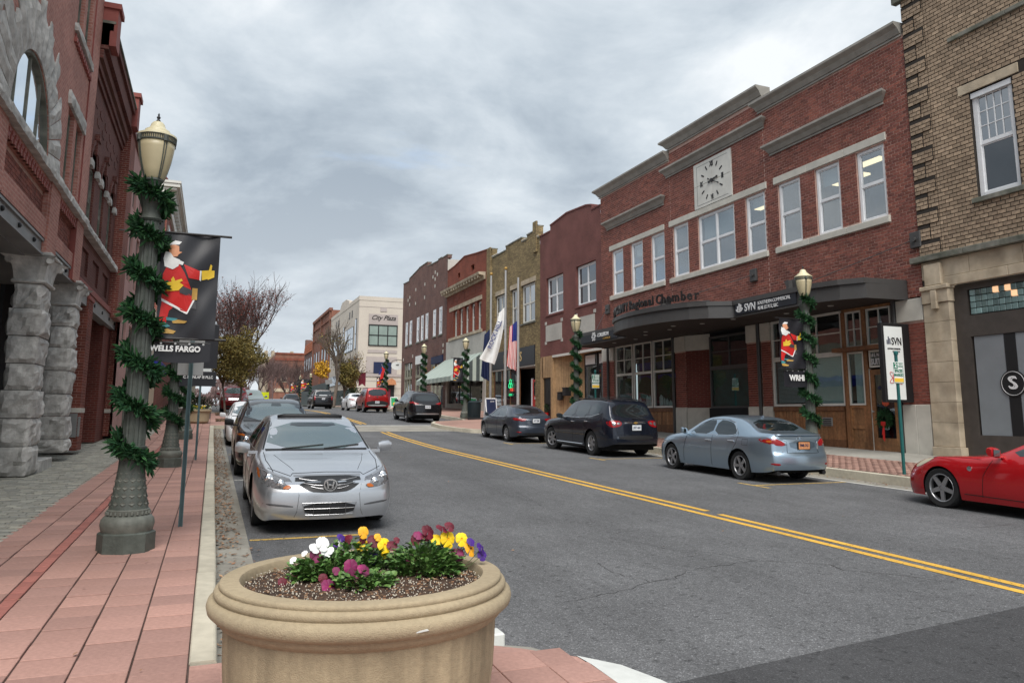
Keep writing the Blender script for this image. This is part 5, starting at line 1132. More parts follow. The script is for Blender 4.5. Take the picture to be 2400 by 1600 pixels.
# rough granite columns with carved capitals
def column(y0, y1, zb, nm_seed):
    zs = [zb, -.62, -.10, .42, .92, 1.44, 1.96, 2.44]
    if zb > -1.0: zs = [zb, -.60, -.08, .44, .97, 1.50, 2.0, 2.47]
    for i, (a, c) in enumerate(zip(zs, zs[1:])):
        e = .02 * ((i * 7 + nm_seed) % 3 - 1) + (.03 if i == 0 else 0)
        rough(XL - .50 - e, XL + e, y0 - e, y1 + e, a, c - .012, .055, nm_seed * 31 + i, 7, 9, 6).obj('column_stone', M['granite'], K)
    z = zs[-1]
    MB().chbox(XL - .55, XL + .05, y0 - .04, y1 + .04, z, z + .07, .025).obj('capital_ring', M['granite'], K)
    b = MB(); cx_, cy_ = XL - .25, (y0 + y1) / 2; hx_, hy_ = .25, (y1 - y0) / 2; pr = [(0, z + .07), (.01, z + .2), (.03, z + .34), (.10, z + .46), (.16, z + .52)]
    S_ = 9; rows = []
    for e, zz in pr:
        row = []
        for sx, sy, ex, ey in ((1, -1, 0, 1), (1, 1, -1, 0), (-1, 1, 0, -1), (-1, -1, 1, 0)):
            for k in range(S_):
                t = k / S_; cr = abs(t - .5) * 2; fl = e * (.35 + 1.1 * cr ** 2)
                X_ = cx_ + (hx_ + fl) * (sx if ex == 0 else sx + ex * 2 * t); Y_ = cy_ + (hy_ + fl) * (sy if ey == 0 else sy + ey * 2 * t); row.append((X_, Y_, zz))
        rows.append(row)
    for r0_, r1_ in zip(rows, rows[1:]):
        for k in range(len(r0_)): q = (k + 1) % len(r0_); b.quad(r0_[k], r0_[q], r1_[q], r1_[k])
    b.obj('capital', M['granite'], K, auto=50)
    for sx in (-1, 1):
        for sy in (-1, 1): MB().lathe([(.0, -.05), (.06, -.05), (.075, 0), (.06, .05), (.0, .05)], (cx_ + sx * (hx_ + .09), cy_ + sy * (hy_ + .09), z + .43), 10, axis='y', caps=False).obj('capital_scroll', M['granite'], K)
    MB().chbox(XL - .60, XL + .12, y0 - .12, y1 + .12, z + .53, z + .60, .015).obj('abacus', M['granite'], K)
column(16.66, 17.52, -1.16, 3); column(20.22, 21.0, -.90, 4); column(9.6, 10.5, -1.3, 5)
MB().chbox(XL - .5, XL + .05, 17.6, 18.9, -1.2, -.93, .02).obj('step', M['granite'], K)
# dark shopfront behind the columns
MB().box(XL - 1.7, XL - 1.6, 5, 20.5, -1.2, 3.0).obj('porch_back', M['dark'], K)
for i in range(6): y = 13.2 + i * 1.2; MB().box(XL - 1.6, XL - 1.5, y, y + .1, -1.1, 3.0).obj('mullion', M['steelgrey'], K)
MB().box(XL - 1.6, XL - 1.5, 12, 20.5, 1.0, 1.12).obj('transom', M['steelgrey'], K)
# brick piers of the porch
def bpier(x0, x1, y0, y1, z0, z1, par):
    MB().box(x0 + .012, x1 - .012, y0 + .012, y1, z0, z1).obj('pier', M['mortar_red'], par)
    b = MB(); z = z0; r_ = 0
    while z < z1 - .02:
        if .02 < z + .04 < .13: z += .0745; continue
        for (axis, a, c, pos) in (('f', x0, x1, y0), ('s', y0, y1, x1)):
            u = a - (.105 if (r_ + (axis == 's')) % 2 else 0)
            while u < c - .01:
                p, q = max(a, u), min(c, u + .21) - .012
                if q - p > .03:
                    if axis == 'f': b.box(p, q, pos + random.uniform(-.002, .003), pos + .015, z, z + .063)
                    else: b.box(pos - .015, pos + random.uniform(-.003, .002), p, q, z, z + .063)
                u += .21
        z += .0745; r_ += 1
    b.obj('pier_brick', M['brick_dkred'], par, kind='stuff'); MB().box(x0 - .01, x1 + .012, y0 - .012, y1, .0, .12).obj('pier_band', M['trim'], par); MB().chbox(x0 - .03, x1 + .03, y0 - .03, y1, z1 - .1, z1, .01).obj('pier_cap', M['redpaint'], par)
# ---------------------------------------------------------------- plum brick building next to the bank
V = thing('plum_brick_building', 'dark plum brick building with arched windows and a deep corbelled cornice', 'building', (XL, 23.7, -.8))
bpier(XL - .62, XL, 22.3, 23.1, -.95, 3.02, V); bpier(XL - .75, XL + .0, 28.7, 29.6, -.75, 3.0, V)
MB().chbox(XL - .02, XL + .03, 22.29, 22.40, -.6, -.1, .01).box(XL - .22, XL - .03, 22.27, 22.3, -.62, -.02).obj('meter_box', M['steelgrey'], V)
X2 = XL - .12; AW = [(21.45, 22.35), (23.35, 24.25), (25.25, 26.15)]
w = MB(); wall(w, X2, 20.56, 26.9, 3.1, 8.5, [(a, c, 4.62, 6.35) for a, c in AW] + [(a, c, 3.5, 4.15) for a, c in ((21.2, 22.4), (23.2, 24.4), (25.2, 26.4))], .2, -1); w.obj('wall', MB_L2, V)
MB().box(X2 - 9, X2 - .36, 20.6, 26.85, 3.1, 9.8).obj('rear_wall', MB_L2, V)
for a, c in ((21.2, 22.4), (23.2, 24.4), (25.2, 26.4)): MB().box(X2 - .1, X2 - .06, a, c, 3.5, 4.15).obj('panel_back', MB_L2, V)
for a, c in AW:
    sash(V, X2, a, c, 4.62, 6.35, sg=-1, inset=.1, fw=.07, frame='stone_dark', pane='panebright'); m0 = (a + c) / 2; b = MB()
    for i in range(9):
        t0, t1 = PI * i / 9, PI * (i + 1) / 9
        for r0_, r1_, d in ((.46, .60, .02), (.60, .72, .05)): b.prism([(m0 - r * math.cos(t), 6.36 + r * math.sin(t)) for r, t in ((r0_, t0), (r1_, t0), (r1_, t1), (r0_, t1))], 'x', X2 - .02, X2 + d)
    b.obj('arch_ring', MB_L2, V); MB().box(X2 - .02, X2 + .12, m0 - .16, m0 + .16, 7.05, 7.22).prism([(m0 - .09, 6.7), (m0 + .09, 6.7), (m0 + .13, 7.05), (m0 - .13, 7.05)], 'x', X2 - .02, X2 + .08).obj('keystone', MB_L2, V)
    MB().prism([(m0 + .44 * math.cos(t), 6.36 + .44 * math.sin(t)) for t in [PI * i / 10 for i in range(11)]], 'x', X2 - .02, X2 - .0).obj('pane', M['panebright'], V)
    for s in (-1, 1): rough(X2 - .02, X2 + .09, m0 + s * .62 - .2, m0 + s * .62 + .2, 6.2, 6.38, .02, int(a * 9 + s), 2, 3, 2).obj('impost', M['granite'], V)
for k, y in enumerate([20.9 + i * .95 for i in range(6)]):
    for z in (7.55, 7.9): MB().box(X2 - .01, X2 + .015, y + (.4 if z > 7.7 else 0), y + .42 + (.4 if z > 7.7 else 0), z, z + .16).obj('brick_panel', MB_L2, V)
for i in range(8): y = 20.6 + i * .79; rough(X2 - .1, XL + .08, y, min(y + .782, 26.9), 4.45, 4.6, .02, 70 + i, 2, 5, 2).obj('ledge_stone', M['granite'], V)
for d, z0, z1 in ((.06, 8.5, 8.62), (.12, 8.66, 8.8), (.2, 8.85, 9.05), (.3, 9.1, 9.6), (.38, 9.6, 9.78)): MB().box(X2 - .7, X2 + d, 20.57, 26.9, z0, z1 + .03).obj('cornice_course', MB_L2, V)
MB().box(X2 - .3, X2 + .42, 20.56, 26.9, 9.79, 9.86).obj('cornice_cap', M['stone_dark'], V)
for y0 in (20.57, 26.45): MB().box(X2 - .7, X2 + .46, y0, y0 + .6, 9.2, 10.2).box(X2 - .25, X2 + .52, y0 - .05, y0 + .66, 10.2, 10.34).obj('cornice_finial', M['redpaint'], V)
MB().box(XL - .30, XL - .05, 21, 28.6, 2.74, 3.1).obj('steel_beam', M['steelgrey'], V)
for y in (23.6, 25.2, 26.8, 28.2): MB().lathe([(.05, -.01), (.05, .03)], (XL - .05, y, 2.92), 8, axis='x').obj('bolt', M['black'], V)
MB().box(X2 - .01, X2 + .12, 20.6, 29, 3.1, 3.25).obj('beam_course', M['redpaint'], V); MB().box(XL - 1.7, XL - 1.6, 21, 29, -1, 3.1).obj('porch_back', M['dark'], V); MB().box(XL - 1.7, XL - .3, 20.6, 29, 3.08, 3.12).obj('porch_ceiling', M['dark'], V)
# ---------------------------------------------------------------- salmon rendered building
U = thing('pink_rendered_building', 'salmon pink rendered building with a brick corner strip and dark windows', 'building', (XL, 27, -.6))
X3 = XL + .12; UH = [(29.1, 30.2, 4.6, 6.6), (31.4, 32.5, 4.6, 6.6), (29.1, 30.2, 7.2, 8.3), (31.4, 32.5, 7.2, 8.3), (29.1, 30.2, 1.6, 3.4), (31.2, 32.9, -.6, 3.2)]
w = MB(); wall(w, X3, 28.35, 34.5, -.8, 9.25, UH, .25, -1); w.obj('wall', M['pink'], U); MB().box(X3 - 8, X3 - .3, 26.95, 34.5, -.9, 9.2).obj('rear_wall', MB_DK, U)
MB().box(X3 - .3, X3 + .03, 26.95, 28.349, 3.0, 9.25).obj('brick_strip', MB_RED, U); MB().box(X3 - .35, X3 + .1, 26.9, 34.5, 9.25, 9.4).obj('coping', M['burg'], U)
for i, (a, c, p, q) in enumerate(UH): sash(U, X3, a, c, p, q, sg=-1, inset=.12, frame='stone_dark', pane='panebright' if i < 2 else 'pane')
# ---------------------------------------------------------------- corner building with overhanging white cornice
Q = thing('corniced_brick_building', 'red brick corner building with a deep overhanging white cornice behind the lamp', 'building', (-2.6, 40, -.3))
MB().box(-9, -2.62, 40.2, 62, -.6, 10.4).obj('wall', MB_RED, Q)
prism = MB().box(-9, -2.5, 40.05, 62, 10.0, 10.45).box(-9, -2.25, 39.85, 62, 10.9, 11.0).box(-9, -2.1, 39.75, 62, 11.02, 11.2).box(-9, -2.06, 39.7, 62, 11.2, 11.32); prism.obj('cornice', M['offwhite'], Q)
for i in range(7): MB().box(-3 - i * .8, -2.72 - i * .8, 39.88, 40.2, 10.5, 10.9).obj('bracket', M['offwhite'], Q)
for i in range(24): MB().box(-2.62, -2.3, 40.5 + i * .88, 40.78 + i * .88, 10.5, 10.9).obj('bracket', M['offwhite'], Q)
for i in range(9): o = MB().box(-2.62, -2.56, 41.2 + i * 2.2, 42.6 + i * 2.2, 6, 9.4).obj('window', M['offwhite'], Q); MB().box(-2.58, -2.545, 41.35 + i * 2.2, 42.45 + i * 2.2, 6.15, 9.25).obj('pane', M['pane'], o)
for i in range(3): o = MB().box(-5.4 + i * 1.1 - .1, -4.9 + i * 1.1, 40.15, 40.21, 6, 9.4).obj('window', M['black'], Q)
MB().lathe([(.45, 11.3), (.5, 11.6), (.1, 12.1)], (-3.2, 40.6, 0), 12).obj('roof_urn', M['burg'], Q)
ca = thing('blue_awning', 'royal blue shop awning low on the left side of the street', 'awning', (-2.7, 36, 2)); MB().prism([(-3.1, 2.75), (-2.15, 2.2), (-2.15, 1.85), (-3.1, 1.85)], 'y', 35.0, 40.2).obj('hood', M['bluewreath'], ca)
cb = thing('cream_shop', 'cream rendered low shop behind the blue awning', 'building', (-3, 62, .3)); MB().box(-8, -2.45, 62.1, 84, 0, 6.2).obj('wall', M['cream'], cb)
for i in range(5): o = MB().box(-2.46, -2.4, 63 + i * 4, 65.6 + i * 4, .9, 3.6).obj('window', M['offwhite'], cb); MB().box(-2.42, -2.38, 63.2 + i * 4, 65.4 + i * 4, 1.1, 3.4).obj('pane', M['pane2'], o)
MB().box(-9, -2.62, 34.55, 40.15, -.6, 4.6).obj('wall', M['cream'], thing('cream_link_building', 'low cream wall between the pink building and the corniced corner building', 'building', (-3, 36, -.4)))
# ================================================================ street lamps with garlands
def make_lamp(banner=None):
    L = thing('street_lamp', 'x', 'street lamp', (0, 0, 0), 'street lamps wound with garland')
    b = MB(); b.lathe([(0.2747, 0), (0.2747, .19), (0.2542, .205)], seg=8).obj('plinth', M['iron'], L)
    b = MB(); b.lathe([(0.2378, .2), (0.2501, .235), (0.2583, .28), (0.2501, .325), (0.2214, .36), (0.2009, .365), (0.2034, .42), (0.1927, .43)], seg=28).obj('base_ring', M['ironlight'], L, auto=40)
    b = MB(); b.lathe([(0.1902, .43), (0.1681, .53), (0.1460, .68), (0.1312, .82), (0.1246, .92), (0.1328, .93), (0.1328, .955), (0.1214, .96), (0.1230, 1.03), (0.1312, 1.04), (0.1312, 1.06), (0.1025, 1.07)], seg=28).obj('base_bell', M['iron'], L, auto=40)
    b = MB()                                         # raised leaf ornament on the bell
    for r in range(6):
        z = .47 + r * .078; rr = .182 - (z - .43) * .156 + (.0 if r else .005)
        for k in range(14):
            a = 2 * PI * k / 14; c = Vector((rr * math.cos(a), rr * math.sin(a), z)); t = Vector((-math.sin(a), math.cos(a), 0)); o = Vector((math.cos(a), math.sin(a), .3)); s = .030
            b.quad(c - t * s + Vector((0, 0, .02)), c + o * .012, c + t * s + Vector((0, 0, .02)), c + Vector((0, 0, .045)) + o * .004)
            b.quad(c - t * s + Vector((0, 0, .02)), c - Vector((0, 0, .016)) + o * .004, c + t * s + Vector((0, 0, .02)), c + o * .012)
    for k in range(24): a = 2 * PI * k / 24; b.lathe([(.0, -.02), (.016, -.012), (0.0131, .012), (0, .02)], (0.2025 * math.cos(a), 0.2025 * math.sin(a), .392), 6, caps=False)
    b.obj('base_leaves', M['ironlight'], L)
    fl = lambda a, z: 1 - .085 * (abs(math.sin(a * 6)) < .38)
    b = MB(); b.lathe([(.113, 1.06), (.109, 1.8), (.097, 2.8), (.087, 3.5)], seg=48, flute=fl).obj('shaft', M['iron'], L, auto=30)
    b = MB(); b.lathe([(.10, 3.48), (.115, 3.5), (.10, 3.53), (.09, 3.56), (.095, 3.62), (.118, 3.70), (.132, 3.735), (.14, 3.76), (.14, 3.785), (.075, 3.80), (.06, 3.86), (.075, 3.9), (.095, 3.94)], seg=24, flute=lambda a, z: 1 + (.06 * math.cos(a * 8) if 3.57 < z < 3.73 else 0)).obj('capital', M['iron'], L, auto=40)
    b = MB(); b.lathe([(.085, 3.94), (.105, 3.97), (.135, 4.06), (.165, 4.18), (.185, 4.3), (.190, 4.37)], seg=28).obj('globe', M['globe'], L, smooth=True)
    b = MB()
    for k in range(4):
        for da in (-.07, .07):
            a = PI / 2 * k + .55 + da; b.tube([(r * math.cos(a), r * math.sin(a), z) for r, z in ((.092, 3.94), (.112, 3.97), (.141, 4.06), (.171, 4.18), (.191, 4.3), (.197, 4.38))], .006, 5)
        a = PI / 2 * k + .55; b.lathe([(.0, -.035), (.03, -.035), (.03, .035), (0, .035)], (.19 * math.cos(a), .19 * math.sin(a), 4.395), 6, caps=False)
    b.lathe([(.197, 4.365), (.201, 4.37), (.201, 4.38), (.195, 4.385)], seg=28, caps=False).lathe([(.198, 4.425), (.204, 4.43), (.204, 4.44), (.198, 4.445)], seg=28, caps=False).lathe([(.088, 3.925), (.10, 3.935), (.10, 3.955), (.09, 3.96)], seg=20, caps=False)
    for k in range(56): a = 2 * PI * k / 56; b.tube([(.198 * math.cos(a), .198 * math.sin(a), 4.38), (.200 * math.cos(a), .200 * math.sin(a), 4.43)], .0045, 4, False)
    b.obj('cage', M['iron'], L)
    MB().lathe([(.188, 4.37), (.192, 4.435)], seg=28, caps=False).obj('globe_rim', M['globe'], L, smooth=True)
    MB().lathe([(.206, 4.435), (.203, 4.455), (.165, 4.475), (.135, 4.492), (.128, 4.515), (.095, 4.535), (.078, 4.56), (.07, 4.59), (.05, 4.615), (.025, 4.625)], seg=28).obj('cap', M['cap'], L, auto=35)
    MB().lathe([(.026, 4.62), (.022, 4.64), (.01, 4.65), (.02, 4.668), (.02, 4.678), (.008, 4.69), (.012, 4.705), (.0, 4.73)], seg=10, caps=False).obj('finial', M['black'], L, smooth=True)
    MB().tube([(-.02, 0, 3.36), (-.30, 0, 3.36)], .008, 6).tube([(-.02, 0, 3.32), (-.22, 0, 3.32)], .006, 6).lathe([(.11, 3.28), (.115, 3.3), (.115, 3.33), (.11, 3.34)], seg=20, caps=False).obj('arm', M['black'], L)
    G_ = thing_child = MB(); rd = random.Random(11)
    T = 6.6
    for i in range(800):                             # sprigs of the garland, wound up the shaft
        t = i / 800; zc = .86 + 3.06 * t; a = -2 * PI * T * t + .4; r0_ = .16 - .03 * t + (.03 if t > .93 else 0)
        c = Vector((r0_ * math.cos(a), r0_ * math.sin(a), zc + .035 * math.sin(i * 1.7)))
        for k in range(5):
            d = Vector((math.cos(a), math.sin(a), 0)) * rd.uniform(-.1, 1.1) + Vector((rd.gauss(0, .7), rd.gauss(0, .7), rd.gauss(0, .75))); d.normalize(); l = rd.uniform(.06, .10) + .09 * rd.random() ** 3
            w_ = d.cross(Vector((rd.random() - .5, rd.random() - .5, rd.random() - .5))).normalized() * .011; p = c + d * .005; tip = c + d * l; u = d.cross(w_).normalized() * .011
            G_.quad(p - w_, p + w_, c + d * l * .7 + w_ * 1.2, tip, c + d * l * .7 - w_ * 1.2); G_.quad(p - u, p + u, c + d * l * .7 + u * 1.2, tip, c + d * l * .7 - u * 1.2)
    G_.obj('garland', M['garland'], L)
    return L
def set_lamp(o, x, y, z, sc, lab, rz=0): o.location = (x, y, z); o.scale = (sc, sc, sc); o['label'] = lab; o.rotation_euler = (0, 0, rz); return o
proto = make_lamp()
LP = [(-.745, 9.0, -1.405, 1.0, 'nearest street lamp with cream globe and garland, on the red paving by the sign post', 0),
      (-.81, 18.75, -1.18, 1.0, 'second garlanded lamp up the left pavement, behind the first lamp', 1.2), (-.84, 29.2, -.90, 1.0, 'third garlanded lamp on the left pavement, mostly hidden behind the second', 2.2),
      (14.12, 15.35, -1.19, 1.07, 'garlanded lamp in front of the dark canopy, behind the pale blue sedan', .6), (14.1, 28.7, -.82, 1.08, 'garlanded lamp by the plywood shopfront, above the navy SUV', 1.9),
      (13.56, 42.1, -.22, 1.0, 'garlanded lamp in front of the striped awning, beside the dark bin', 2.9), (13.4, 50.95, .16, 1.0, 'garlanded lamp before the brown brick building, above the black crossover', .3),
      (13.07, 61.8, .46, 1.0, 'garlanded lamp between the oval sign and the red boxy SUV', 1.5), (13.34, 115.8, 1.25, 1.0, 'far lamp before the dark green shopfront beyond the yellow tree', 2.0), (12.9, 126, 1.35, 1.0, 'farthest lamp, before the long brown end building', .9)]
for i, q in enumerate(LP): set_lamp(proto if i == 0 else copy_tree(proto), *q)
# ---------------------------------------------------------------- banners: a plain bearded figure in a red coat as stand-in artwork
def banner(name, label, x0, x1, y, z0, z1, flip=False, word=None, wz=None, simple=False, group=None, wx=None):
    B_ = thing(name, label, 'banner', ((x0 + x1) / 2, y, (z0 + z1) / 2), group)
    W_, H_ = x1 - x0, z1 - z0
    b = MB()
    def pt(u, v, o=0): return (x0 + W_ * u, y + .022 * math.sin(u * 5 + v * 4) + .015 * math.sin(v * 9 - u * 3) + .010 * math.sin(u * 11 - v * 13) - o, z0 + H_ * v)
    b.grid(14, 20, pt); b.obj('cloth', M['banner'], B_, smooth=True)
    MB().tube([(x0 - .12 if not flip else x0, y, z1), (x1 if not flip else x1 + .12, y, z1)], .014, 6).tube([(x0 - .12 if not flip else x0, y, z0), (x1 if not flip else x1 + .12, y, z0)], .014, 6).obj('rod', M['black'], B_)
    def patch(nm, poly, m_, o):                      # printed shapes: thin, following the cloth
        b = MB(); c = (sum(p[0] for p in poly) / len(poly), sum(p[1] for p in poly) / len(poly)); n = len(poly)
        dense = []
        for k in range(n):
            p, q = poly[k], poly[(k + 1) % n]
            for s in range(3): dense.append((p[0] + (q[0] - p[0]) * s / 3, p[1] + (q[1] - p[1]) * s / 3))
        for k in range(len(dense)):
            p, q = dense[k], dense[(k + 1) % len(dense)]
            m0 = lambda r, t: (r[0] + (c[0] - r[0]) * t, r[1] + (c[1] - r[1]) * t)
            b.quad(pt(*p, o), pt(*q, o), pt(*m0(q, .5), o), pt(*m0(p, .5), o)); b.quad(pt(*m0(p, .5), o), pt(*m0(q, .5), o), pt(*c, o))
        b.obj(nm, M[m_], B_)
    patch('print', [(.04, .16), (.16, .14), (.2, .26), (.36, .34), (.3, .48), (.1, .46), (.06, .3)], 'bred', .004)
    patch('print', [(.06, .36), (.5, .24), (.60, .37), (.55, .47), (.42, .62), (.3, .72), (.14, .7), (.06, .6)], 'bred', .006)
    patch('print', [(.40, .70), (.70, .64), (.69, .56), (.5, .57)], 'bred', .008)
    patch('print', [(.06, .375), (.5, .255), (.5, .232), (.06, .35)], 'bwhite', .009); patch('print', [(.49, .24), (.60, .38), (.625, .37), (.51, .232)], 'bwhite', .009); patch('print', [(.68, .65), (.71, .65), (.705, .55), (.68, .56)], 'bwhite', .009)
    patch('print', [(.36, .50), (.57, .46), (.56, .39), (.36, .43)], 'bgrey', .010); patch('print', [(.57, .48), (.66, .48), (.66, .37), (.57, .37)], 'bgold', .011); patch('print', [(.6, .37), (.635, .36), (.66, .28), (.55, .29)], 'bgrey', .007)
    patch('print', [(.12, .52), (.3, .54), (.42, .50), (.34, .45), (.14, .44)], 'byel', .012); patch('print', [(.22, .53), (.38, .56), (.40, .54), (.26, .5)], 'byel', .0125); patch('print', [(.2, .55), (.235, .58), (.27, .55), (.24, .5)], 'byel', .0126)
    patch('print', [(.71, .65), (.82, .66), (.82, .58), (.72, .56)], 'byel', .012); patch('print', [(.80, .66), (.93, .665), (.93, .6), (.82, .57)], 'byel', .013); patch('print', [(.82, .64), (.855, .72), (.885, .71), (.87, .63)], 'byel', .0135)
    patch('print', [(.12, .86), (.2, .89), (.3, .87), (.31, .8), (.28, .77), (.16, .76)], 'bskin', .006); patch('print', [(.28, .82), (.36, .815), (.3, .79)], 'bskin', .007)
    patch('print', [(.08, .82), (.17, .80), (.22, .76), (.33, .74), (.31, .68), (.22, .645), (.08, .67), (.05, .75)], 'bwhite', .010); patch('print', [(.12, .88), (.22, .925), (.34, .915), (.3, .885)], 'bwhite', .008)
    patch('print', [(.3, .74), (.4, .72), (.38, .69), (.31, .70)], 'bwhite', .011)
    patch('print', [(.04, .16), (.15, .15), (.24, .115), (.1, .09), (.02, .1)], 'bteal', .009); patch('print', [(.03, .09), (.16, .1), (.34, .07), (.3, .045), (.06, .05)], 'bgold', .010); patch('print', [(.16, .2), (.36, .19), (.3, .165), (.17, .17)], 'bteal', .009); patch('print', [(.26, .165), (.36, .18), (.52, .165), (.48, .145), (.28, .145)], 'bgold', .010)
    if word:
        ww = MB(); a0, a1, p, q = wz
        ww.grid(10, 5, lambda u, v: (a0 + (a1 - a0) * u, y + .02 * math.sin(u * 4 + 1), p + (q - p) * v - .02 * math.sin(u * PI)))
        S2 = thing('sponsor_banner', wx, 'banner', ((a0 + a1) / 2, y, (p + q) / 2)); ww.obj('cloth', M['banner'], S2, smooth=True); MB().tube([(a0, y, q), (a1, y, q)], .012, 6).obj('rod', M['black'], S2)
        for k in range(4): MB().lathe([(.006, -.004), (.012, -.004), (.012, .004), (.006, .004)], (a0 + (a1 - a0) * (.12 + .25 * k), y - .02, q - .012), 8, axis='y').obj('eyelet', M['alu'], S2)
        return B_, S2
    return B_
b1, s1 = banner('banner', 'large black banner with bearded figure in a red coat on the nearest lamp', -.62, -.02, 9.0, .80, 1.97, True, 'W', (-.62, -.055, .555, .755), wx='small black WELLS FARGO banner under the large banner on the nearest lamp')
text('WELLS FARGO', .083, M['bwhite'], s1, (-.405, 8.965, .685), '-y', bold=.0035, sx=.92, ext=.002)
b2, s2 = banner('banner', 'black banner with bearded figure in a red coat on the lamp before the canopy', 13.22, 13.98, 15.3, 1.17, 2.44, False, 'W', (13.3, 14.0, .72, 1.12), wx='small black WRHI banner under the figure banner on the lamp before the canopy')
text('WRHI', .20, M['bwhite'], s2, (13.66, 15.25, .93), '-y', bold=.008, sx=.9, ext=.002); MB().tube([(13.9, 15.3, 2.44), (14.15, 15.33, 2.44)], .015, 6).tube([(13.9, 15.3, 1.17), (14.15, 15.33, 1.17)], .015, 6).obj('bracket', M['alu'], b2)
banner('banner', 'black banner with a red figure on the lamp before the striped awning', 12.80, 13.40, 42.05, 1.85, 3.22); banner('banner', 'small dark banner with a red figure on the lamp near the red boxy SUV', 12.33, 12.9, 61.75, 2.04, 2.95)
banner('banner', 'far banner with a red figure before the dark green shopfront', 11.9, 13.2, 115.7, 3.2, 5.0); banner('banner', 'farthest red figure banner before the end building', 11.4, 12.8, 125.9, 3.2, 5.0)
mb_ = thing('maroon_banner', 'maroon swallow tailed banner hanging over the far right pavement', 'banner', (15.9, 88, 4)); b = MB()
w_ = lambda i, u: 88 + .05 * math.sin(i + 2 * u)
for i in range(8): z0, z1 = 3.4 + i * .16, 3.4 + (i + 1) * .16; b.quad((15.5, w_(i, 0), z0), (16.3, w_(i, 1), z0), (16.3, w_(i + 1, 1), z1), (15.5, w_(i + 1, 0), z1))
b.quad((15.5, w_(0, 0), 3.4), (15.9, 88, 3.4), (15.5, 88, 3.1)).quad((15.9, 88, 3.4), (16.3, w_(0, 1), 3.4), (16.3, 88, 3.1)).obj('cloth', M['bmaroon'], mb_, smooth=True); MB().tube([(15.4, 88, 4.7), (17.2, 88, 4.7)], .03, 6).obj('arm', M['black'], mb_)
# ---------------------------------------------------------------- signs on posts
sp = thing('parking_sign', 'green steel post with the grey back of a small sign, beside the nearest lamp', 'sign', (-.275, 10.36, -1.37))
MB().box(-.30, -.29, 10.335, 10.385, -1.37, .9).box(-.26, -.25, 10.335, 10.385, -1.37, .9).box(-.29, -.26, 10.375, 10.385, -1.37, .9).obj('post', M['greenpole'], sp); MB().chbox(-.43, -.13, 10.39, 10.395, .47, .93, .002).obj('plate', M['alu'], sp)
sp = thing('far_left_sign', 'thin green post with a white sign further along the left kerb', 'sign', (-.3, 20.5, -1.15))
MB().box(-.325, -.275, 20.48, 20.53, -1.15, 1.25).obj('post', M['greenpole'], sp); MB().chbox(-.5, -.08, 20.46, 20.475, .95, 1.3, .003).obj('plate', M['signwhite'], sp)
sp2 = thing('name_banner', 'small black name banner on the second lamp, partly behind the sign post', 'banner', (-.45, 18.6, .7)); MB().box(-.72, .05, 18.6, 18.62, .60, .93).obj('cloth', M['banner'], sp2); text('C. DUNLAP III PLLC', .085, M['bwhite'], sp2, (-.33, 18.59, .80), '-y', sx=.85, bold=.003); MB().box(-.72, .05, 18.6, 18.62, 1.0, 2.0).obj('upper_cloth', M['banner'], sp2)
def parking(x, y, zb, label, s=1.0, m_='tealpole'):
    t = thing('parking_sign', label, 'sign', (x, y, zb)); z = zb + 1.97
    MB().chbox(x - .03, x + .03, y - .02, y + .03, zb - .02, zb + 2.6, .006).lathe([(.045, 0), (.05, .06), (.02, .09)], (x, y, zb + 2.58), 8).obj('post', M[m_], t)
    h, w = .52 * s, .165 * s
    MB().chbox(x - w, x + w, y - .035, y - .028, z - .02, z + h, .003).obj('plate', M['signwhite'], t)
    MB().box(x - w + .01, x - .02 * s, y - .039, y - .036, z + .35 * s, z + .5 * s).obj('plate_field', M['signgreen'], t); text('2', .16 * s, M['signwhite'], t, (x - .09 * s, y - .042, z + .425 * s), '-y', ext=.001, bold=.003)
    text('HOUR\nPARKING', .062 * s, M['signgreen'], t, (x + .07 * s, y - .042, z + .43 * s), '-y', ext=.001, sx=.62); text('SPACES\nMARKED', .098 * s, M['signgreen'], t, (x, y - .042, z + .235 * s), '-y', ext=.001, sx=.8, bold=.002)
    MB().box(x - w + .012, x + w - .012, y - .039, y - .036, z + .01, z + .11 * s).obj('plate_band', M['signyellow'], t)
    b = MB()
    for q in ((x - w + .008, x + w - .008, z + h - .02, z + h - .013), (x - w + .008, x + w - .008, z - .012, z - .005), (x - w + .006, x - w + .012, z, z + h - .02), (x + w - .012, x + w - .006, z, z + h - .02), (x - w + .01, x + w - .01, z + .325 * s, z + .332 * s)): b.box(q[0], q[1], y - .0385, y - .036, q[2], q[3])
    b.obj('plate_border', M['signgreen'], t); return t
parking(14.1, 12.62, -1.24, 'two hour parking sign on a dark green post beside the red sports car', .88); parking(14.05, 26.9, -.92, 'two hour parking sign on a post above the navy SUV'); parking(13.9, 66, .4, 'small parking sign on a post by the green sandwich board', 1.1, 'greenpole')
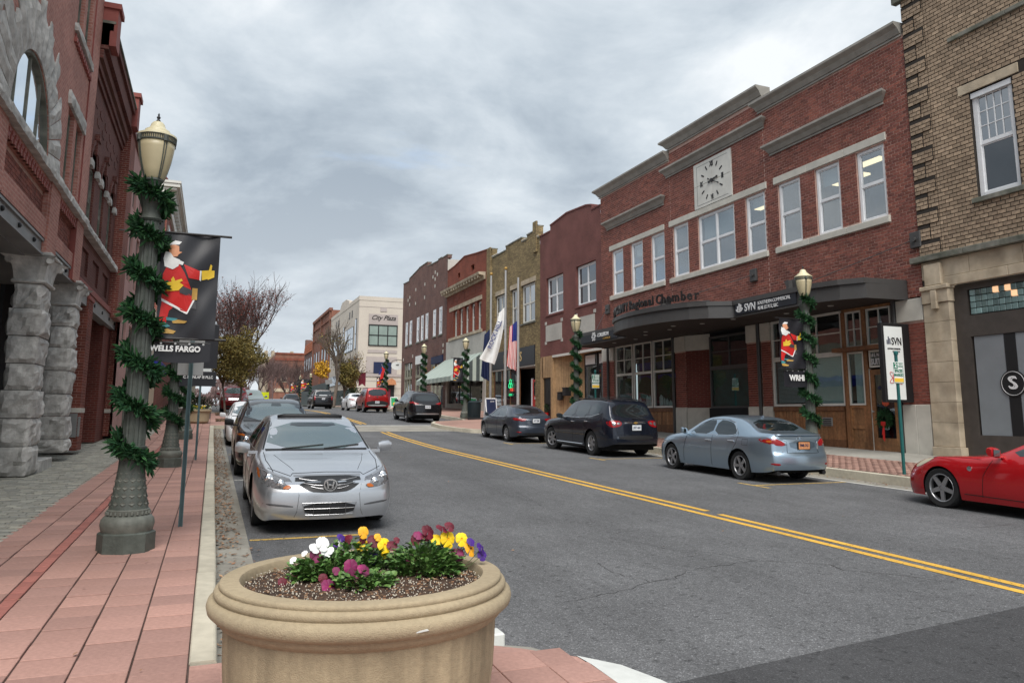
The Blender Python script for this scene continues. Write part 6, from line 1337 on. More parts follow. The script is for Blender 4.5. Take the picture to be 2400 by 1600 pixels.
# ---------------------------------------------------------------- flag poles
def pole(y, x, ztop, lab, ball=True):
    t = thing('flag_pole', lab, 'flag pole', (x, y, zr(y) + .25), 'aluminium flag poles by the pub'); z0 = zr(y) + .2
    MB().tube([(x, y, z0), (x, y, ztop - .15)], [.085, .055], 14).obj('pole', M['alu'], t, auto=40)
    if ball: MB().lathe([(0, -.1), (.07, -.07), (.1, 0), (.07, .07), (0, .1)], (x, y, ztop - .05), 12, caps=False).obj('ball', M['bgold'], t, smooth=True)
pole(42.38, 15.2, 8.4, 'left flag pole of three, carrying the navy flag'); pole(39.93, 15.2, 8.3, 'middle flag pole of three, carrying the white flag'); pole(38.0, 15.2, 7.55, 'right flag pole of three, with the striped flag', False)
def flag(nm, lab, mats, y, z0, z1, w0, w1, lean, nu=9):
    t = thing(nm, lab, 'flag', (15.1, y, z1)); nz = 20; rows = {}; D = Vector((-.93, .37, 0)); Nn = Vector((.37, .93, 0))
    def pt(u, v):
        w = w0 + (w1 - w0) * v; p = Vector((15.2, y, 0)) + D * (.06 + u * w + lean * v * v) + Nn * (.07 * math.sin(u * 9 + v * 3) * (.4 + v))
        return (p.x, p.y, z1 + (z0 - z1) * (v * (1 - .10 * u)) + .02 * math.sin(u * 7) - u * .3 * (1 - v))
    for i in range(nu):
        for j in range(nz): rows.setdefault(mats(i / nu, j / nz), []).append((i, j))
    for k, L_ in rows.items():
        b = MB(); ix = {}
        for i, j in L_:
            f = []
            for p in ((i, j), (i + 1, j), (i + 1, j + 1), (i, j + 1)):
                if p not in ix: ix[p] = len(b.v); b.v.append(pt(p[0] / nu, p[1] / nz))
                f.append(ix[p])
            b.f.append(tuple(f))
        b.obj('cloth' if len(rows) == 1 else {'bblue': 'canton', 'bred': 'red_stripes', 'bwhite': 'white_stripes'}[k], M[k], t, smooth=True)
    return t
flag('navy_flag', 'navy blue flag hanging slack from the left pole', lambda u, v: 'navy', 42.38, 1.9, 5.0, .32, .5, .0)
wf = flag('white_flag', 'white flag with faint blue lettering swept toward the left from the middle pole', lambda u, v: 'bwhite', 39.93, 2.75, 6.0, .30, .85, .55)
text('ROCK HILL', .34, M['bblue'], wf, (14.62, 40.05, 4.45), ((.33, -.13, .92), (-.37, -.93, 0)), sx=1.0, bold=.005)
flag('striped_flag', 'red and white striped flag with a blue canton hanging on the right pole', lambda u, v: 'bblue' if v < .38 and u < .6 else ('bred' if int(u * 13 + .01) % 2 == 0 else 'bwhite'), 38.0, 2.3, 5.0, .40, .5, .05, 13)
fx = thing('small_flag', 'small red white and blue flag leaning by the far lamp near the red SUV', 'flag', (12.9, 61.6, 3)); MB().tube([(13.05, 61.6, 3.2), (12.65, 61.6, 4.0)], .02, 5).obj('staff', M['alu'], fx)
MB().quad((12.55, 61.58, 2.75), (12.8, 61.58, 2.85), (12.95, 61.58, 3.6), (12.7, 61.58, 3.8)).obj('cloth_stripes', M['bred'], fx); MB().quad((12.4, 61.57, 3.1), (12.62, 61.57, 3.2), (12.75, 61.57, 3.6), (12.6, 61.57, 3.65)).obj('cloth_canton', M['bblue'], fx)
# ---------------------------------------------------------------- bin and sandwich boards
tb = thing('litter_bin', 'dark round litter bin with a slatted body beside the lamp at the crossing', 'bin', (13.75, 41.0, zr(41) + .2)); z = zr(41) + .2
MB().lathe([(.30, z), (.34, z + .05), (.36, z + .85), (.36, z + .9)], (13.75, 41.0, 0), 20).obj('body', M['trash'], tb, auto=40)
b = MB()
for k in range(26): a = 2 * PI * k / 26; b.tube([(13.75 + .345 * math.cos(a), 41 + .345 * math.sin(a), z + .06), (13.75 + .372 * math.cos(a), 41 + .372 * math.sin(a), z + .88)], .014, 4)
b.obj('slat', M['trash'], tb, kind='stuff'); MB().lathe([(.38, z + .9), (.38, z + .95), (.26, z + 1.02), (.14, z + 1.04)], (13.75, 41, 0), 20).obj('lid', M['trash'], tb, auto=40)
MB().chbox(13.2, 14.2, 40.4, 40.5, z - .02, z + .1, .01).obj('foot', M['black'], tb)
def aframe(x, y, z, face, lab, w=.55, h=1.1, words=None):
    t = thing('sandwich_board', lab, 'sandwich board', (x, y, z))
    for s, d in ((-1, 0), (1, .5)):
        b = MB()
        for (u0, u1, v0, v1) in ((-w / 2, -w / 2 + .06, 0, h), (w / 2 - .06, w / 2, 0, h), (-w / 2, w / 2, h - .07, h), (-w / 2, w / 2, .12, .19)):
            f = lambda u, v: (x + u, y + s * .25 * (1 - v / h), z + v)
            b.quad(f(u0, v0), f(u1, v0), f(u1, v1), f(u0, v1)).quad(*[(p[0], p[1] + .03, p[2]) for p in (f(u0, v0), f(u1, v0), f(u1, v1), f(u0, v1))])
        b.obj('frame', M['white'], t)
        f = lambda u, v: (x + u, y + s * .25 * (1 - v / h) + .01, z + v); MB().quad(f(-w / 2 + .05, .18), f(w / 2 - .05, .18), f(w / 2 - .05, h - .06), f(-w / 2 + .05, h - .06)).obj('face', face, t)
    return t
a1 = aframe(14.95, 41.6, zr(41.6) + .24, M['navy'], 'white framed dark blue chalk sandwich board beside the litter bin', .7, 1.15); text('$5W', .12, M['letter'], a1, (14.95, 41.33, zr(41.6) + 1.18), '-y')
a2 = aframe(13.9, 62.2, zr(62) + .22, mat('green poster', (.012, .30, .10), .6), 'white framed bright green sandwich board behind the black crossover', .62, .95); MB().lathe([(.0, -.02), (.13, -.01), (.0, .02)], (13.9, 62.0, zr(62) + .6), 10, axis='y', caps=False).obj('print', M['signyellow'], a2)
sb = thing('slanted_board', 'grey slanted notice board on a dark post under the gold tree', 'sign', (11.2, 81, 1)); MB().box(11.12, 11.28, 81, 81.15, .5, 3.2).obj('post', M['black'], sb); MB().prism([(10.85, 2.99), (11.53, 3.1), (11.47, 3.55), (10.76, 3.44)], 'y', 80.8, 80.9).obj('board', M['steelgrey'], sb)
yb = thing('yellow_sign', 'small fluorescent yellow sign far up the street', 'sign', (7, 115, 1.5)); MB().box(6.3, 7.5, 115, 115.05, 1.9, 3.0).obj('plate', mat('fluorescent yellow', (.72, .80, .01), .5), yb); MB().box(6.87, 6.93, 115, 115.05, .9, 1.9).obj('post', M['alu'], yb)
# ================================================================ planter with pansies
PX_, PY_, PZ_ = .785, 4.09, zr(4.08) + .135
pl = thing('flower_planter', 'round sandy cast stone planter with a rolled rim standing at the kerb corner', 'planter', (PX_, PY_, PZ_))
H = .715
prof = [(.52, H - .10), (.60, H - .06), (.605, H - .012), (.612, H), (.695, H), (.703, H - .004), (.706, H - .016), (.702, H - .024), (.712, H - .027), (.724, H - .034), (.729, H - .047), (.725, H - .060), (.720, H - .066), (.735, H - .070), (.752, H - .082), (.758, H - .105), (.752, H - .130), (.735, H - .146), (.716, H - .151), (.713, H - .162), (.703, H - .180), (.685, H - .192), (.677, H - .20)]
MB().lathe(prof, (PX_, PY_, PZ_), 96, caps=False).obj('rim', M['planter'], pl, auto=50)
prof = [(.677, H - .20), (.676, H - .24), (.672, H - .35), (.665, H - .45), (.655, H - .52), (.648, .13), (.655, .10), (.685, .07), (.69, .03), (.68, 0)]
MB().lathe(prof, (PX_, PY_, PZ_), 96, caps=False).obj('body', M['planter_body'], pl, auto=50)
rd = random.Random(4); b = MB(); nr = 22; na = 60; zs = PZ_ + H - .055
rows = [[(PX_ + .605 * r / nr * math.cos(2 * PI * k / na), PY_ + .605 * r / nr * math.sin(2 * PI * k / na), zs + .02 * math.cos(r / nr * 1.4) + rd.uniform(-.007, .008)) for k in range(na)] for r in range(1, nr + 1)]
for r0_, r1_ in zip(rows, rows[1:]):
    for k in range(na): b.quad(r0_[k], r0_[(k + 1) % na], r1_[(k + 1) % na], r1_[k])
b.quad(*rows[0]); b.obj('soil', M['soil'], pl, smooth=False)
b = MB(); c_ = MB()
for i in range(2600):
    r = .6 * math.sqrt(rd.random()); a = rd.random() * 2 * PI; p = Vector((PX_ + r * math.cos(a), PY_ + r * math.sin(a), zs + .022)); s = rd.uniform(.0007, .0026)
    (b if i % 3 else c_).box(p.x - s, p.x + s, p.y - s, p.y + s * 1.3, p.z - s, p.z + s) if i % 3 else c_.box(p.x - s * 3, p.x + s * 3, p.y - s, p.y + s, p.z - s, p.z + s * 1.2)
b.obj('perlite', M['perlite'], pl, kind='stuff'); c_.obj('bark_chips', M['litter'], pl, kind='stuff')
MB().prism([(PX_ + .07, PZ_ + H - .112), (PX_ + .135, PZ_ + H - .106), (PX_ + .142, PZ_ + H - .112), (PX_ + .09, PZ_ + H - .118)], 'y', PY_ - .7505, PY_ - .735).obj('paint_chip', M['kerbwhite'], pl)
def leafmesh(b, p, d, s, up):                        # scalloped folded leaf
    t = d.cross(up).normalized(); n = t.cross(d).normalized()
    L = [(0, 0), (.2, .28), (.45, .36), (.7, .3), (.88, .16), (1, 0)]
    mid = [p + d * (x * s) + n * (.12 * s * math.sin(x * 2.6)) for x, w in L]
    for sg in (-1, 1):
        ed = [m + t * (sg * w * s) + n * (.10 * s * (1 if w > .1 else 0)) for m, (x, w) in zip(mid, L)]
        for i in range(len(L) - 1): b.quad(mid[i], mid[i + 1], ed[i + 1], ed[i]) if sg > 0 else b.quad(mid[i], ed[i], ed[i + 1], mid[i + 1])
def petalfan(b, c, n, up, s, r0, rd_):               # five broad overlapping petals with ruffled edges
    n = n.normalized(); u = (up - n * up.dot(n)).normalized(); v = n.cross(u)
    for k, (ang, sc, dz) in enumerate(((.62, .92, -.006), (-.62, .92, -.005), (1.75, .86, 0), (-1.75, .86, .001), (PI, 1.08, .004))):
        ax = u * math.cos(ang) + v * math.sin(ang); sd_ = n.cross(ax); m = 7; pts = []
        n0 = len(b.v); b.v.append(tuple(c + n * dz)); k1 = rd_.uniform(-.4, .4)
        for i in range(m):
            t = -1 + 2 * i / (m - 1); l = s * sc * (1.0 - .30 * t * t + .03 * math.sin(t * 7 + k1 * 9)); wv = s * sc * .54 * math.sin(t * 1.45)
            pts.append(c + ax * l + sd_ * wv + n * (dz + .035 * s * math.sin(t * 6 + k1 * 7) - .12 * s))
        for f_, up_ in ((.5, .05), (.82, .04)): b.v += [tuple(c + (p - c) * f_ + n * (up_ * s)) for p in pts]
        b.v += [tuple(p) for p in pts]
        for i in range(m - 1):
            b.f.append((n0, n0 + 1 + i, n0 + 2 + i))
            for q in (1, 1 + m): b.f.append((n0 + q + i, n0 + q + m + i, n0 + q + m + i + 1, n0 + q + i + 1))
def clump(cx0, cy0, nl, rx, ry, hh, lab):
    P_ = thing('pansy_plant', lab, 'pansy', (cx0, cy0, zs), 'pansies in the planter'); b = MB(); st = MB()
    for i in range(nl):
        a = rd.random() * 2 * PI; r = math.sqrt(rd.random()); x, y = cx0 + rx * r * math.cos(a), cy0 + ry * r * math.sin(a); h = rd.random() ** 1.2 * hh * (1.1 - .6 * r)
        d = Vector((math.cos(a) + rd.gauss(0, .6), math.sin(a) + rd.gauss(0, .6), rd.uniform(-.2, .9))).normalized(); leafmesh(b, Vector((x, y, zs + .015 + h)), d, rd.uniform(.026, .052), Vector((rd.gauss(0, .25), rd.gauss(0, .25), 1)))
        if i % 6 == 0: st.tube([(cx0 + (x - cx0) * .4, cy0 + (y - cy0) * .4, zs + .01), (x, y, zs + .02 + h)], .0022, 4, False)
    b.obj('leaves', M['leaf'], P_, smooth=False); st.obj('stems', M['stem'], P_); return P_
CL = [(.60, 4.20, 560, .17, .13, .13, 'pansy plant with white and maroon blooms at the left of the planter'), (.76, 4.36, 640, .21, .13, .16, 'middle pansy plant with yellow and maroon blooms at the back of the planter'),
      (.76, 3.96, 260, .15, .12, .07, 'low pansy plant with magenta blooms at the front of the planter'), (1.13, 4.16, 760, .19, .17, .17, 'tall bushy pansy plant with yellow and violet blooms at the right of the planter')]
PL = [clump(*q) for q in CL]
view = Vector((-.15, -.85, .5))
def bloom(k, px_, py_, size, m_, eye=None, face=None, dist=None):
    """a bloom where its pixel ray meets the height of its plant"""
    d = Vector([CR[i][0] * (px_ - 1200) / 1780 + CR[i][1] * (py_ - 700) / 1780 + CR[i][2] for i in range(3)]); cx0, cy0 = CL[k][0], CL[k][1]
    t = (cx0 * d.x + cy0 * d.y) / (d.x ** 2 + d.y ** 2) if dist is None else dist / d.y; c = d * t
    if c.z < zs + .03: c = d * ((zs + .03) / d.z)
    n = Vector((rd.gauss(0, .35), -1 + rd.gauss(0, .2), .45 + rd.gauss(0, .25))) if face is None else Vector(face)
    b = MB(); petalfan(b, c, n, Vector((0, 0, 1)), size * 1.02, .3, rd); o = b.obj('bloom', M[m_], PL[k], smooth=True)
    if eye: n.normalize(); e = MB(); ax = Vector((1, 0, 0)); e.lathe([(.0, .004), (.005, .003), (.006, 0)], tuple(c + n * .006), 7, axis='y', caps=False).obj('eye', M[eye], o)
    MB().tube([tuple(c), (c.x * .8 + cx0 * .2, c.y * .8 + cy0 * .2 + .01, (c.z + zs) / 2), (c.x * .4 + cx0 * .6, c.y * .4 + cy0 * .6, zs)], .002, 4, False).obj('stalk', M['stem'], PL[k])
for q in [(0, 757, 1272, .040, 'pwhite'), (0, 738, 1282, .032, 'pwhite'), (0, 764, 1293, .030, 'pwhite'), (0, 774, 1288, .022, 'pwhite'), (0, 686, 1311, .020, 'pwhite'), (0, 713, 1295, .018, 'pwhite'), (0, 742, 1297, .042, 'pmag', 'bwhite'), (0, 702, 1348, .034, 'pmaroon'), (0, 662, 1363, .026, 'pmaroon'),
          (1, 812, 1265, .038, 'pmaroon'), (1, 800, 1258, .026, 'ppurple'), (1, 803, 1274, .03, 'pwhite'), (1, 788, 1277, .018, 'ppurple'), (1, 796, 1300, .036, 'pmag'), (1, 852, 1246, .034, 'porange'), (1, 845, 1277, .032, 'pyellow', 'pmaroon'), (1, 858, 1275, .03, 'pyellow', 'pmaroon'), (1, 876, 1266, .040, 'pmaroon'), (1, 901, 1276, .046, 'pyellow', 'porange'), (1, 903, 1297, .026, 'pyellow'), (1, 885, 1257, .022, 'porange'), (1, 919, 1276, .036, 'pmaroon'), (1, 876, 1306, .032, 'ppurple'), (1, 851, 1263, .026, 'pmaroon'), (1, 930, 1264, .02, 'pmaroon'),
          (2, 823, 1328, .042, 'pmag'), (2, 853, 1333, .036, 'pmag'), (2, 827, 1364, .046, 'pmag', 'byel'), (2, 772, 1374, .044, 'pmag', 'byel'), (2, 757, 1354, .026, 'pmaroon'), (2, 788, 1336, .022, 'pmag'),
          (3, 978, 1330, .042, 'pmaroon', 'bwhite'), (3, 963, 1310, .03, 'pmag'), (3, 975, 1262, .034, 'pmaroon'), (3, 1004, 1244, .042, 'pmaroon'), (3, 1036, 1236, .036, 'pmaroon'), (3, 1054, 1232, .032, 'pmaroon'), (3, 1022, 1262, .036, 'pyellow'), (3, 1050, 1262, .048, 'pyellow', 'porange'), (3, 1082, 1262, .038, 'pyellow', 'porange'), (3, 1102, 1285, .040, 'porange', 'pmaroon'), (3, 1073, 1296, .042, 'pmag'), (3, 1128, 1283, .034, 'ppurple'), (3, 1130, 1300, .030, 'ppurple'), (3, 1104, 1268, .026, 'ppurple'), (3, 980, 1252, .03, 'pmag'), (3, 996, 1256, .03, 'pmaroon')]: bloom(*q)
dl = MB(); 
for i in range(26): p = Vector((PX_ + rd.uniform(-.35, .35), PY_ + rd.uniform(-.35, .3), zs + .03)); dd = Vector((rd.gauss(0, 1), rd.gauss(0, 1), .1)).normalized(); leafmesh(dl, p, dd, rd.uniform(.02, .035), Vector((0, 0, 1)))
dl.obj('withered_leaves', M['litter'], pl, kind='stuff')
# ================================================================ cars
def pchip(T):
    xs = [t[0] for t in T]; ys = [t[1] for t in T]; n = len(T); d = [(ys[i + 1] - ys[i]) / (xs[i + 1] - xs[i]) for i in range(n - 1)]
    m = [d[0]] + [0 if d[i - 1] * d[i] <= 0 else 2 * d[i - 1] * d[i] / (d[i - 1] + d[i]) for i in range(1, n - 1)] + [d[-1]]
    def f(x):
        if x <= xs[0]: return ys[0]
        if x >= xs[-1]: return ys[-1]
        i = max(k for k in range(n - 1) if xs[k] <= x); h = xs[i + 1] - xs[i]; t = (x - xs[i]) / h
        return ys[i] * (1 + 2 * t) * (1 - t) ** 2 + m[i] * h * t * (1 - t) ** 2 + ys[i + 1] * t * t * (3 - 2 * t) + m[i + 1] * h * t * t * (t - 1)
    return f
SHAPE = pchip([(0, .945), (.1, .972), (.3, .994), (.5, 1.0), (.68, .995), (.86, .972), (1, .935)])
def chaikin(P, n=2, r=.25):
    for _ in range(n):
        Q = []
        for a, b in zip(P, P[1:] + P[:1]): Q += [tuple(u + (v - u) * r for u, v in zip(a, b)), tuple(u + (v - u) * (1 - r) for u, v in zip(a, b))]
        P = Q
    return P
CM = dict(tyre=mat('tyre rubber', (.018, .018, .018), .85, .1, 20, .1), rim=mat('alloy rim', (.42, .42, .43), .3, 0, dirt=.05, metal=.8), rimdk=mat('dark alloy rim', (.14, .14, .145), .35, 0, dirt=.05, metal=.7), chrome=mat('chrome', (.72, .73, .75), .12, 0, dirt=0, metal=1.0), under=mat('underbody', (.008, .008, .008), .9),
  cglass=glassmat('car glass', (.010, .014, .014), gl=.05, fres=.9, trans=False), wglass=glassmat('windscreen glass', (.06, .09, .088), gl=.16, fres=.9, trans=False), bglass=glassmat('rear glass', (.010, .014, .015), gl=.05, fres=.8, trans=False), lamp=mat('clear lamp', (.13, .13, .135), .10, .5, 30, .3, spec=1.0, metal=.3, coat=1.0), red=mat('red lamp', (.24, .005, .007), .2, .1, 20, spec=.5, coat=.15), amber=mat('amber lamp', (.40, .10, .01), .25, .1, 20, spec=.5), trimblk=mat('black trim', (.014, .014, .015), .5), plate=mat('number plate', (.62, .64, .66), .4), seam=mat('panel gap', (.006, .006, .006), .9))
def paint(name, c, metal=.8, r=.28, coat=.6): return mat(name, c, r, 0, dirt=.035, dsc=1.5, metal=metal, coat=coat)
def make_car(name, label, sp, pm, loc, heading, pitch=None, steer=0.0):
    """sp: profile lists by distance s from the front bumper"""
    C_ = thing(name, label, sp.get('cat', 'car')); L, Wd = sp['L'], sp['W'] / 2
    top, belt, plan, low = pchip(sp['top']), pchip(sp['belt']), pchip(sp['plan']), pchip(sp['low']); r = sp['r']; R = r + sp.get('archgap', .055); tb = sp.get('tb', .34)
    ws = (sp['fo'], sp['fo'] + sp['wb'])
    st = set(); n = 64
    for i in range(n + 1): st.add(round(L * i / n, 4))
    for e in (0.03, .06, .1, .15): st.add(e); st.add(round(L - e, 4))
    for w in ws:
        st = {s for s in st if not (w - R - .05 < s < w + R + .05)}
        for i in range(19): st.add(round(w - R * math.cos(PI * i / 18), 4))
        for e in (-R - .004, R + .004): st.add(round(w + e, 4))
    st = sorted(s for s in st if 0 <= s <= L)
    def fsh(z): return sp['fsh'](z) if 'fsh' in sp else 0
    FS = pchip(sp.get('front', [(0, .05), (.35, .0), (.55, .0), (.8, .12), (1.3, .2)])); RS = pchip(sp.get('rear', [(0, .10), (.35, .0), (.6, .0), (1.0, .07), (1.6, .15)]))
    def warp(s, y, z):
        a = max(0, 1 - s / .75) ** 1.5; b = max(0, 1 - (L - s) / .75) ** 1.5
        return (L / 2 - (s + a * FS(z) - b * RS(z)), y, z)
    V, F, H = [], [], 37
    base = sp.get('sill', .2)
    def section(s):
        zl0, zb, zt = low(s), belt(s), top(s); w = Wd * plan(s); zl = zl0
        for c in ws:
            if abs(s - c) < R + .002: zl = max(zl, r + math.sqrt(max(0, R * R - (s - c) ** 2))) if abs(s - c) <= R else zl
        zb = max(zb, zl + .03); h = max(zt - zb, .012); P = []
        for t in (0, .07, .22, .42, .62, .82, 1):
            z = zl + (zb - zl) * t; P.append((w * SHAPE(min(1, max(0, (z - base) / (zb - base)))), z))
        yb = P[-1][0]; wr = yb - .045 - h * tb
        P += [(yb + (wr - yb) * .52 + .006, zb + .46 * h), (wr, zb + .82 * h), (wr - .05, zb + .925 * h), (wr * .72, zb + .975 * h), (wr * .4, zb + .995 * h), (0, zt)]
        Q = [P[0]]; E_ = P + [(-P[-2][0], P[-2][1])]
        for i in range(len(P) - 1):                  # Catmull-Rom through the section points
            a_, b_, c_, d_ = E_[max(i - 1, 0)], E_[i], E_[i + 1], E_[min(i + 2, len(E_) - 1)]
            for t in (1 / 3, 2 / 3): Q.append(tuple(.5 * (2 * q + (r_ - p) * t + (2 * p - 5 * q + 4 * r_ - s_) * t * t + (3 * q - p - 3 * r_ + s_) * t ** 3) for p, q, r_, s_ in zip(a_, b_, c_, d_)))
            Q.append(c_)
        return Q
    for s in st:
        P = section(s)
        V += [warp(s, y, z) for y, z in P] + [warp(s, -y, z) for y, z in P[:-1]]
    m = 2 * H - 1
    for i in range(len(st) - 1):
        a, b = i * m, (i + 1) * m
        for j in range(H - 1): F.append((a + j, a + j + 1, b + j + 1, b + j))
        ri = lambda q, j: q + (H - 1 if j == H - 1 else H + j)
        for j in range(H - 1): F.append((ri(a, j), ri(b, j), ri(b, j + 1), ri(a, j + 1)))
    for e, i, sg in ((0, 0, 1), (1, len(st) - 1, -1)):    # nose and tail
        P = section(st[i]); K = 10; rows = []
        cr = sp.get('crown', (.13, .09))[e]
        for j, (y, z) in enumerate(P):
            row = []
            for k in range(K + 1):
                u = -1 + 2 * k / K; p = warp(st[i], y * u, z); row.append(len(V)); V.append((p[0] + sg * cr * (1 - u * u) * (1 if j < 19 else max(0, 1 - (j - 18) / 18)), p[1], p[2]))
            rows.append(row)
        for j in range(H - 2):
            for k in range(K): q = (rows[j][k], rows[j][k + 1], rows[j + 1][k + 1], rows[j + 1][k]); F.append(q if e == 1 else q[::-1])
        q = tuple(rows[H - 2]); F.append(q)
    b = MB(); b.v = V; b.f = F; body = b.obj('body', pm, C_, auto=38)
    me = body.data
    import bmesh
    bm = bmesh.new(); bm.from_mesh(me); bmesh.ops.remove_doubles(bm, verts=bm.verts, dist=.0008); bmesh.ops.recalc_face_normals(bm, faces=bm.faces); bm.to_mesh(me)
    bvh = BVHTree.FromBMesh(bm); bm.free(); me.polygons.foreach_set('use_smooth', [True] * len(me.polygons)); me.set_sharp_from_angle(angle=math.radians(40))
    DIR = {'f': Vector((-1, 0, 0)), 'r': Vector((1, 0, 0)), 'l': Vector((0, -1, 0)), 't': Vector((0, 0, -1))}
    def hit(ax, u, v):
        o = {'f': Vector((4, u, v)), 'r': Vector((-4, u, v)), 'l': Vector((L / 2 - u, 3, v)), 't': Vector((L / 2 - u, v, 4))}[ax]
        h = bvh.ray_cast(o, DIR[ax]); return h[0]
    def patch(nm, ax, poly, mt, off=.004, ck=2, rings=4, mirror=False, parent=None, both=False, dense=3):
        P = []
        for a, c in zip(poly, poly[1:] + poly[:1]):
            for k in range(dense): P.append(tuple(u + (v - u) * k / dense for u, v in zip(a, c)))
        P = chaikin(poly, ck) if ck else P
        if ck and dense > 1:
            Q = []
            for a, c in zip(P, P[1:] + P[:1]):
                d = math.dist(a, c); kk = max(1, int(d / .08))
                for k in range(kk): Q.append(tuple(u + (v - u) * k / kk for u, v in zip(a, c)))
            P = Q
        c0 = (sum(p[0] for p in P) / len(P), sum(p[1] for p in P) / len(P)); b = MB(); grid = []; last = None
        for k in range(rings + 1):
            t = 1 - k / rings; row = []
            for p in P:
                u, v = c0[0] + (p[0] - c0[0]) * t, c0[1] + (p[1] - c0[1]) * t; h = hit(ax, u, v)
                if h is None: h = last if last else Vector((0, 0, .5))
                last = h; row.append(h - DIR[ax] * off)
            grid.append(row)
        sk = [p + DIR[ax] * (off + .012) for p in grid[0]]; grid.insert(0, sk); n = len(P)
        for ri_, (r0_, r1_) in enumerate(zip(grid, grid[1:])):
            n0 = len(b.v); b.v += [tuple(q) for q in r0_] + [tuple(q) for q in r1_] if ri_ < 2 else [tuple(q) for q in r1_]; n0 = n0 if ri_ < 2 else n0 - n
            for k in range(n): b.f.append((n0 + k, n0 + (k + 1) % n, n0 + n + (k + 1) % n, n0 + n + k))
        o = b.obj(nm, mt, parent or C_, auto=35)
        if both:
            bb = MB(); bb.v = [(x, -y, z) for x, y, z in b.v]; bb.f = [f[::-1] for f in b.f]; o2 = bb.obj(nm, mt, parent or C_, auto=35); return o, o2
        return o
    def seam(nm, ax, pts, rad=.005, mt=None, both=True, off=.0):
        Q = []
        for a, c in zip(pts, pts[1:]):
            k = max(2, int(math.dist(a, c) / .06))
            for i in range(k): Q.append(tuple(u + (v - u) * i / k for u, v in zip(a, c)))
        Q.append(pts[-1]); H_ = [hit(ax, *q) for q in Q]; H_ = [h - DIR[ax] * off for h in H_ if h]
        if len(H_) < 2: return
        b = MB().tube(H_, rad, 5); b.obj(nm, mt or CM['seam'], C_)
        if both: bb = MB(); bb.v = [(x, -y, z) for x, y, z in b.v]; bb.f = [f[::-1] for f in b.f]; bb.obj(nm, mt or CM['seam'], C_)
    # underbody and wells
    MB().box(-L / 2 + .35, L / 2 - .35, -Wd * .84, Wd * .84, .20, .55).obj('underbody', CM['under'], C_)
    for w in ws:
        for sg in (1, -1):
            b = MB(); x = L / 2 - w
            for i in range(12):
                a, c = PI * i / 12, PI * (i + 1) / 12; b.quad((x + (R + .03) * math.cos(a), sg * Wd * .90, r + (R + .03) * math.sin(a)), (x + (R + .03) * math.cos(c), sg * Wd * .90, r + (R + .03) * math.sin(c)), (x + (R + .03) * math.cos(c), sg * Wd * .5, r + (R + .03) * math.sin(c)), (x + (R + .03) * math.cos(a), sg * Wd * .5, r + (R + .03) * math.sin(a)))
            b.obj('wheel_well', CM['under'], C_)
    # wheels
    tw = sp.get('tw', .215); rr = r * sp.get('rimf', .68)
    tb_ = MB().lathe([(rr, -tw / 2 + .01), (r * .93, -tw / 2), (r * .985, -tw / 2 + .025), (r, -tw * .25), (r, tw * .25), (r * .985, tw / 2 - .025), (r * .93, tw / 2), (rr, tw / 2 - .01), (rr * .97, tw / 2 - .05)], seg=36, axis='y', caps=False)
    rb = MB().lathe([(rr * .98, -tw * .3), (rr * .98, tw * .42), (rr * 1.0, tw * .45), (rr * .96, tw * .47), (rr * .9, tw * .40), (rr * .9, tw * .1)], seg=36, axis='y', caps=False); hub = MB().lathe([(0, tw * .38), (.03, tw * .40), (.055, tw * .36), (.06, tw * .2)], seg=14, axis='y', caps=False)
    ns = sp.get('spokes', 5); sb = MB(); dk = MB().lathe([(0, tw * .05), (rr * .9, tw * .05)], seg=24, axis='y', caps=False); sw = sp.get('spokew', .034)
    for k in range(ns):
        for da in ((-.11, .11) if sp.get('split') else (0,)):
            a = 2 * PI * k / ns + da; ca, sa = math.cos(a), math.sin(a); q = []
            for rad, ww, yy in ((.04, sw * .9, tw * .40), (rr * .93, sw * .72, tw * .42)):
                for s_ in (-1, 1):
                    for dy in (0, -.03): q.append((rad * ca - s_ * ww * sa, yy + dy, rad * sa + s_ * ww * ca))
            n0 = len(sb.v); sb.v += q; sb.f += [tuple(n0 + i for i in f) for f in ((0, 2, 6, 4), (1, 5, 7, 3), (0, 4, 5, 1), (2, 3, 7, 6), (4, 6, 7, 5))]
    tyre_me = tb_.mesh('tyre', smooth=True); tyre_me.materials.append(CM['tyre']); tyre_me.set_sharp_from_angle(angle=math.radians(40))
    rim_me = rb.mesh('rim', smooth=True); rim_me.materials.append(sp.get('rimmat', CM['rim'])); sp_me = sb.mesh('spokes'); sp_me.materials.append(sp.get('rimmat', CM['rim'])); dk_me = dk.mesh('disc'); dk_me.materials.append(CM['under']); hub_me = hub.mesh('hub', smooth=True); hub_me.materials.append(sp.get('rimmat', CM['rim']))
    for i, w in enumerate(ws):
        for sg in (1, -1):
            o = bpy.data.objects.new('wheel', tyre_me); COL.objects.link(o); o.parent = C_; o.location = (L / 2 - w, sg * (Wd * sp.get('track', .965) - tw / 2), r); o.rotation_euler = (random.random() * .0, random.uniform(0, 6), (0 if sg > 0 else PI) + (steer if i == 0 else 0))
            for nm, mm in (('rim', rim_me), ('spokes', sp_me), ('brake_disc', dk_me), ('hub', hub_me)): q = bpy.data.objects.new(nm, mm); COL.objects.link(q); q.parent = o
    # glass, lamps, trim given per car
    for p in sp['patches']:
        nm, ax, poly, mt = p[:4]; kw = p[4] if len(p) > 4 else {}
        patch(nm, ax, poly, CM.get(mt) or M.get(mt) or mt, **kw)
    for p in sp.get('seams', ()): seam(*p[:3], **(p[3] if len(p) > 3 else {}))
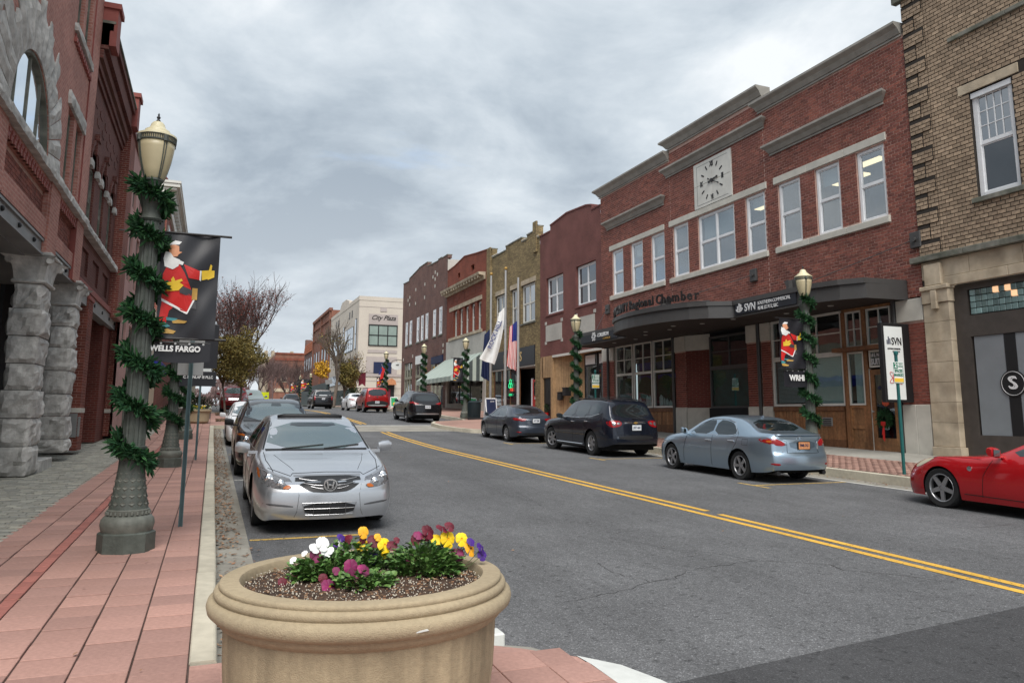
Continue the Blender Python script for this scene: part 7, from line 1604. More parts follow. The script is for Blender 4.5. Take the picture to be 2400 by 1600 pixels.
    for sg in (1, -1):                               # door mirrors
        if 'mirror' not in sp: break
        s, z, y = sp['mirror']; x = L / 2 - s; b = MB(); k = .7 if sp.get('smallm') else 1.0
        Pm = [(.13, .02), (.10, .085), (-.02, .10), (-.10, .08), (-.11, 0), (-.08, -.06), (.06, -.05)]
        for t, f in ((0, .8), (.35, 1.0), (.8, .95), (1.0, .7)): b.v += [(x + u * .55 * f, sg * (y + .03 + .20 * t * k), z + v * f + .02 * t) for u, v in Pm]
        n = len(Pm)
        for q in range(3):
            for i in range(n): b.f.append((q * n + i, q * n + (i + 1) % n, (q + 1) * n + (i + 1) % n, (q + 1) * n + i))
        b.f += [tuple(range(n)), tuple(range(3 * n, 4 * n))[::-1]]
        b.box(x - .03, x + .04, sg * (y - .1), sg * (y + .05), z - .06, z - .02)
        mo = b.obj('mirror', sp.get('mirmat', pm), C_, auto=45)
        MB().box(x - .062, x - .055, sg * (y + .06), sg * (y + .2 * k), z - .03, z + .07).obj('mirror_glass', CM['bglass'], mo)
    for h in sp.get('handles', ()):
        q = hit('l', *h)
        for sg in (1, -1): MB().chbox(q.x - .11, q.x + .11, sg * (q.y - .004), sg * (q.y + .028), h[1] - .014, h[1] + .014, .006).obj('door_handle', sp.get('hmat', CM['chrome']), C_)
    if 'plate' in sp:
        ax, y0, z0, w, h, words = sp['plate'][:6]; xs = [hit(ax, y0, z0 + d) for d in (-h / 2, h / 2)]; xo = (max if ax == 'f' else min)(q.x for q in xs) + (.012 if ax == 'f' else -.012)
        sg = 1 if ax == 'f' else -1; pl_ = MB().box(xo, xo + sg * .008, y0 - w / 2, y0 + w / 2, z0 - h / 2, z0 + h / 2).obj('number_plate', sp.get('platemat', CM['plate']), C_)
        MB().box(xo - sg * .012, xo - sg * .0005, y0 - w / 2 - .015, y0 + w / 2 + .015, z0 - h / 2 - .015, z0 + h / 2 + .015).obj('plate_frame', CM['trimblk'], C_)
        if words: text(words, h * .55, sp.get('wordmat', M['letterblue']), C_, (xo + sg * .0095, y0, z0), ((0, sg, 0), (sg, 0, 0)), 'plate_lettering', ext=.001, bold=.003, sx=.8)
    for fn in sp.get('extra', ()): fn(C_, hit, patch, seam, L, Wd)
    x, y, z = loc; C_.location = (x, y, z)
    sl = pitch if pitch is not None else math.atan((zr(y + 1.3) - zr(y - 1.3)) / 2.6)
    C_.rotation_mode = 'ZYX'
    C_.rotation_euler = (0, -sl * (1 if heading > 0 else -1), heading)
    C_.rotation_mode = 'XYZ'; C_.rotation_euler = (Matrix.Rotation(heading, 3, 'Z') @ Matrix.Rotation(-sl * (1 if heading > 0 else -1), 3, 'Y')).to_euler()
    return C_
SED_PLAN = [(0, .62), (.04, .70), (.12, .79), (.3, .895), (.6, .96), (1.1, 1.0), (3.7, 1.0), (4.2, .97), (4.55, .91), (4.75, .83), (4.84, .76), (4.9, .68)]
def scale_s(T, L, L0): return [(s * L / L0, v) for s, v in T]
# --- silver saloon, facing us
ACC = dict(L=4.93, W=1.846, fo=.98, wb=2.80, r=.325, sill=.19, top=[(0, .66), (.05, .70), (.22, .765), (.6, .84), (1.0, .90), (1.26, .94), (1.38, .985), (2.0, 1.305), (2.25, 1.39), (2.8, 1.455), (3.4, 1.435), (3.75, 1.36), (4.35, 1.09), (4.5, 1.06), (4.8, 1.04), (4.93, .96)],
  belt=[(0, .62), (.22, .715), (.7, .80), (1.3, .88), (2.5, .92), (4.0, .96), (4.7, .95), (4.93, .87)], plan=[(0, .76), (.03, .82), (.08, .865), (.18, .91), (.4, .955), (.8, .99), (1.2, 1.0), (3.8, 1.0), (4.3, .97), (4.65, .90), (4.82, .83), (4.93, .72)], low=[(0, .20), (.12, .175), (.6, .19), (4.3, .2), (4.7, .24), (4.93, .32)],
  front=[(0, .10), (.2, .03), (.33, .0), (.52, .01), (.66, .08), (.78, .2), (1.2, .3)], crown=(.13, .1), mirror=(1.52, .975, .90), handles=[(2.5, .82), (3.4, .84)], hmat=paint('silver handle', (.46, .475, .50)), split=True, spokew=.02,
  patches=[('windshield', 'f', [(-.735, .985), (.735, .985), (.60, 1.345), (-.60, 1.345)], 'wglass', dict(rings=5, ck=1, off=.005)), ('sun_strip', 'f', [(-.63, 1.285), (.63, 1.285), (.605, 1.343), (-.605, 1.343)], 'bglass', dict(rings=2, ck=0, off=.008)),
    ('rear_window', 'r', [(-.6, 1.10), (.6, 1.10), (.54, 1.34), (-.54, 1.34)], 'bglass', dict(ck=1)),
    ('side_window', 'l', [(1.68, .965), (2.60, .97), (2.60, 1.335), (2.28, 1.315)], 'cglass', dict(ck=1, both=True)), ('side_window', 'l', [(2.68, .97), (3.60, .995), (3.70, 1.08), (3.35, 1.315), (2.68, 1.34)], 'cglass', dict(ck=1, both=True)),
    ('grille', 'f', [(-.42, .715), (.42, .715), (.41, .645), (.29, .565), (.18, .53), (-.18, .53), (-.29, .565), (-.41, .645)], 'trimblk', dict(ck=1, off=.006)), ('grille_top', 'f', [(-.43, .730), (.43, .730), (.43, .714), (-.43, .714)], 'rim', dict(ck=0, off=.010)),
    ('lower_grille', 'f', [(-.34, .405), (.34, .405), (.30, .255), (-.30, .255)], 'trimblk', dict(ck=1, off=.006)),
    ('headlight', 'f', [(.46, .685), (.47, .565), (.62, .575), (.80, .61), (.868, .70), (.862, .815), (.76, .785), (.58, .72)], 'lamp', dict(ck=1, both=True, off=.006, rings=5)), ('indicator', 'f', [(.475, .615), (.50, .575), (.59, .58), (.53, .625)], 'amber', dict(ck=1, both=True, off=.012)), ('indicator', 'f', [(.835, .68), (.862, .70), (.865, .80), (.84, .79)], 'amber', dict(ck=1, both=True, off=.012)), ('lamp_brow', 'f', [(.58, .722), (.76, .787), (.862, .818), (.855, .80), (.76, .765), (.59, .705)], 'rim', dict(ck=0, both=True, off=.012, rings=2)),
    ('cowl', 'f', [(-.72, .965), (.72, .965), (.73, .99), (-.73, .99)], 'trimblk', dict(ck=0, off=.009, rings=2)),
    ('bumper_vent', 'f', [(.44, .375), (.80, .41), (.81, .385), (.45, .35)], 'rimdk', dict(ck=1, both=True, off=.003))],  # last patch: dark strip painted as the shade along the bumper crease
  seams=[('hood_seam', 'f', [(-.74, .80), (-.47, .715), (-.44, .742), (0, .75), (.44, .742), (.47, .715), (.74, .80)], dict(both=False, rad=.005)), ('hood_seam', 't', [(.32, .68), (.8, .745), (1.3, .75)], dict(rad=.005)), ('hood_crease', 't', [(.35, .42), (.7, .53), (1.15, .62)], dict(rad=.003)), ('bumper_crease', 'f', [(.42, .68), (.38, .5), (.40, .3), (.43, .23)], dict(rad=.003, mt=CM['rimdk'])), ('door_seam', 'l', [(1.45, .28), (1.5, .6), (1.48, .92)]), ('door_seam', 'l', [(2.63, .26), (2.63, .94)]), ('door_seam', 'l', [(3.5, .32), (3.62, .6), (3.75, .96)]),
    ('window_trim', 'l', [(1.6, .945), (2.6, .95), (3.7, .98)], dict(rad=.008, mt=CM['chrome'])), ('windshield_seal', 'f', [(-.755, .98), (-.62, 1.35)], dict(rad=.012, mt=CM['trimblk'])), ('windshield_seal', 'f', [(.755, .98), (.62, 1.35)], dict(rad=.012, mt=CM['trimblk'], both=False))])
def acc_extra(C_, hit, patch, seam, L, Wd):
    for z, hw in ((.668, .37), (.625, .33), (.585, .24)):
        for sg in (1, -1): seam('grille_bar', 'f', [(sg * .09, z - .008), (sg * hw * .6, z - .002), (sg * hw, z + .022)], rad=.0045, mt=CM['rim'], both=False, off=.016)
    seam('grille_bar', 'f', [(-.31, .335), (.31, .335)], rad=.0045, mt=CM['rim'], both=False, off=.016); seam('grille_surround', 'f', [(-.34, .405), (.34, .405), (.30, .257), (-.30, .257), (-.34, .405)], rad=.004, mt=CM['rim'], both=False, off=.012)
    for y in (-.2, 0, .2): seam('grille_rib', 'f', [(y, .40), (y, .265)], rad=.005, mt=CM['rimdk'], both=False, off=.016)
    p = hit('f', 0, .62); b = MB(); dz_ = -.047                   # chrome H in a rounded frame
    def bar(y0, z0, y1, z1, w): 
        d = Vector((0, y1 - y0, z1 - z0)).normalized(); n_ = Vector((0, -d.z, d.y)) * w; A, Z = Vector((p.x, y0, z0 + dz_)), Vector((p.x, y1, z1 + dz_))
        v = [A - n_, A + n_, Z + n_, Z - n_]; b.quad(*[(q.x + .045, q.y, q.z) for q in v])
        for s, t in zip(v, v[1:] + v[:1]): b.quad((s.x + .045, s.y, s.z), (t.x + .045, t.y, t.z), (t.x + .02, t.y, t.z), (s.x + .02, s.y, s.z))
    fr = chaikin([(-.085, .735), (.085, .735), (.065, .60), (-.065, .60)], 2)
    for q, s in zip(fr, fr[1:] + fr[:1]): bar(*q, *s, .008)
    bar(-.042, .715, -.026, .625, .009); bar(.042, .715, .026, .625, .009); bar(-.03, .668, .03, .668, .009); b.obj('emblem', CM['chrome'], C_)
    for sg in (1, -1):
        for y, z, rr_ in ((.735, .695, .058), (.60, .64, .05)):
            h = hit('f', sg * y, z); MB().lathe([(rr_, -.004), (rr_ * .95, .018), (rr_ * .5, .010), (.012, .026), (.0, .03)], (h.x, h.y, h.z), 16, axis='x', caps=False).obj('reflector', CM['chrome'], C_, smooth=True)
    b = MB(); 
    pts = [hit('t', 2.42 - .05 * (1 - (y / .5) ** 2), y) + Vector((0, 0, .02)) for y in [-.5 + i * .1 for i in range(11)]]
    b.tube(pts, [.02] + [.035] * 9 + [.02], 8).obj('sunroof_visor', CM['trimblk'], C_, smooth=True)
    for y0, y1 in ((-.5, .1), (.1, .62)):
        q = [hit('f', y0 + (y1 - y0) * t, .985 + .05 * t) + Vector((.014, 0, .004)) for t in (0, .25, .5, .75, 1)]; MB().tube(q, .009, 5).obj('wiper', CM['trimblk'], C_)
ACC['extra'] = [acc_extra]
silver = paint('silver paint', (.60, .615, .64), .85, .3)
make_car('silver_sedan', 'silver saloon car parked facing us at the left kerb, nearest of its row', ACC, silver, (1.47, 10.25 + 2.465, zr(12.7)), -PI / 2)
# --- generic builders: crossovers and saloons seen from behind
def SUVspec(L, W, H_, fo, wb, r, hood=1.02, wl=1.05, tail=.35, **k):
    d = dict(L=L, W=W, fo=fo, wb=wb, r=r, sill=.26, archgap=.06, tw=.235,
      top=[(0, .80), (.05, .88), (.2, hood - .08), (.6, hood - .02), (fo + .35, hood + .06), (fo + .55, hood + .12), (fo + 1.15, H_ - .14), (fo + 1.4, H_ - .05), (fo + 1.9, H_), (L - 1.2, H_ - .01), (L - tail - .25, H_ - .05), (L - tail, H_ - .10), (L - .16, wl + .12), (L - .08, wl + .04), (L, wl - .06)],
      belt=[(0, .74), (.2, hood - .16), (fo + .3, hood - .03), (L * .5, wl), (L - .6, wl + .04), (L - .1, wl - .02), (L, wl - .12)],
      plan=[(0, .68), (.04, .77), (.12, .85), (.3, .93), (.7, .985), (1.2, 1.0), (L - 1.1, 1.0), (L - .5, .965), (L - .2, .90), (L - .08, .84), (L, .76)], low=[(0, .30), (.15, .26), (.6, .26), (L - .6, .28), (L - .2, .33), (L, .40)], front=[(0, .12), (.3, .02), (.5, 0), (.75, .02), (.95, .12), (1.4, .2)], rear=[(0, .12), (.35, .02), (.55, .0), (.9, .05), (1.05, .08), (1.7, .16)], crown=(.14, .08), tb=.30, mirror=(fo + .95, hood + .10, W / 2 - .02))
    d.update(k); return d
# navy family SUV
def tra_extra(C_, hit, patch, seam, L, Wd):
    for sg in (1, -1):
        q = [hit('t', s, sg * .60) + Vector((0, 0, .035 if 0 < i < 6 else .005)) for i, s in enumerate((2.0, 2.2, 2.7, 3.2, 3.8, 4.2, 4.4))]; MB().tube(q, .018, 6).obj('roof_rail', CM['trimblk'], C_)
    for s in (2.5, 3.9):
        q = [hit('t', s, y) + Vector((0, 0, .05)) for y in (-.6, -.3, 0, .3, .6)]; MB().tube(q, .014, 6).obj('roof_bar', CM['trimblk'], C_)
    MB().tube([hit('r', -.45, 1.16) - Vector((.02, 0, 0)), hit('r', .05, 1.17) - Vector((.03, 0, 0))], .014, 6).obj('rear_wiper', CM['trimblk'], C_)
    h = hit('r', 0, 1.045); b = MB(); b.box(h.x - .03, h.x - .01, -.075, .075, h.z - .012, h.z + .012).box(h.x - .03, h.x - .01, -.03, .03, h.z - .028, h.z + .028).obj('emblem', M['bgold'], C_)
    MB().tube([hit('l', s, .33) + Vector((0, .02, 0)) for s in (1.55, 2.2, 2.9, 3.5)], .012, 5).obj('side_step', CM['chrome'], C_)
    q = [hit('t', 4.3, .3) + Vector((0, 0, t)) for t in (0, .05, .12)]; MB().tube(q, .008, 4).obj('aerial', CM['trimblk'], C_)
TRA = SUVspec(5.17, 1.99, 1.77, 1.02, 3.02, .385, hood=1.06, wl=1.12, tail=.5, mirror=(1.95, 1.16, .95), mirmat=CM['trimblk'], handles=[(2.75, 1.02), (3.72, 1.05)], spokes=6, spokew=.042, rimf=.62,
  patches=[('windshield', 'f', [(-.76, 1.20), (.76, 1.20), (.63, 1.66), (-.63, 1.66)], 'wglass', dict(ck=1)), ('side_window', 'l', [(1.95, 1.19), (2.72, 1.18), (2.74, 1.60), (2.45, 1.58)], 'cglass', dict(ck=1, both=True)), ('side_window', 'l', [(2.80, 1.18), (3.68, 1.21), (3.70, 1.62), (2.82, 1.61)], 'cglass', dict(ck=1, both=True)), ('side_window', 'l', [(3.77, 1.22), (4.35, 1.30), (4.48, 1.42), (4.40, 1.56), (3.79, 1.62)], 'cglass', dict(ck=1, both=True)),
    ('rear_window', 'r', [(-.66, 1.20), (.66, 1.20), (.60, 1.60), (-.60, 1.60)], 'bglass', dict(ck=1)), ('taillight', 'r', [(.46, 1.08), (.62, 1.12), (.86, 1.10), (.88, 1.0), (.80, .90), (.60, .92), (.48, .98)], 'red', dict(ck=1, both=True, off=.008)), ('taillight_inner', 'r', [(.50, 1.05), (.60, 1.08), (.61, .98), (.53, 1.0)], 'lamp', dict(ck=1, both=True, off=.016)), ('taillight_inner', 'r', [(.66, 1.07), (.78, 1.07), (.76, .95), (.66, .96)], 'lamp', dict(ck=1, both=True, off=.016)),
    ('chrome_strip', 'r', [(-.37, 1.03), (-.09, 1.03), (-.09, 1.08), (-.37, 1.08)], 'chrome', dict(ck=0, off=.012)), ('chrome_strip', 'r', [(.09, 1.03), (.37, 1.03), (.37, 1.08), (.09, 1.08)], 'chrome', dict(ck=0, off=.012)), ('bumper_step', 'r', [(-.62, .66), (.62, .66), (.56, .54), (-.56, .54)], 'trimblk', dict(ck=1)), ('bumper_valance', 'r', [(-.78, .46), (.78, .46), (.74, .40), (-.74, .40)], 'trimblk', dict(ck=1)), ('headlight', 'f', [(.5, .86), (.86, .92), (.88, .78), (.55, .76)], 'lamp', dict(ck=1, both=True)), ('cladding', 'l', [(1.5, .34), (3.45, .34), (3.45, .30), (1.5, .30)], 'trimblk', dict(ck=0, both=True))],
  seams=[('door_seam', 'l', [(1.62, .36), (1.68, .8), (1.78, 1.16)]), ('door_seam', 'l', [(2.76, .34), (2.76, 1.16)]), ('door_seam', 'l', [(3.55, .38), (3.6, .7), (3.72, 1.2)]), ('tailgate_seam', 'r', [(-.76, 1.18), (-.68, .95), (-.62, .68), (.62, .68), (.68, .95), (.76, 1.18)], dict(both=False)), ('crease', 'l', [(1.5, .62), (3.4, .62)], dict(rad=.006)), ('window_trim', 'l', [(1.95, 1.165), (2.9, 1.16), (3.9, 1.2), (4.4, 1.29)], dict(rad=.008, mt=CM['chrome']))], plate=('r', 0, .90, .31, .16, 'JNT 464'), extra=[tra_extra])
navy = paint('navy paint', (.011, .014, .024), .4, .25); make_car('navy_suv', 'dark navy family SUV with roof bars seen from behind, between the two saloons', TRA, navy, (12.13, 23.2, zr(23.2)), PI / 2, steer=.28)
# pale blue saloon
def lex_extra(C_, hit, patch, seam, L, Wd):
    h = hit('r', 0, .965); b = MB().tube([(h.x - .012, .055 * math.cos(a), h.z + .04 * math.sin(a)) for a in [i * PI / 8 for i in range(17)]], .006, 5); b.tube([(h.x - .014, .015, h.z + .03), (h.x - .014, .022, h.z - .02), (h.x - .014, -.03, h.z - .02)], .006, 5).obj('emblem', CM['chrome'], C_)
    for sg in (1, -1): MB().lathe([(.05, -.06), (.055, .05), (.04, .05), (.035, -.02)], (-L / 2 + .10, sg * .62, .235), 14, axis='x').obj('exhaust', CM['trimblk'], C_)
    q = hit('t', 3.28, 0); MB().prism([(q.x - .07, q.z - .01), (q.x + .05, q.z - .005), (q.x - .06, q.z + .05)], 'y', -.018, .018).obj('aerial_fin', pale, C_)
    MB().box(hit('r', -.40, .80).x - .012, hit('r', -.40, .8).x - .004, -.42, -.40, .74, .90).obj('chrome_edge', CM['chrome'], C_)
    q = hit('r', .0, 1.02); sp_ = MB(); pts = [hit('r', y, 1.025) + Vector((-.02, 0, .012)) for y in (-.62, -.45, -.2, 0, .2, .45, .62)]; sp_.tube(pts, .016, 6).obj('spoiler', pale, C_, smooth=True)
    text('IS', .05, CM['chrome'], C_, (hit('r', .52, .70).x - .008, .52, .70), ((0, -1, 0), (-1, 0, 0)), 'badge', ext=.002)
LEX = dict(L=4.575, W=1.80, fo=.81, wb=2.73, r=.325, sill=.2, top=[(0, .68), (.06, .74), (.25, .82), (.6, .89), (1.1, .955), (1.3, 1.0), (1.95, 1.33), (2.2, 1.39), (2.65, 1.425), (3.2, 1.395), (3.5, 1.33), (3.95, 1.135), (4.1, 1.09), (4.45, 1.07), (4.53, 1.045), (4.575, .96)],
  belt=[(0, .62), (.25, .74), (.7, .82), (1.3, .89), (2.5, .94), (3.7, .99), (4.3, .99), (4.5, .95), (4.575, .86)], plan=[(0, .62), (.04, .72), (.12, .81), (.3, .90), (.6, .965), (1.0, 1.0), (3.5, 1.0), (3.95, .98), (4.3, .91), (4.45, .85), (4.53, .80), (4.575, .72)], low=[(0, .22), (.12, .19), (.6, .2), (3.9, .21), (4.35, .24), (4.575, .30)], rear=[(0, .14), (.25, .05), (.42, .0), (.6, .01), (.68, .05), (.95, .08), (1.1, .1), (1.5, .2)], crown=(.14, .11), tb=.40, spokes=5, split=True, spokew=.022, rimmat=CM['rim'], tw=.225, mirror=(1.55, .99, .88), handles=[(2.42, .83), (3.28, .86)], smallm=True,
  patches=[('windshield', 'f', [(-.7, 1.03), (.7, 1.03), (.55, 1.34), (-.55, 1.34)], 'wglass', dict(ck=1)), ('rear_window', 'r', [(-.60, 1.11), (.60, 1.11), (.50, 1.335), (-.50, 1.335)], 'bglass', dict(ck=1, rings=5)), ('side_window', 'l', [(1.62, .965), (2.50, .975), (2.50, 1.305), (2.22, 1.295), (1.95, 1.19)], 'cglass', dict(ck=1, both=True)), ('side_window', 'l', [(2.57, .975), (3.28, .99), (3.44, 1.04), (3.2, 1.24), (2.95, 1.30), (2.57, 1.31)], 'cglass', dict(ck=1, both=True)),
    ('taillight', 'r', [(.40, .83), (.56, .80), (.80, .86), (.82, .95), (.72, .975), (.56, .95)], 'red', dict(ck=1, both=True, off=.008)), ('taillight', 'l', [(4.22, .94), (4.45, .95), (4.50, .86), (4.3, .86)], 'red', dict(ck=1, both=True, off=.008)), ('indicator', 'l', [(4.33, .92), (4.44, .92), (4.45, .88), (4.36, .88)], 'amber', dict(ck=1, both=True, off=.014)), ('reverse_light', 'r', [(.41, .835), (.46, .825), (.47, .85), (.44, .86)], 'lamp', dict(ck=0, both=True, off=.013)), ('reflector', 'r', [(.60, .44), (.76, .45), (.75, .405), (.61, .395)], 'red', dict(ck=1, both=True, off=.006)), ('lower_valance', 'r', [(-.6, .30), (.6, .30), (.56, .24), (-.56, .24)], 'trimblk', dict(ck=1)), ('plate_recess', 'r', [(-.36, .92), (.36, .92), (.32, .74), (-.32, .74)], paint('pale blue recess shade', (.17, .225, .275)), dict(ck=1, off=.003)), ('headlight', 'l', [(.25, .70), (.55, .76), (.5, .66), (.22, .62)], 'lamp', dict(ck=1, both=True))],  # plate recess: body paint darkened to stand for the shade inside it
  seams=[('door_seam', 'l', [(1.4, .28), (1.42, .6), (1.5, .93)]), ('door_seam', 'l', [(2.54, .25), (2.54, .95)]), ('door_seam', 'l', [(3.22, .30), (3.3, .62), (3.45, .8), (3.50, 1.02), (3.36, 1.14)]), ('boot_seam', 'r', [(-.62, 1.06), (-.56, .96), (-.40, .90), (-.42, .66), (.42, .66), (.40, .9), (.56, .96), (.62, 1.06)], dict(both=False)), ('window_trim', 'l', [(1.6, .955), (2.5, .962), (3.3, .975), (3.46, 1.03), (3.2, 1.262), (2.9, 1.325), (2.3, 1.325), (1.95, 1.21), (1.62, .99)], dict(rad=.008, mt=CM['chrome'])), ('fuel_flap', 'l', [(3.66, .92), (3.84, .92), (3.84, .79), (3.66, .79), (3.66, .92)], dict(rad=.003))], plate=('r', 0, .82, .30, .15, 'FMR 761'), platemat=mat('orange plate', (.50, .22, .10), .4, .3, 25), extra=[lex_extra])
pale = paint('pale blue paint', (.34, .43, .51), .85, .28); make_car('blue_sedan', 'pale blue grey saloon seen from behind, parked before the panelled shopfront', LEX, pale, (11.99, 15.65, zr(15.65) - .01), PI / 2)
# dark slate saloon
KIA = dict(LEX); KIA.update(L=4.56, W=1.78, fo=.86, wb=2.70, top=[(0, .68), (.06, .74), (.3, .84), (.8, .93), (1.2, 1.0), (1.9, 1.33), (2.2, 1.41), (2.6, 1.435), (3.1, 1.41), (3.5, 1.33), (4.05, 1.10), (4.2, 1.075), (4.45, 1.06), (4.56, .95)], split=False, spokes=10, spokew=.018, rimf=.66, hmat=None,
  plan=[(0, .62), (.04, .72), (.12, .81), (.3, .90), (.6, .965), (1.0, 1.0), (3.5, 1.0), (3.95, .98), (4.3, .91), (4.45, .85), (4.53, .80), (4.56, .72)], plate=('r', 0, .86, .30, .15, 'SCF 258'), platemat=CM['plate'],
  patches=[q for q in LEX['patches'] if q[0] not in ('taillight', 'indicator', 'plate_recess', 'reverse_light')] + [('taillight', 'r', [(.34, .93), (.6, .95), (.82, .98), (.80, .86), (.5, .83)], 'red', dict(ck=1, both=True, off=.008)), ('taillight', 'l', [(4.1, .96), (4.45, .96), (4.5, .87), (4.25, .87)], 'red', dict(ck=1, both=True, off=.008)), ('lower_valance', 'r', [(-.7, .40), (.7, .40), (.6, .24), (-.6, .24)], 'trimblk', dict(ck=1))], extra=[])
slate = paint('slate paint', (.040, .050, .068), .4, .28); KIA['hmat'] = slate; make_car('slate_sedan', 'dark slate saloon seen from behind, parked ahead of the navy SUV', KIA, slate, (11.83, 30.0, zr(30.0)), PI / 2)
# black crossover
MUR = SUVspec(4.90, 1.915, 1.69, .96, 2.825, .375, hood=1.02, wl=1.08, tail=.72, mirror=(1.85, 1.1, .92), spokes=5, spokew=.03, rimmat=CM['rimdk'], handles=[(2.6, .98), (3.5, 1.0)],
  patches=[('windshield', 'f', [(-.74, 1.15), (.74, 1.15), (.60, 1.58), (-.60, 1.58)], 'wglass', dict(ck=1)), ('side_window', 'l', [(1.9, 1.12), (2.66, 1.13), (2.68, 1.51), (2.4, 1.49)], 'cglass', dict(ck=1, both=True)), ('side_window', 'l', [(2.74, 1.13), (3.5, 1.19), (3.75, 1.3), (3.5, 1.47), (2.76, 1.52)], 'cglass', dict(ck=1, both=True)), ('rear_window', 'r', [(-.62, 1.17), (.62, 1.17), (.56, 1.48), (-.56, 1.48)], 'bglass', dict(ck=1)), ('taillight', 'r', [(.42, 1.03), (.62, 1.07), (.84, 1.18), (.86, 1.08), (.70, .97)], 'red', dict(ck=1, both=True, off=.01)), ('taillight', 'l', [(4.2, 1.12), (4.55, 1.12), (4.7, 1.04), (4.45, 1.03)], 'red', dict(ck=1, both=True, off=.008)), ('chrome_strip', 'r', [(-.78, .52), (.78, .52), (.72, .46), (-.72, .46)], 'rim', dict(ck=1)), ('lower_valance', 'r', [(-.74, .45), (.74, .45), (.7, .40), (-.7, .40)], 'trimblk', dict(ck=1)), ('chrome_sill', 'l', [(1.5, .36), (3.3, .42), (3.3, .38), (1.5, .32)], 'chrome', dict(ck=0, both=True))],
  seams=[('door_seam', 'l', [(2.7, .36), (2.7, 1.1)]), ('door_seam', 'l', [(3.4, .4), (3.55, .75), (3.7, 1.15)]), ('window_trim', 'l', [(1.9, 1.11), (2.7, 1.115), (3.5, 1.175), (3.85, 1.33), (3.5, 1.5), (2.7, 1.545), (2.2, 1.5)], dict(rad=.010, mt=CM['chrome'])), ('roof_rail', 't', [(1.9, .56), (2.6, .60), (3.4, .58), (3.9, .52)], dict(rad=.016, mt=CM['chrome'], off=.02))], plate=('r', 0, .86, .31, .16, 'RWB 390'))
black = paint('black paint', (.010, .010, .012), .3, .22); make_car('black_crossover', 'black crossover with chrome trim seen from behind, just beyond the crossing', MUR, black, (10.95, 43.1, zr(43.1) + .02), PI / 2)
# red boxy SUV with dark cladding
def ele_extra(C_, hit, patch, seam, L, Wd):
    h = hit('r', 0, 1.10); MB().box(h.x - .02, h.x - .005, -.05, .05, 1.06, 1.14).obj('emblem', CM['chrome'], C_)
ELE = SUVspec(4.30, 1.815, 1.79, .85, 2.575, .345, hood=1.08, wl=1.13, tail=.12, tb=.15, crown=(.10, .03), plan=[(0, .80), (.05, .88), (.15, .94), (.4, .98), (.8, 1.0), (3.9, 1.0), (4.15, .985), (4.25, .95), (4.30, .90)], top=[(0, .85), (.06, .93), (.3, 1.04), (.8, 1.10), (1.25, 1.18), (1.75, 1.62), (2.0, 1.74), (2.4, 1.79), (3.9, 1.79), (4.12, 1.77), (4.2, 1.70), (4.26, 1.45), (4.30, 1.15)], mirror=(1.75, 1.2, .88), mirmat=CM['trimblk'], rear=[(0, .1), (.35, .02), (.6, 0), (1.1, .03), (1.8, .10)],
  patches=[('windshield', 'f', [(-.72, 1.22), (.72, 1.22), (.66, 1.68), (-.66, 1.68)], 'wglass', dict(ck=1)), ('side_window', 'l', [(1.72, 1.17), (2.5, 1.17), (2.5, 1.66), (2.1, 1.64)], 'cglass', dict(ck=1, both=True)), ('side_window', 'l', [(2.58, 1.17), (3.85, 1.17), (3.9, 1.64), (2.58, 1.67)], 'cglass', dict(ck=1, both=True)), ('rear_window', 'r', [(-.66, 1.20), (.66, 1.20), (.62, 1.68), (-.62, 1.68)], 'bglass', dict(ck=1)), ('tail_cladding', 'r', [(-.8, .84), (.8, .84), (.78, .42), (-.78, .42)], 'trimblk', dict(ck=1, off=.006)), ('bumper_bar', 'r', [(-.66, .56), (.66, .56), (.64, .46), (-.64, .46)], 'alu', dict(ck=1, off=.03)), ('taillight', 'r', [(.64, 1.1), (.80, 1.12), (.82, .88), (.66, .88)], 'red', dict(ck=1, both=True, off=.01)), ('cladding', 'l', [(3.75, .84), (4.15, .84), (4.2, .45), (3.85, .45)], 'trimblk', dict(ck=1, both=True)), ('cladding', 'l', [(1.25, .45), (3.05, .45), (3.05, .3), (1.25, .3)], 'trimblk', dict(ck=0, both=True)), ('headlight', 'f', [(.5, .9), (.8, .9), (.8, .76), (.5, .76)], 'lamp', dict(ck=1, both=True))],
  seams=[('door_seam', 'l', [(2.54, .36), (2.54, 1.15)]), ('tailgate_seam', 'r', [(-.72, 1.14), (.72, 1.14)], dict(both=False)), ('roof_rail', 't', [(1.9, .66), (3.0, .66), (4.0, .64)], dict(rad=.016, mt=CM['trimblk'], off=.03))], plate=('r', 0, .74, .31, .16, 'QKE 517'), extra=[ele_extra])
make_car('red_boxy_suv', 'red boxy SUV with black cladding seen from behind, beyond the side street', ELE, paint('red paint', (.30, .008, .008), .3, .28), (11.2, 57.8, zr(57.8) + .02), PI / 2)
# white saloon ahead of it
AUD = dict(LEX); AUD.update(KIA); AUD.update(patches=[q for q in KIA['patches']], L=4.56, plate=('r', 0, .86, .3, .12, ''), hmat=CM['chrome']); make_car('white_sedan', 'white saloon parked just ahead of the red boxy SUV', AUD, paint('white paint', (.70, .71, .72), 0, .3), (11.15, 64.8, zr(64.8) + .02), PI / 2)
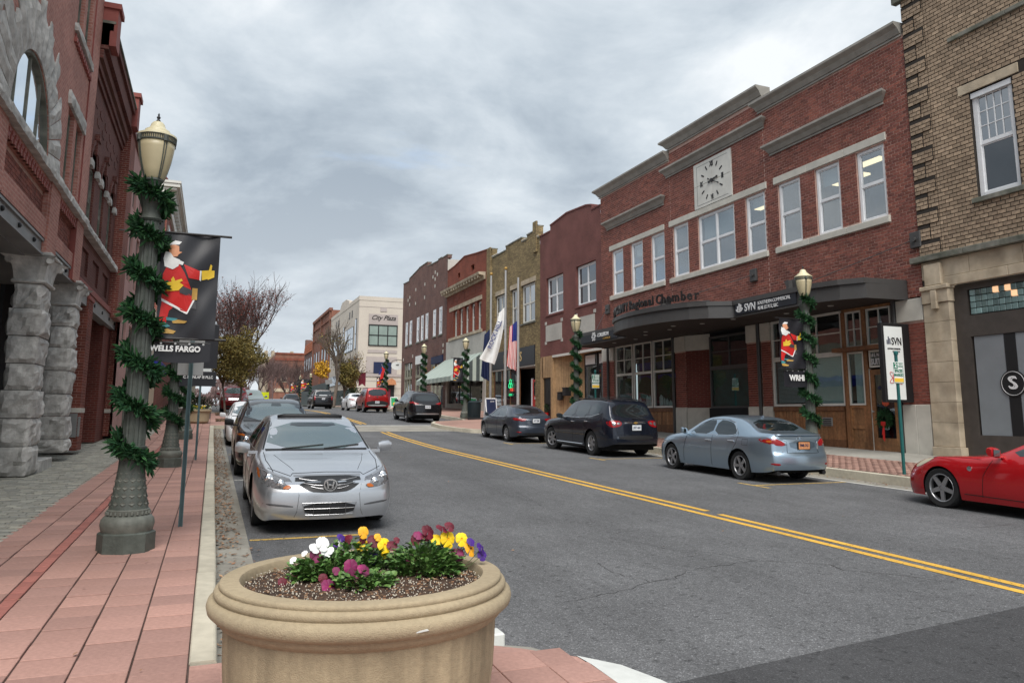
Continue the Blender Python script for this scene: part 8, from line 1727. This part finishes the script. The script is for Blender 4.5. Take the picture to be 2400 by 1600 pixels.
# big black SUV and a dark hatchback beyond
SUB = SUVspec(5.15, 2.02, 1.90, .95, 2.95, .40, hood=1.15, wl=1.2, tail=.28, tb=.2, crown=(.12, .04), plan=[(0, .76), (.05, .86), (.2, .94), (.5, .98), (1.0, 1.0), (4.6, 1.0), (4.95, .975), (5.08, .94), (5.15, .86)], mirror=(1.9, 1.28, .98), patches=[('side_window', 'l', [(1.95, 1.26), (2.75, 1.26), (2.75, 1.72), (2.35, 1.70)], 'cglass', dict(ck=1, both=True)), ('side_window', 'l', [(2.85, 1.26), (4.55, 1.28), (4.6, 1.70), (2.85, 1.73)], 'cglass', dict(ck=1, both=True)), ('rear_window', 'r', [(-.72, 1.28), (.72, 1.28), (.66, 1.72), (-.66, 1.72)], 'bglass', dict(ck=1)), ('taillight', 'r', [(.74, 1.24), (.88, 1.24), (.88, .86), (.76, .86)], 'red', dict(ck=1, both=True, off=.01)), ('windshield', 'f', [(-.76, 1.3), (.76, 1.3), (.66, 1.76), (-.66, 1.76)], 'wglass', dict(ck=1)), ('bumper_step', 'r', [(-.8, .6), (.8, .6), (.76, .45), (-.76, .45)], 'trimblk', dict(ck=1))], seams=[('door_seam', 'l', [(2.8, .4), (2.8, 1.24)])], plate=('r', 0, .98, .31, .16, 'TLB 062'))
make_car('black_suv', 'large black SUV seen from behind, parked before the dark green shopfront', SUB, black, (10.1, 79, zr(79) + .02), PI / 2)
FARH = SUVspec(4.4, 1.8, 1.55, .9, 2.6, .33, hood=.98, wl=1.0, tail=.5, patches=[('rear_window', 'r', [(-.6, 1.08), (.6, 1.08), (.52, 1.38), (-.52, 1.38)], 'bglass', dict(ck=1)), ('side_window', 'l', [(1.8, 1.05), (3.4, 1.08), (3.4, 1.38), (2.3, 1.38)], 'cglass', dict(ck=1, both=True))], seams=[], mirror=(1.8, 1.02, .88)); make_car('dark_hatchback', 'dark hatchback seen from behind, ahead of the large black SUV', FARH, paint('charcoal paint', (.02, .02, .023), .3, .3), (8.4, 92, zr(92) + .02), PI / 2)
# black crossover facing us, behind the silver saloon
EQ = SUVspec(4.55, 1.84, 1.66, .93, 2.70, .355, hood=1.04, wl=1.05, tail=.3, mirror=(1.62, 1.10, .90), mirmat=CM['trimblk'],
  patches=[('windshield', 'f', [(-.72, 1.17), (.72, 1.17), (.62, 1.56), (-.62, 1.56)], 'wglass', dict(ck=1, rings=5)), ('mirror_pod', 'f', [(-.10, 1.50), (.14, 1.50), (.12, 1.56), (-.08, 1.56)], 'bglass', dict(ck=0, off=.01)), ('side_window', 'l', [(1.72, 1.13), (2.5, 1.12), (2.52, 1.48), (2.25, 1.47)], 'cglass', dict(ck=1, both=True)), ('side_window', 'l', [(2.6, 1.12), (3.5, 1.15), (3.5, 1.48), (2.6, 1.49)], 'cglass', dict(ck=1, both=True)), ('side_window', 'l', [(3.58, 1.16), (4.05, 1.24), (4.0, 1.42), (3.58, 1.47)], 'cglass', dict(ck=1, both=True)), ('headlight', 'f', [(.50, .72), (.80, .70), (.88, .80), (.88, .95), (.74, .95), (.55, .86)], 'lamp', dict(ck=1, both=True, off=.008)), ('indicator', 'f', [(.74, .93), (.88, .93), (.88, .88), (.72, .88)], 'amber', dict(ck=1, both=True, off=.014)), ('grille', 'f', [(-.44, .86), (.44, .86), (.4, .5), (-.4, .5)], 'trimblk', dict(ck=1)), ('cowl', 'f', [(-.72, 1.15), (.72, 1.15), (.73, 1.18), (-.73, 1.18)], 'trimblk', dict(ck=0, off=.01, rings=2)), ('rear_window', 'r', [(-.6, 1.15), (.6, 1.15), (.56, 1.5), (-.56, 1.5)], 'bglass', dict(ck=1))],
  seams=[('door_seam', 'l', [(2.54, .36), (2.54, 1.1)]), ('hood_seam', 't', [(.4, .6), (1.2, .72)]), ('roof_rail', 't', [(2.0, .60), (2.9, .62), (4.0, .58)], dict(rad=.016, mt=CM['trimblk'], off=.015))])
def eq_extra(C_, hit, patch, seam, L, Wd):
    for z in (.78, .68, .58): seam('grille_bar', 'f', [(-.4, z), (.4, z)], rad=.012, mt=CM['chrome'], both=False, off=.012)
    for sg in (1, -1): h = hit('f', sg * .70, .81); MB().lathe([(.07, -.004), (.065, .02), (.03, .010), (.0, .03)], (h.x, h.y, h.z), 16, axis='x', caps=False).obj('reflector', CM['chrome'], C_, smooth=True)
EQ['extra'] = [eq_extra]
make_car('black_parked_suv', 'black crossover facing us, parked behind the silver saloon at the left kerb', EQ, black, (1.42, 17.3 + 2.27, zr(19.5)), -PI / 2)
# white car behind it, and a red SUV beyond the planting bed
WH = dict(ACC); WH.update(hmat=CM['chrome'], extra=[], patches=[q for q in ACC['patches'] if q[0] not in ('sun_strip', 'lower_grille')]); make_car('white_parked_car', 'white saloon facing us, third in the left row and mostly hidden', WH, bpy.data.materials['white paint'], (1.40, 27.6 + 2.4, zr(30)), -PI / 2)
RS = SUVspec(4.60, 1.80, 1.74, .80, 2.70, .37, hood=1.10, wl=1.12, tail=.2, tb=.2, mirror=(1.72, 1.2, .90),
  patches=[('windshield', 'f', [(-.70, 1.24), (.70, 1.24), (.64, 1.64), (-.64, 1.64)], 'wglass', dict(ck=1)), ('headlight', 'f', [(.50, .98), (.80, .98), (.82, .82), (.52, .82)], 'lamp', dict(ck=1, both=True, off=.01)), ('grille', 'f', [(-.42, .97), (.42, .97), (.40, .80), (-.40, .80)], 'trimblk', dict(ck=1, off=.01)), ('bumper_trim', 'f', [(-.8, .5), (.8, .5), (.76, .36), (-.76, .36)], 'trimblk', dict(ck=1)), ('side_window', 'l', [(1.75, 1.18), (2.5, 1.18), (2.5, 1.58), (2.2, 1.56)], 'cglass', dict(ck=1, both=True))], seams=[('hood_seam', 'f', [(-.7, 1.02), (.7, 1.02)], dict(both=False))])
def rs_extra(C_, hit, patch, seam, L, Wd):
    for z in (.93, .86): seam('grille_bar', 'f', [(-.38, z), (.38, z)], rad=.018, mt=CM['chrome'], both=False, off=.02)
RS['extra'] = [rs_extra]
make_car('red_suv', 'dark red SUV facing us beyond the planting bed, partly behind slim tree trunks', RS, paint('dark red paint', (.20, .012, .014), .3, .3), (1.35, 52.8 + 2.3, zr(55) + .02), -PI / 2)
make_car('pale_hatchback', 'pale green hatchback mostly hidden behind the dark red SUV', FARH, paint('pale green paint', (.30, .36, .34), .3, .3), (2.8, 62, zr(62) + .02), -PI / 2)
# red sports car at the right edge
Z = dict(L=4.31, W=1.815, fo=.86, wb=2.65, r=.33, sill=.19, top=[(0, .60), (.05, .65), (.2, .725), (.6, .815), (1.2, .88), (1.55, .905), (1.75, .94), (2.35, 1.22), (2.6, 1.29), (2.9, 1.315), (3.2, 1.27), (4.0, .98), (4.2, .93), (4.31, .85)], belt=[(0, .54), (.2, .66), (.55, .79), (.86, .845), (1.3, .83), (1.9, .86), (2.8, .90), (3.4, .97), (4.0, .92), (4.31, .8)],
  plan=[(0, .60), (.04, .70), (.12, .79), (.3, .885), (.6, .955), (.9, .99), (1.4, .985), (2.4, .985), (3.4, 1.0), (3.9, .96), (4.2, .86), (4.31, .74)], low=[(0, .19), (.12, .16), (.6, .17), (3.8, .19), (4.31, .3)], front=[(0, .08), (.2, .01), (.4, 0), (.6, .05), (.8, .15)], crown=(.22, .1), tb=.45, spokes=5, spokew=.042, tw=.235, rimf=.72, mirror=(1.95, .97, .88), archgap=.035,
  patches=[('windshield', 'f', [(-.68, .99), (.68, .99), (.52, 1.24), (-.52, 1.24)], 'wglass', dict(ck=1)), ('side_window', 'l', [(1.98, .945), (2.95, .965), (3.05, 1.02), (2.75, 1.20), (2.5, 1.19)], 'cglass', dict(ck=1, both=True)), ('headlight', 'l', [(.28, .66), (.46, .765), (.78, .845), (.60, .74), (.36, .63)], mat('cream headlight', (.60, .52, .36), .2, 0, coat=.5), dict(ck=1, both=True, off=.006, rings=3))],
  seams=[('door_seam', 'l', [(1.62, .26), (1.66, .6), (1.80, .86)]), ('hood_seam', 'l', [(.50, .79), (.9, .86), (1.6, .855)], dict(rad=.004)), ('sill_seam', 'l', [(1.3, .28), (3.0, .27)], dict(rad=.006))])
def z_extra(C_, hit, patch, seam, L, Wd):
    for sg in (1,):
        h = hit('l', 1.42, .70); MB().lathe([(.0, -.01), (.038, -.008), (.042, .004), (.03, .006), (.0, .006)], (h.x, h.y + .004, h.z), 18, axis='y', caps=False).obj('fender_badge', CM['chrome'], C_); MB().box(h.x - .02, h.x + .02, h.y + .008, h.y + .013, h.z - .004, h.z + .004).obj('badge_bar', CM['trimblk'], C_)
Z['extra'] = [z_extra]
make_car('red_sports_car', 'glossy red low sports car cut off by the right edge of the picture', Z, paint('bright red paint', (.42, .008, .012), .15, .22), (12.5, 8.40, zr(8.4)), PI / 2)
# ================================================================ trees
def grow(name, label, loc, h, spread, trunk_r, crown_m, twig_m, seed, nleaf, leaf_s, z_leaf=(.3, 1.0), levels=4, upright=.6, fork=.22, crown=None, group=None, nb=5, extra=None):
    T_ = thing(name, label, 'tree', loc, group); base = Vector(loc); k_ = 1.0
    for ps in (0, 1):                                # first pass finds the height the branching reaches, second grows to h
        rd = random.Random(seed); b = MB(); tips = []
        def branch(p, d, l, r, lv):
            n = 3; pts = [p]; q = p
            for i in range(n):
                d = (d + Vector((rd.gauss(0, .12), rd.gauss(0, .12), rd.gauss(0, .08) + (.05 * upright if lv else 0)))).normalized(); q = q + d * (l / n); pts.append(q)
                if lv >= 2: tips.append((q, d, lv))
            b.tube(pts, [r * (1 - .35 * i / n) for i in range(n + 1)], 7 if lv == 0 else 5 if lv < 3 else 3, False)
            if lv < levels:
                for k in range(nb if lv == 0 else rd.choice((2, 3, 3))):
                    t = rd.uniform(.55, 1.0) if lv else rd.uniform(.75, 1.0); i0 = min(n - 1, int(t * n)); o = pts[i0].lerp(pts[i0 + 1], t * n - i0)
                    a = rd.random() * 2 * PI; sd = Vector((math.cos(a), math.sin(a), 0)); nd = (d * (.55 + upright * .5) + sd * spread * rd.uniform(.5, 1.1) + Vector((0, 0, upright * .45))).normalized()
                    branch(o, nd, l * rd.uniform(.62, .86), r * .56, lv + 1)
                if lv: branch(q, d, l * .75, r * .62, lv + 1)
        branch(base, Vector((rd.gauss(0, .03), rd.gauss(0, .03), 1)), h * fork * k_, trunk_r, 0)
        k_ *= h / (max(v[2] for v in b.v) - base.z)
    b.obj('trunk', twig_m, T_, auto=60)
    for (cm, nl, ls, zz, cr) in [(crown_m, nleaf, leaf_s, z_leaf, crown)] + (extra or []):
        if not nl: continue
        L = MB()
        for i in range(nl):
            if cr:                                   # dense clipped crown: leaves through a lumpy volume
                cx_, cy_, cz_, rx, ry, rz_ = cr
                while True:
                    v = Vector((rd.uniform(-1, 1), rd.uniform(-1, 1), rd.uniform(-1, 1)))
                    lump = .80 + .16 * math.sin(v.x * 5 + seed) * math.sin(v.y * 6) + .14 * math.sin(v.z * 7 + v.x * 3)
                    if v.length < lump and rd.random() < .25 + v.length: break
                p = base + Vector((cx_ + v.x * rx, cy_ + v.y * ry, cz_ + v.z * rz_))
            else:
                tp = [t for t in tips] if i == 0 else tp
                q, d, lv = tp[rd.randrange(len(tp))]; f = (q.z - base.z) / h
                if not zz[0] <= f <= zz[1] and rd.random() < .93: continue
                p = q + Vector((rd.gauss(0, 1), rd.gauss(0, 1), rd.gauss(0, 1))) * leaf_s * 1.6
            s = ls * rd.uniform(.6, 1.3); u = Vector((rd.gauss(0, 1), rd.gauss(0, 1), rd.gauss(0, 1))).normalized(); w = u.cross(Vector((rd.gauss(0, 1), rd.gauss(0, 1), rd.gauss(0, 1)))).normalized() * s * .5; u *= s
            L.quad(p - u * .5, p + w * .8, p + u * .5, p - w * .8)
        L.obj('crown', cm, T_)
    return T_
zg = lambda y: zr(y) + .15
grow('pear_tree', 'clipped olive brown leafed street tree with a slim trunk before the dark red SUV', (.72, 47.2, zg(47)), 5.0, .42, .07, M['lolive'], M['bark'], 3, 9000, .105, levels=3, fork=.3, crown=(.35, 0, 3.3, 1.5, 1.5, 1.85))
grow('pear_tree', 'second olive leafed street tree just behind the slim one', (1.5, 50.5, zg(50)), 5.3, .42, .09, M['lolive'], M['bark'], 9, 5200, .11, levels=3, fork=.3, crown=(.2, 0, 3.6, 1.5, 1.5, 1.7))
grow('maple_tree', 'tall half bare tree with sparse dark red leaves rising above the olive trees', (1.9, 58, zg(58)), 9.9, .62, .15, M['lred'], M['twig'], 5, 3600, .10, (.35, .85), 5, .55, .2, nb=7)
grow('maple_tree', 'bare twiggy tree behind the red leafed tree, left of it', (.9, 63, zg(63)), 10.6, .55, .15, M['lred'], M['twig'], 21, 500, .12, (.3, .8), 5, .6, .2, nb=7)
grow('golden_tree', 'street tree with golden yellow leaves low on its left side, before the cream building', (12.45, 86, zg(86)), 9.9, .60, .22, M['lgold'], M['bark'], 8, 900, .2, levels=4, upright=.6, crown=(-1.4, 0, 4.1, 1.05, 1.0, 1.1), nb=5, extra=[(M['lolive'], 500, .16, (.4, .8), None)])
grow('brown_leaf_tree', 'street tree with olive brown leaves against the cream corner building', (14.0, 88, zg(88)), 6.4, .50, .14, M['lolive'], M['bark'], 14, 2300, .2, levels=4, crown=(.1, -1, 3.7, 1.4, 1.3, 1.7), extra=[(M['lolive'], 500, .16, (.5, 1), None)])
grow('brown_leaf_tree', 'rusty brown slim tree by the side street corner of the cream building', (15.7, 93, zg(93)), 6.6, .35, .12, mat('rust leaf', (.16, .085, .03), .8, .2, 3, rnd=.4), M['bark'], 17, 1300, .2, levels=3, crown=(0, 0, 3.9, .9, .9, 2.6))
k = 0
for x, y, h, s in ((5.2, 96, 6.0, .62), (7.4, 108, 6.8, .62), (9.7, 112, 7.2, .6), (5.0, 128, 7.5, .6), (11.6, 120, 7.5, .6), (12.8, 140, 8, .6), (9.6, 150, 8.5, .6), (6, 160, 9, .6), (2.6, 84, 5.5, .6), (.8, 108, 8, .6), (15, 165, 10, .6)):
    grow('bare_tree', ('mauve twigged bare street tree far up the street, ' + ('nearer the left side', 'near the middle', 'toward the right side', 'left and farther', 'before the dark green shopfront', 'beyond the dark green shopfront', 'in the far middle', 'at the far end middle', 'behind the dark red SUV', 'farthest on the left', 'before the end building')[k]), (x, y, zg(y)), h, s, .11, None, M['twigmauve'] if k % 2 else M['twig'], 40 + k, 0, .1, levels=5, upright=.6, fork=.16, nb=6, group='bare trees far up the street'); k += 1
b = MB(); rd = random.Random(77)
for i in range(5200):                                # a far wood closing the street
    x = rd.uniform(-70, 60); hh = 7 + 2.5 * math.sin(x * .31) + 1.5 * math.sin(x * .9); p = Vector((x, 262 + rd.uniform(-6, 6), 1.4 + hh * rd.random() ** .7)); u = Vector((rd.gauss(0, .5), 0, abs(rd.gauss(0, 1)) + .3)).normalized() * rd.uniform(.5, 1.2); w = Vector((rd.uniform(.15, .5), rd.uniform(-.2, .2), 0))
    b.quad(p - u, p + w, p + u, p - w)
b.obj('far_wood', M['twigmauve'], kind='stuff')
lb2 = thing('far_left_building', 'plain buff building on the far left side of the street beyond the cream shop', 'building', (-3, 100, 1)); MB().box(-14, -3.0, 92, 150, 0, 9).obj('wall', M['stone_tan'], lb2); MB().box(-14, -2.8, 92, 150, 8.4, 9.2).obj('cornice', M['trim'], lb2)
for i in range(10): MB().box(-3.05, -2.96, 94 + i * 5.5, 97 + i * 5.5, 5, 7.6).obj('window', M['pane2'], lb2)
# planting beds, hedge, pots
def tuft(name, label, x, y, z, n, r, h, m, s=.08, cat='plant', group=None):
    t = thing(name, label, cat, (x, y, z), group); b = MB(); rd = random.Random(int(x * 97 + y * 31))
    for i in range(n):
        v = Vector((rd.gauss(0, .45), rd.gauss(0, .45), rd.random())); p = Vector((x + v.x * r, y + v.y * r, z + v.z * h)); u = Vector((rd.gauss(0, 1), rd.gauss(0, 1), rd.gauss(0, 1))).normalized() * s; w = u.cross(Vector((rd.random(), rd.random(), 1))).normalized() * s * .4
        b.quad(p - u, p + w, p + u, p - w)
    b.obj('foliage', m, t); return t
tuft('low_hedge', 'low dark hedge behind the dark red SUV on the left', -.9, 60, zg(60), 900, 1.1, .9, M['lgreen'], .09, 'hedge')
tp = thing('round_planter', 'second stone planter with yellow flowers on the left pavement bulb', 'planter', (-.6, 38.5, zg(38.5))); MB().lathe([(.42, 0), (.5, .08), (.52, .5), (.6, .55), (.6, .62), (.5, .64), (.48, .58), (0, .58)], (-.6, 38.5, zg(38.5)), 24, caps=False).obj('bowl', M['planter'], tp, auto=40)
tuft('planter_flowers', 'yellow and green flowers in the second stone planter', -.6, 38.5, zg(38.5) + .58, 160, .4, .22, M['leaf'], .06); tuft('planter_flowers', 'golden flowers among the leaves of the second stone planter', -.6, 38.4, zg(38.5) + .68, 40, .4, .14, M['pyellow'], .05)
tuft('display_shrub', 'dark green shrubbery before the shopfront beyond the white saloon', 15.6, 92, zg(92), 500, 1.2, 2.2, M['lgreen'], .16, 'shrub')
bx = thing('fire_plant', 'potted plant with red pot in the doorway of the plywood front', 'plant', (XR - .1, 38.7, zr(38) + .3)); MB().lathe([(.1, zr(38) + .3), (.14, zr(38) + .75), (.12, zr(38) + .75)], (XR - .05, 38.7, 0), 12).obj('pot', M['reddoor'], bx)
tuft('door_plant', 'leafy green plant in the doorway of the plywood front', XR - .02, 38.65, zr(38) + .75, 120, .16, .5, M['lgreen'], .06)
pn = thing('parapet_lights', 'string of small pale lights along the buff brick parapet', 'string lights', (XR, 44, 10.5)); b = MB()
for i in range(60): y = 39.7 + i * .15; zt = next((a for (y0, a), (y1, c) in zip(hp, hp[1:]) if y0 <= y <= y1), 10.5); b.lathe([(0, -.03), (.03, 0), (0, .03)], (XR - .08, y, zt + .1), 5, caps=False)
b.obj('bulb', M['white'], pn, kind='stuff')
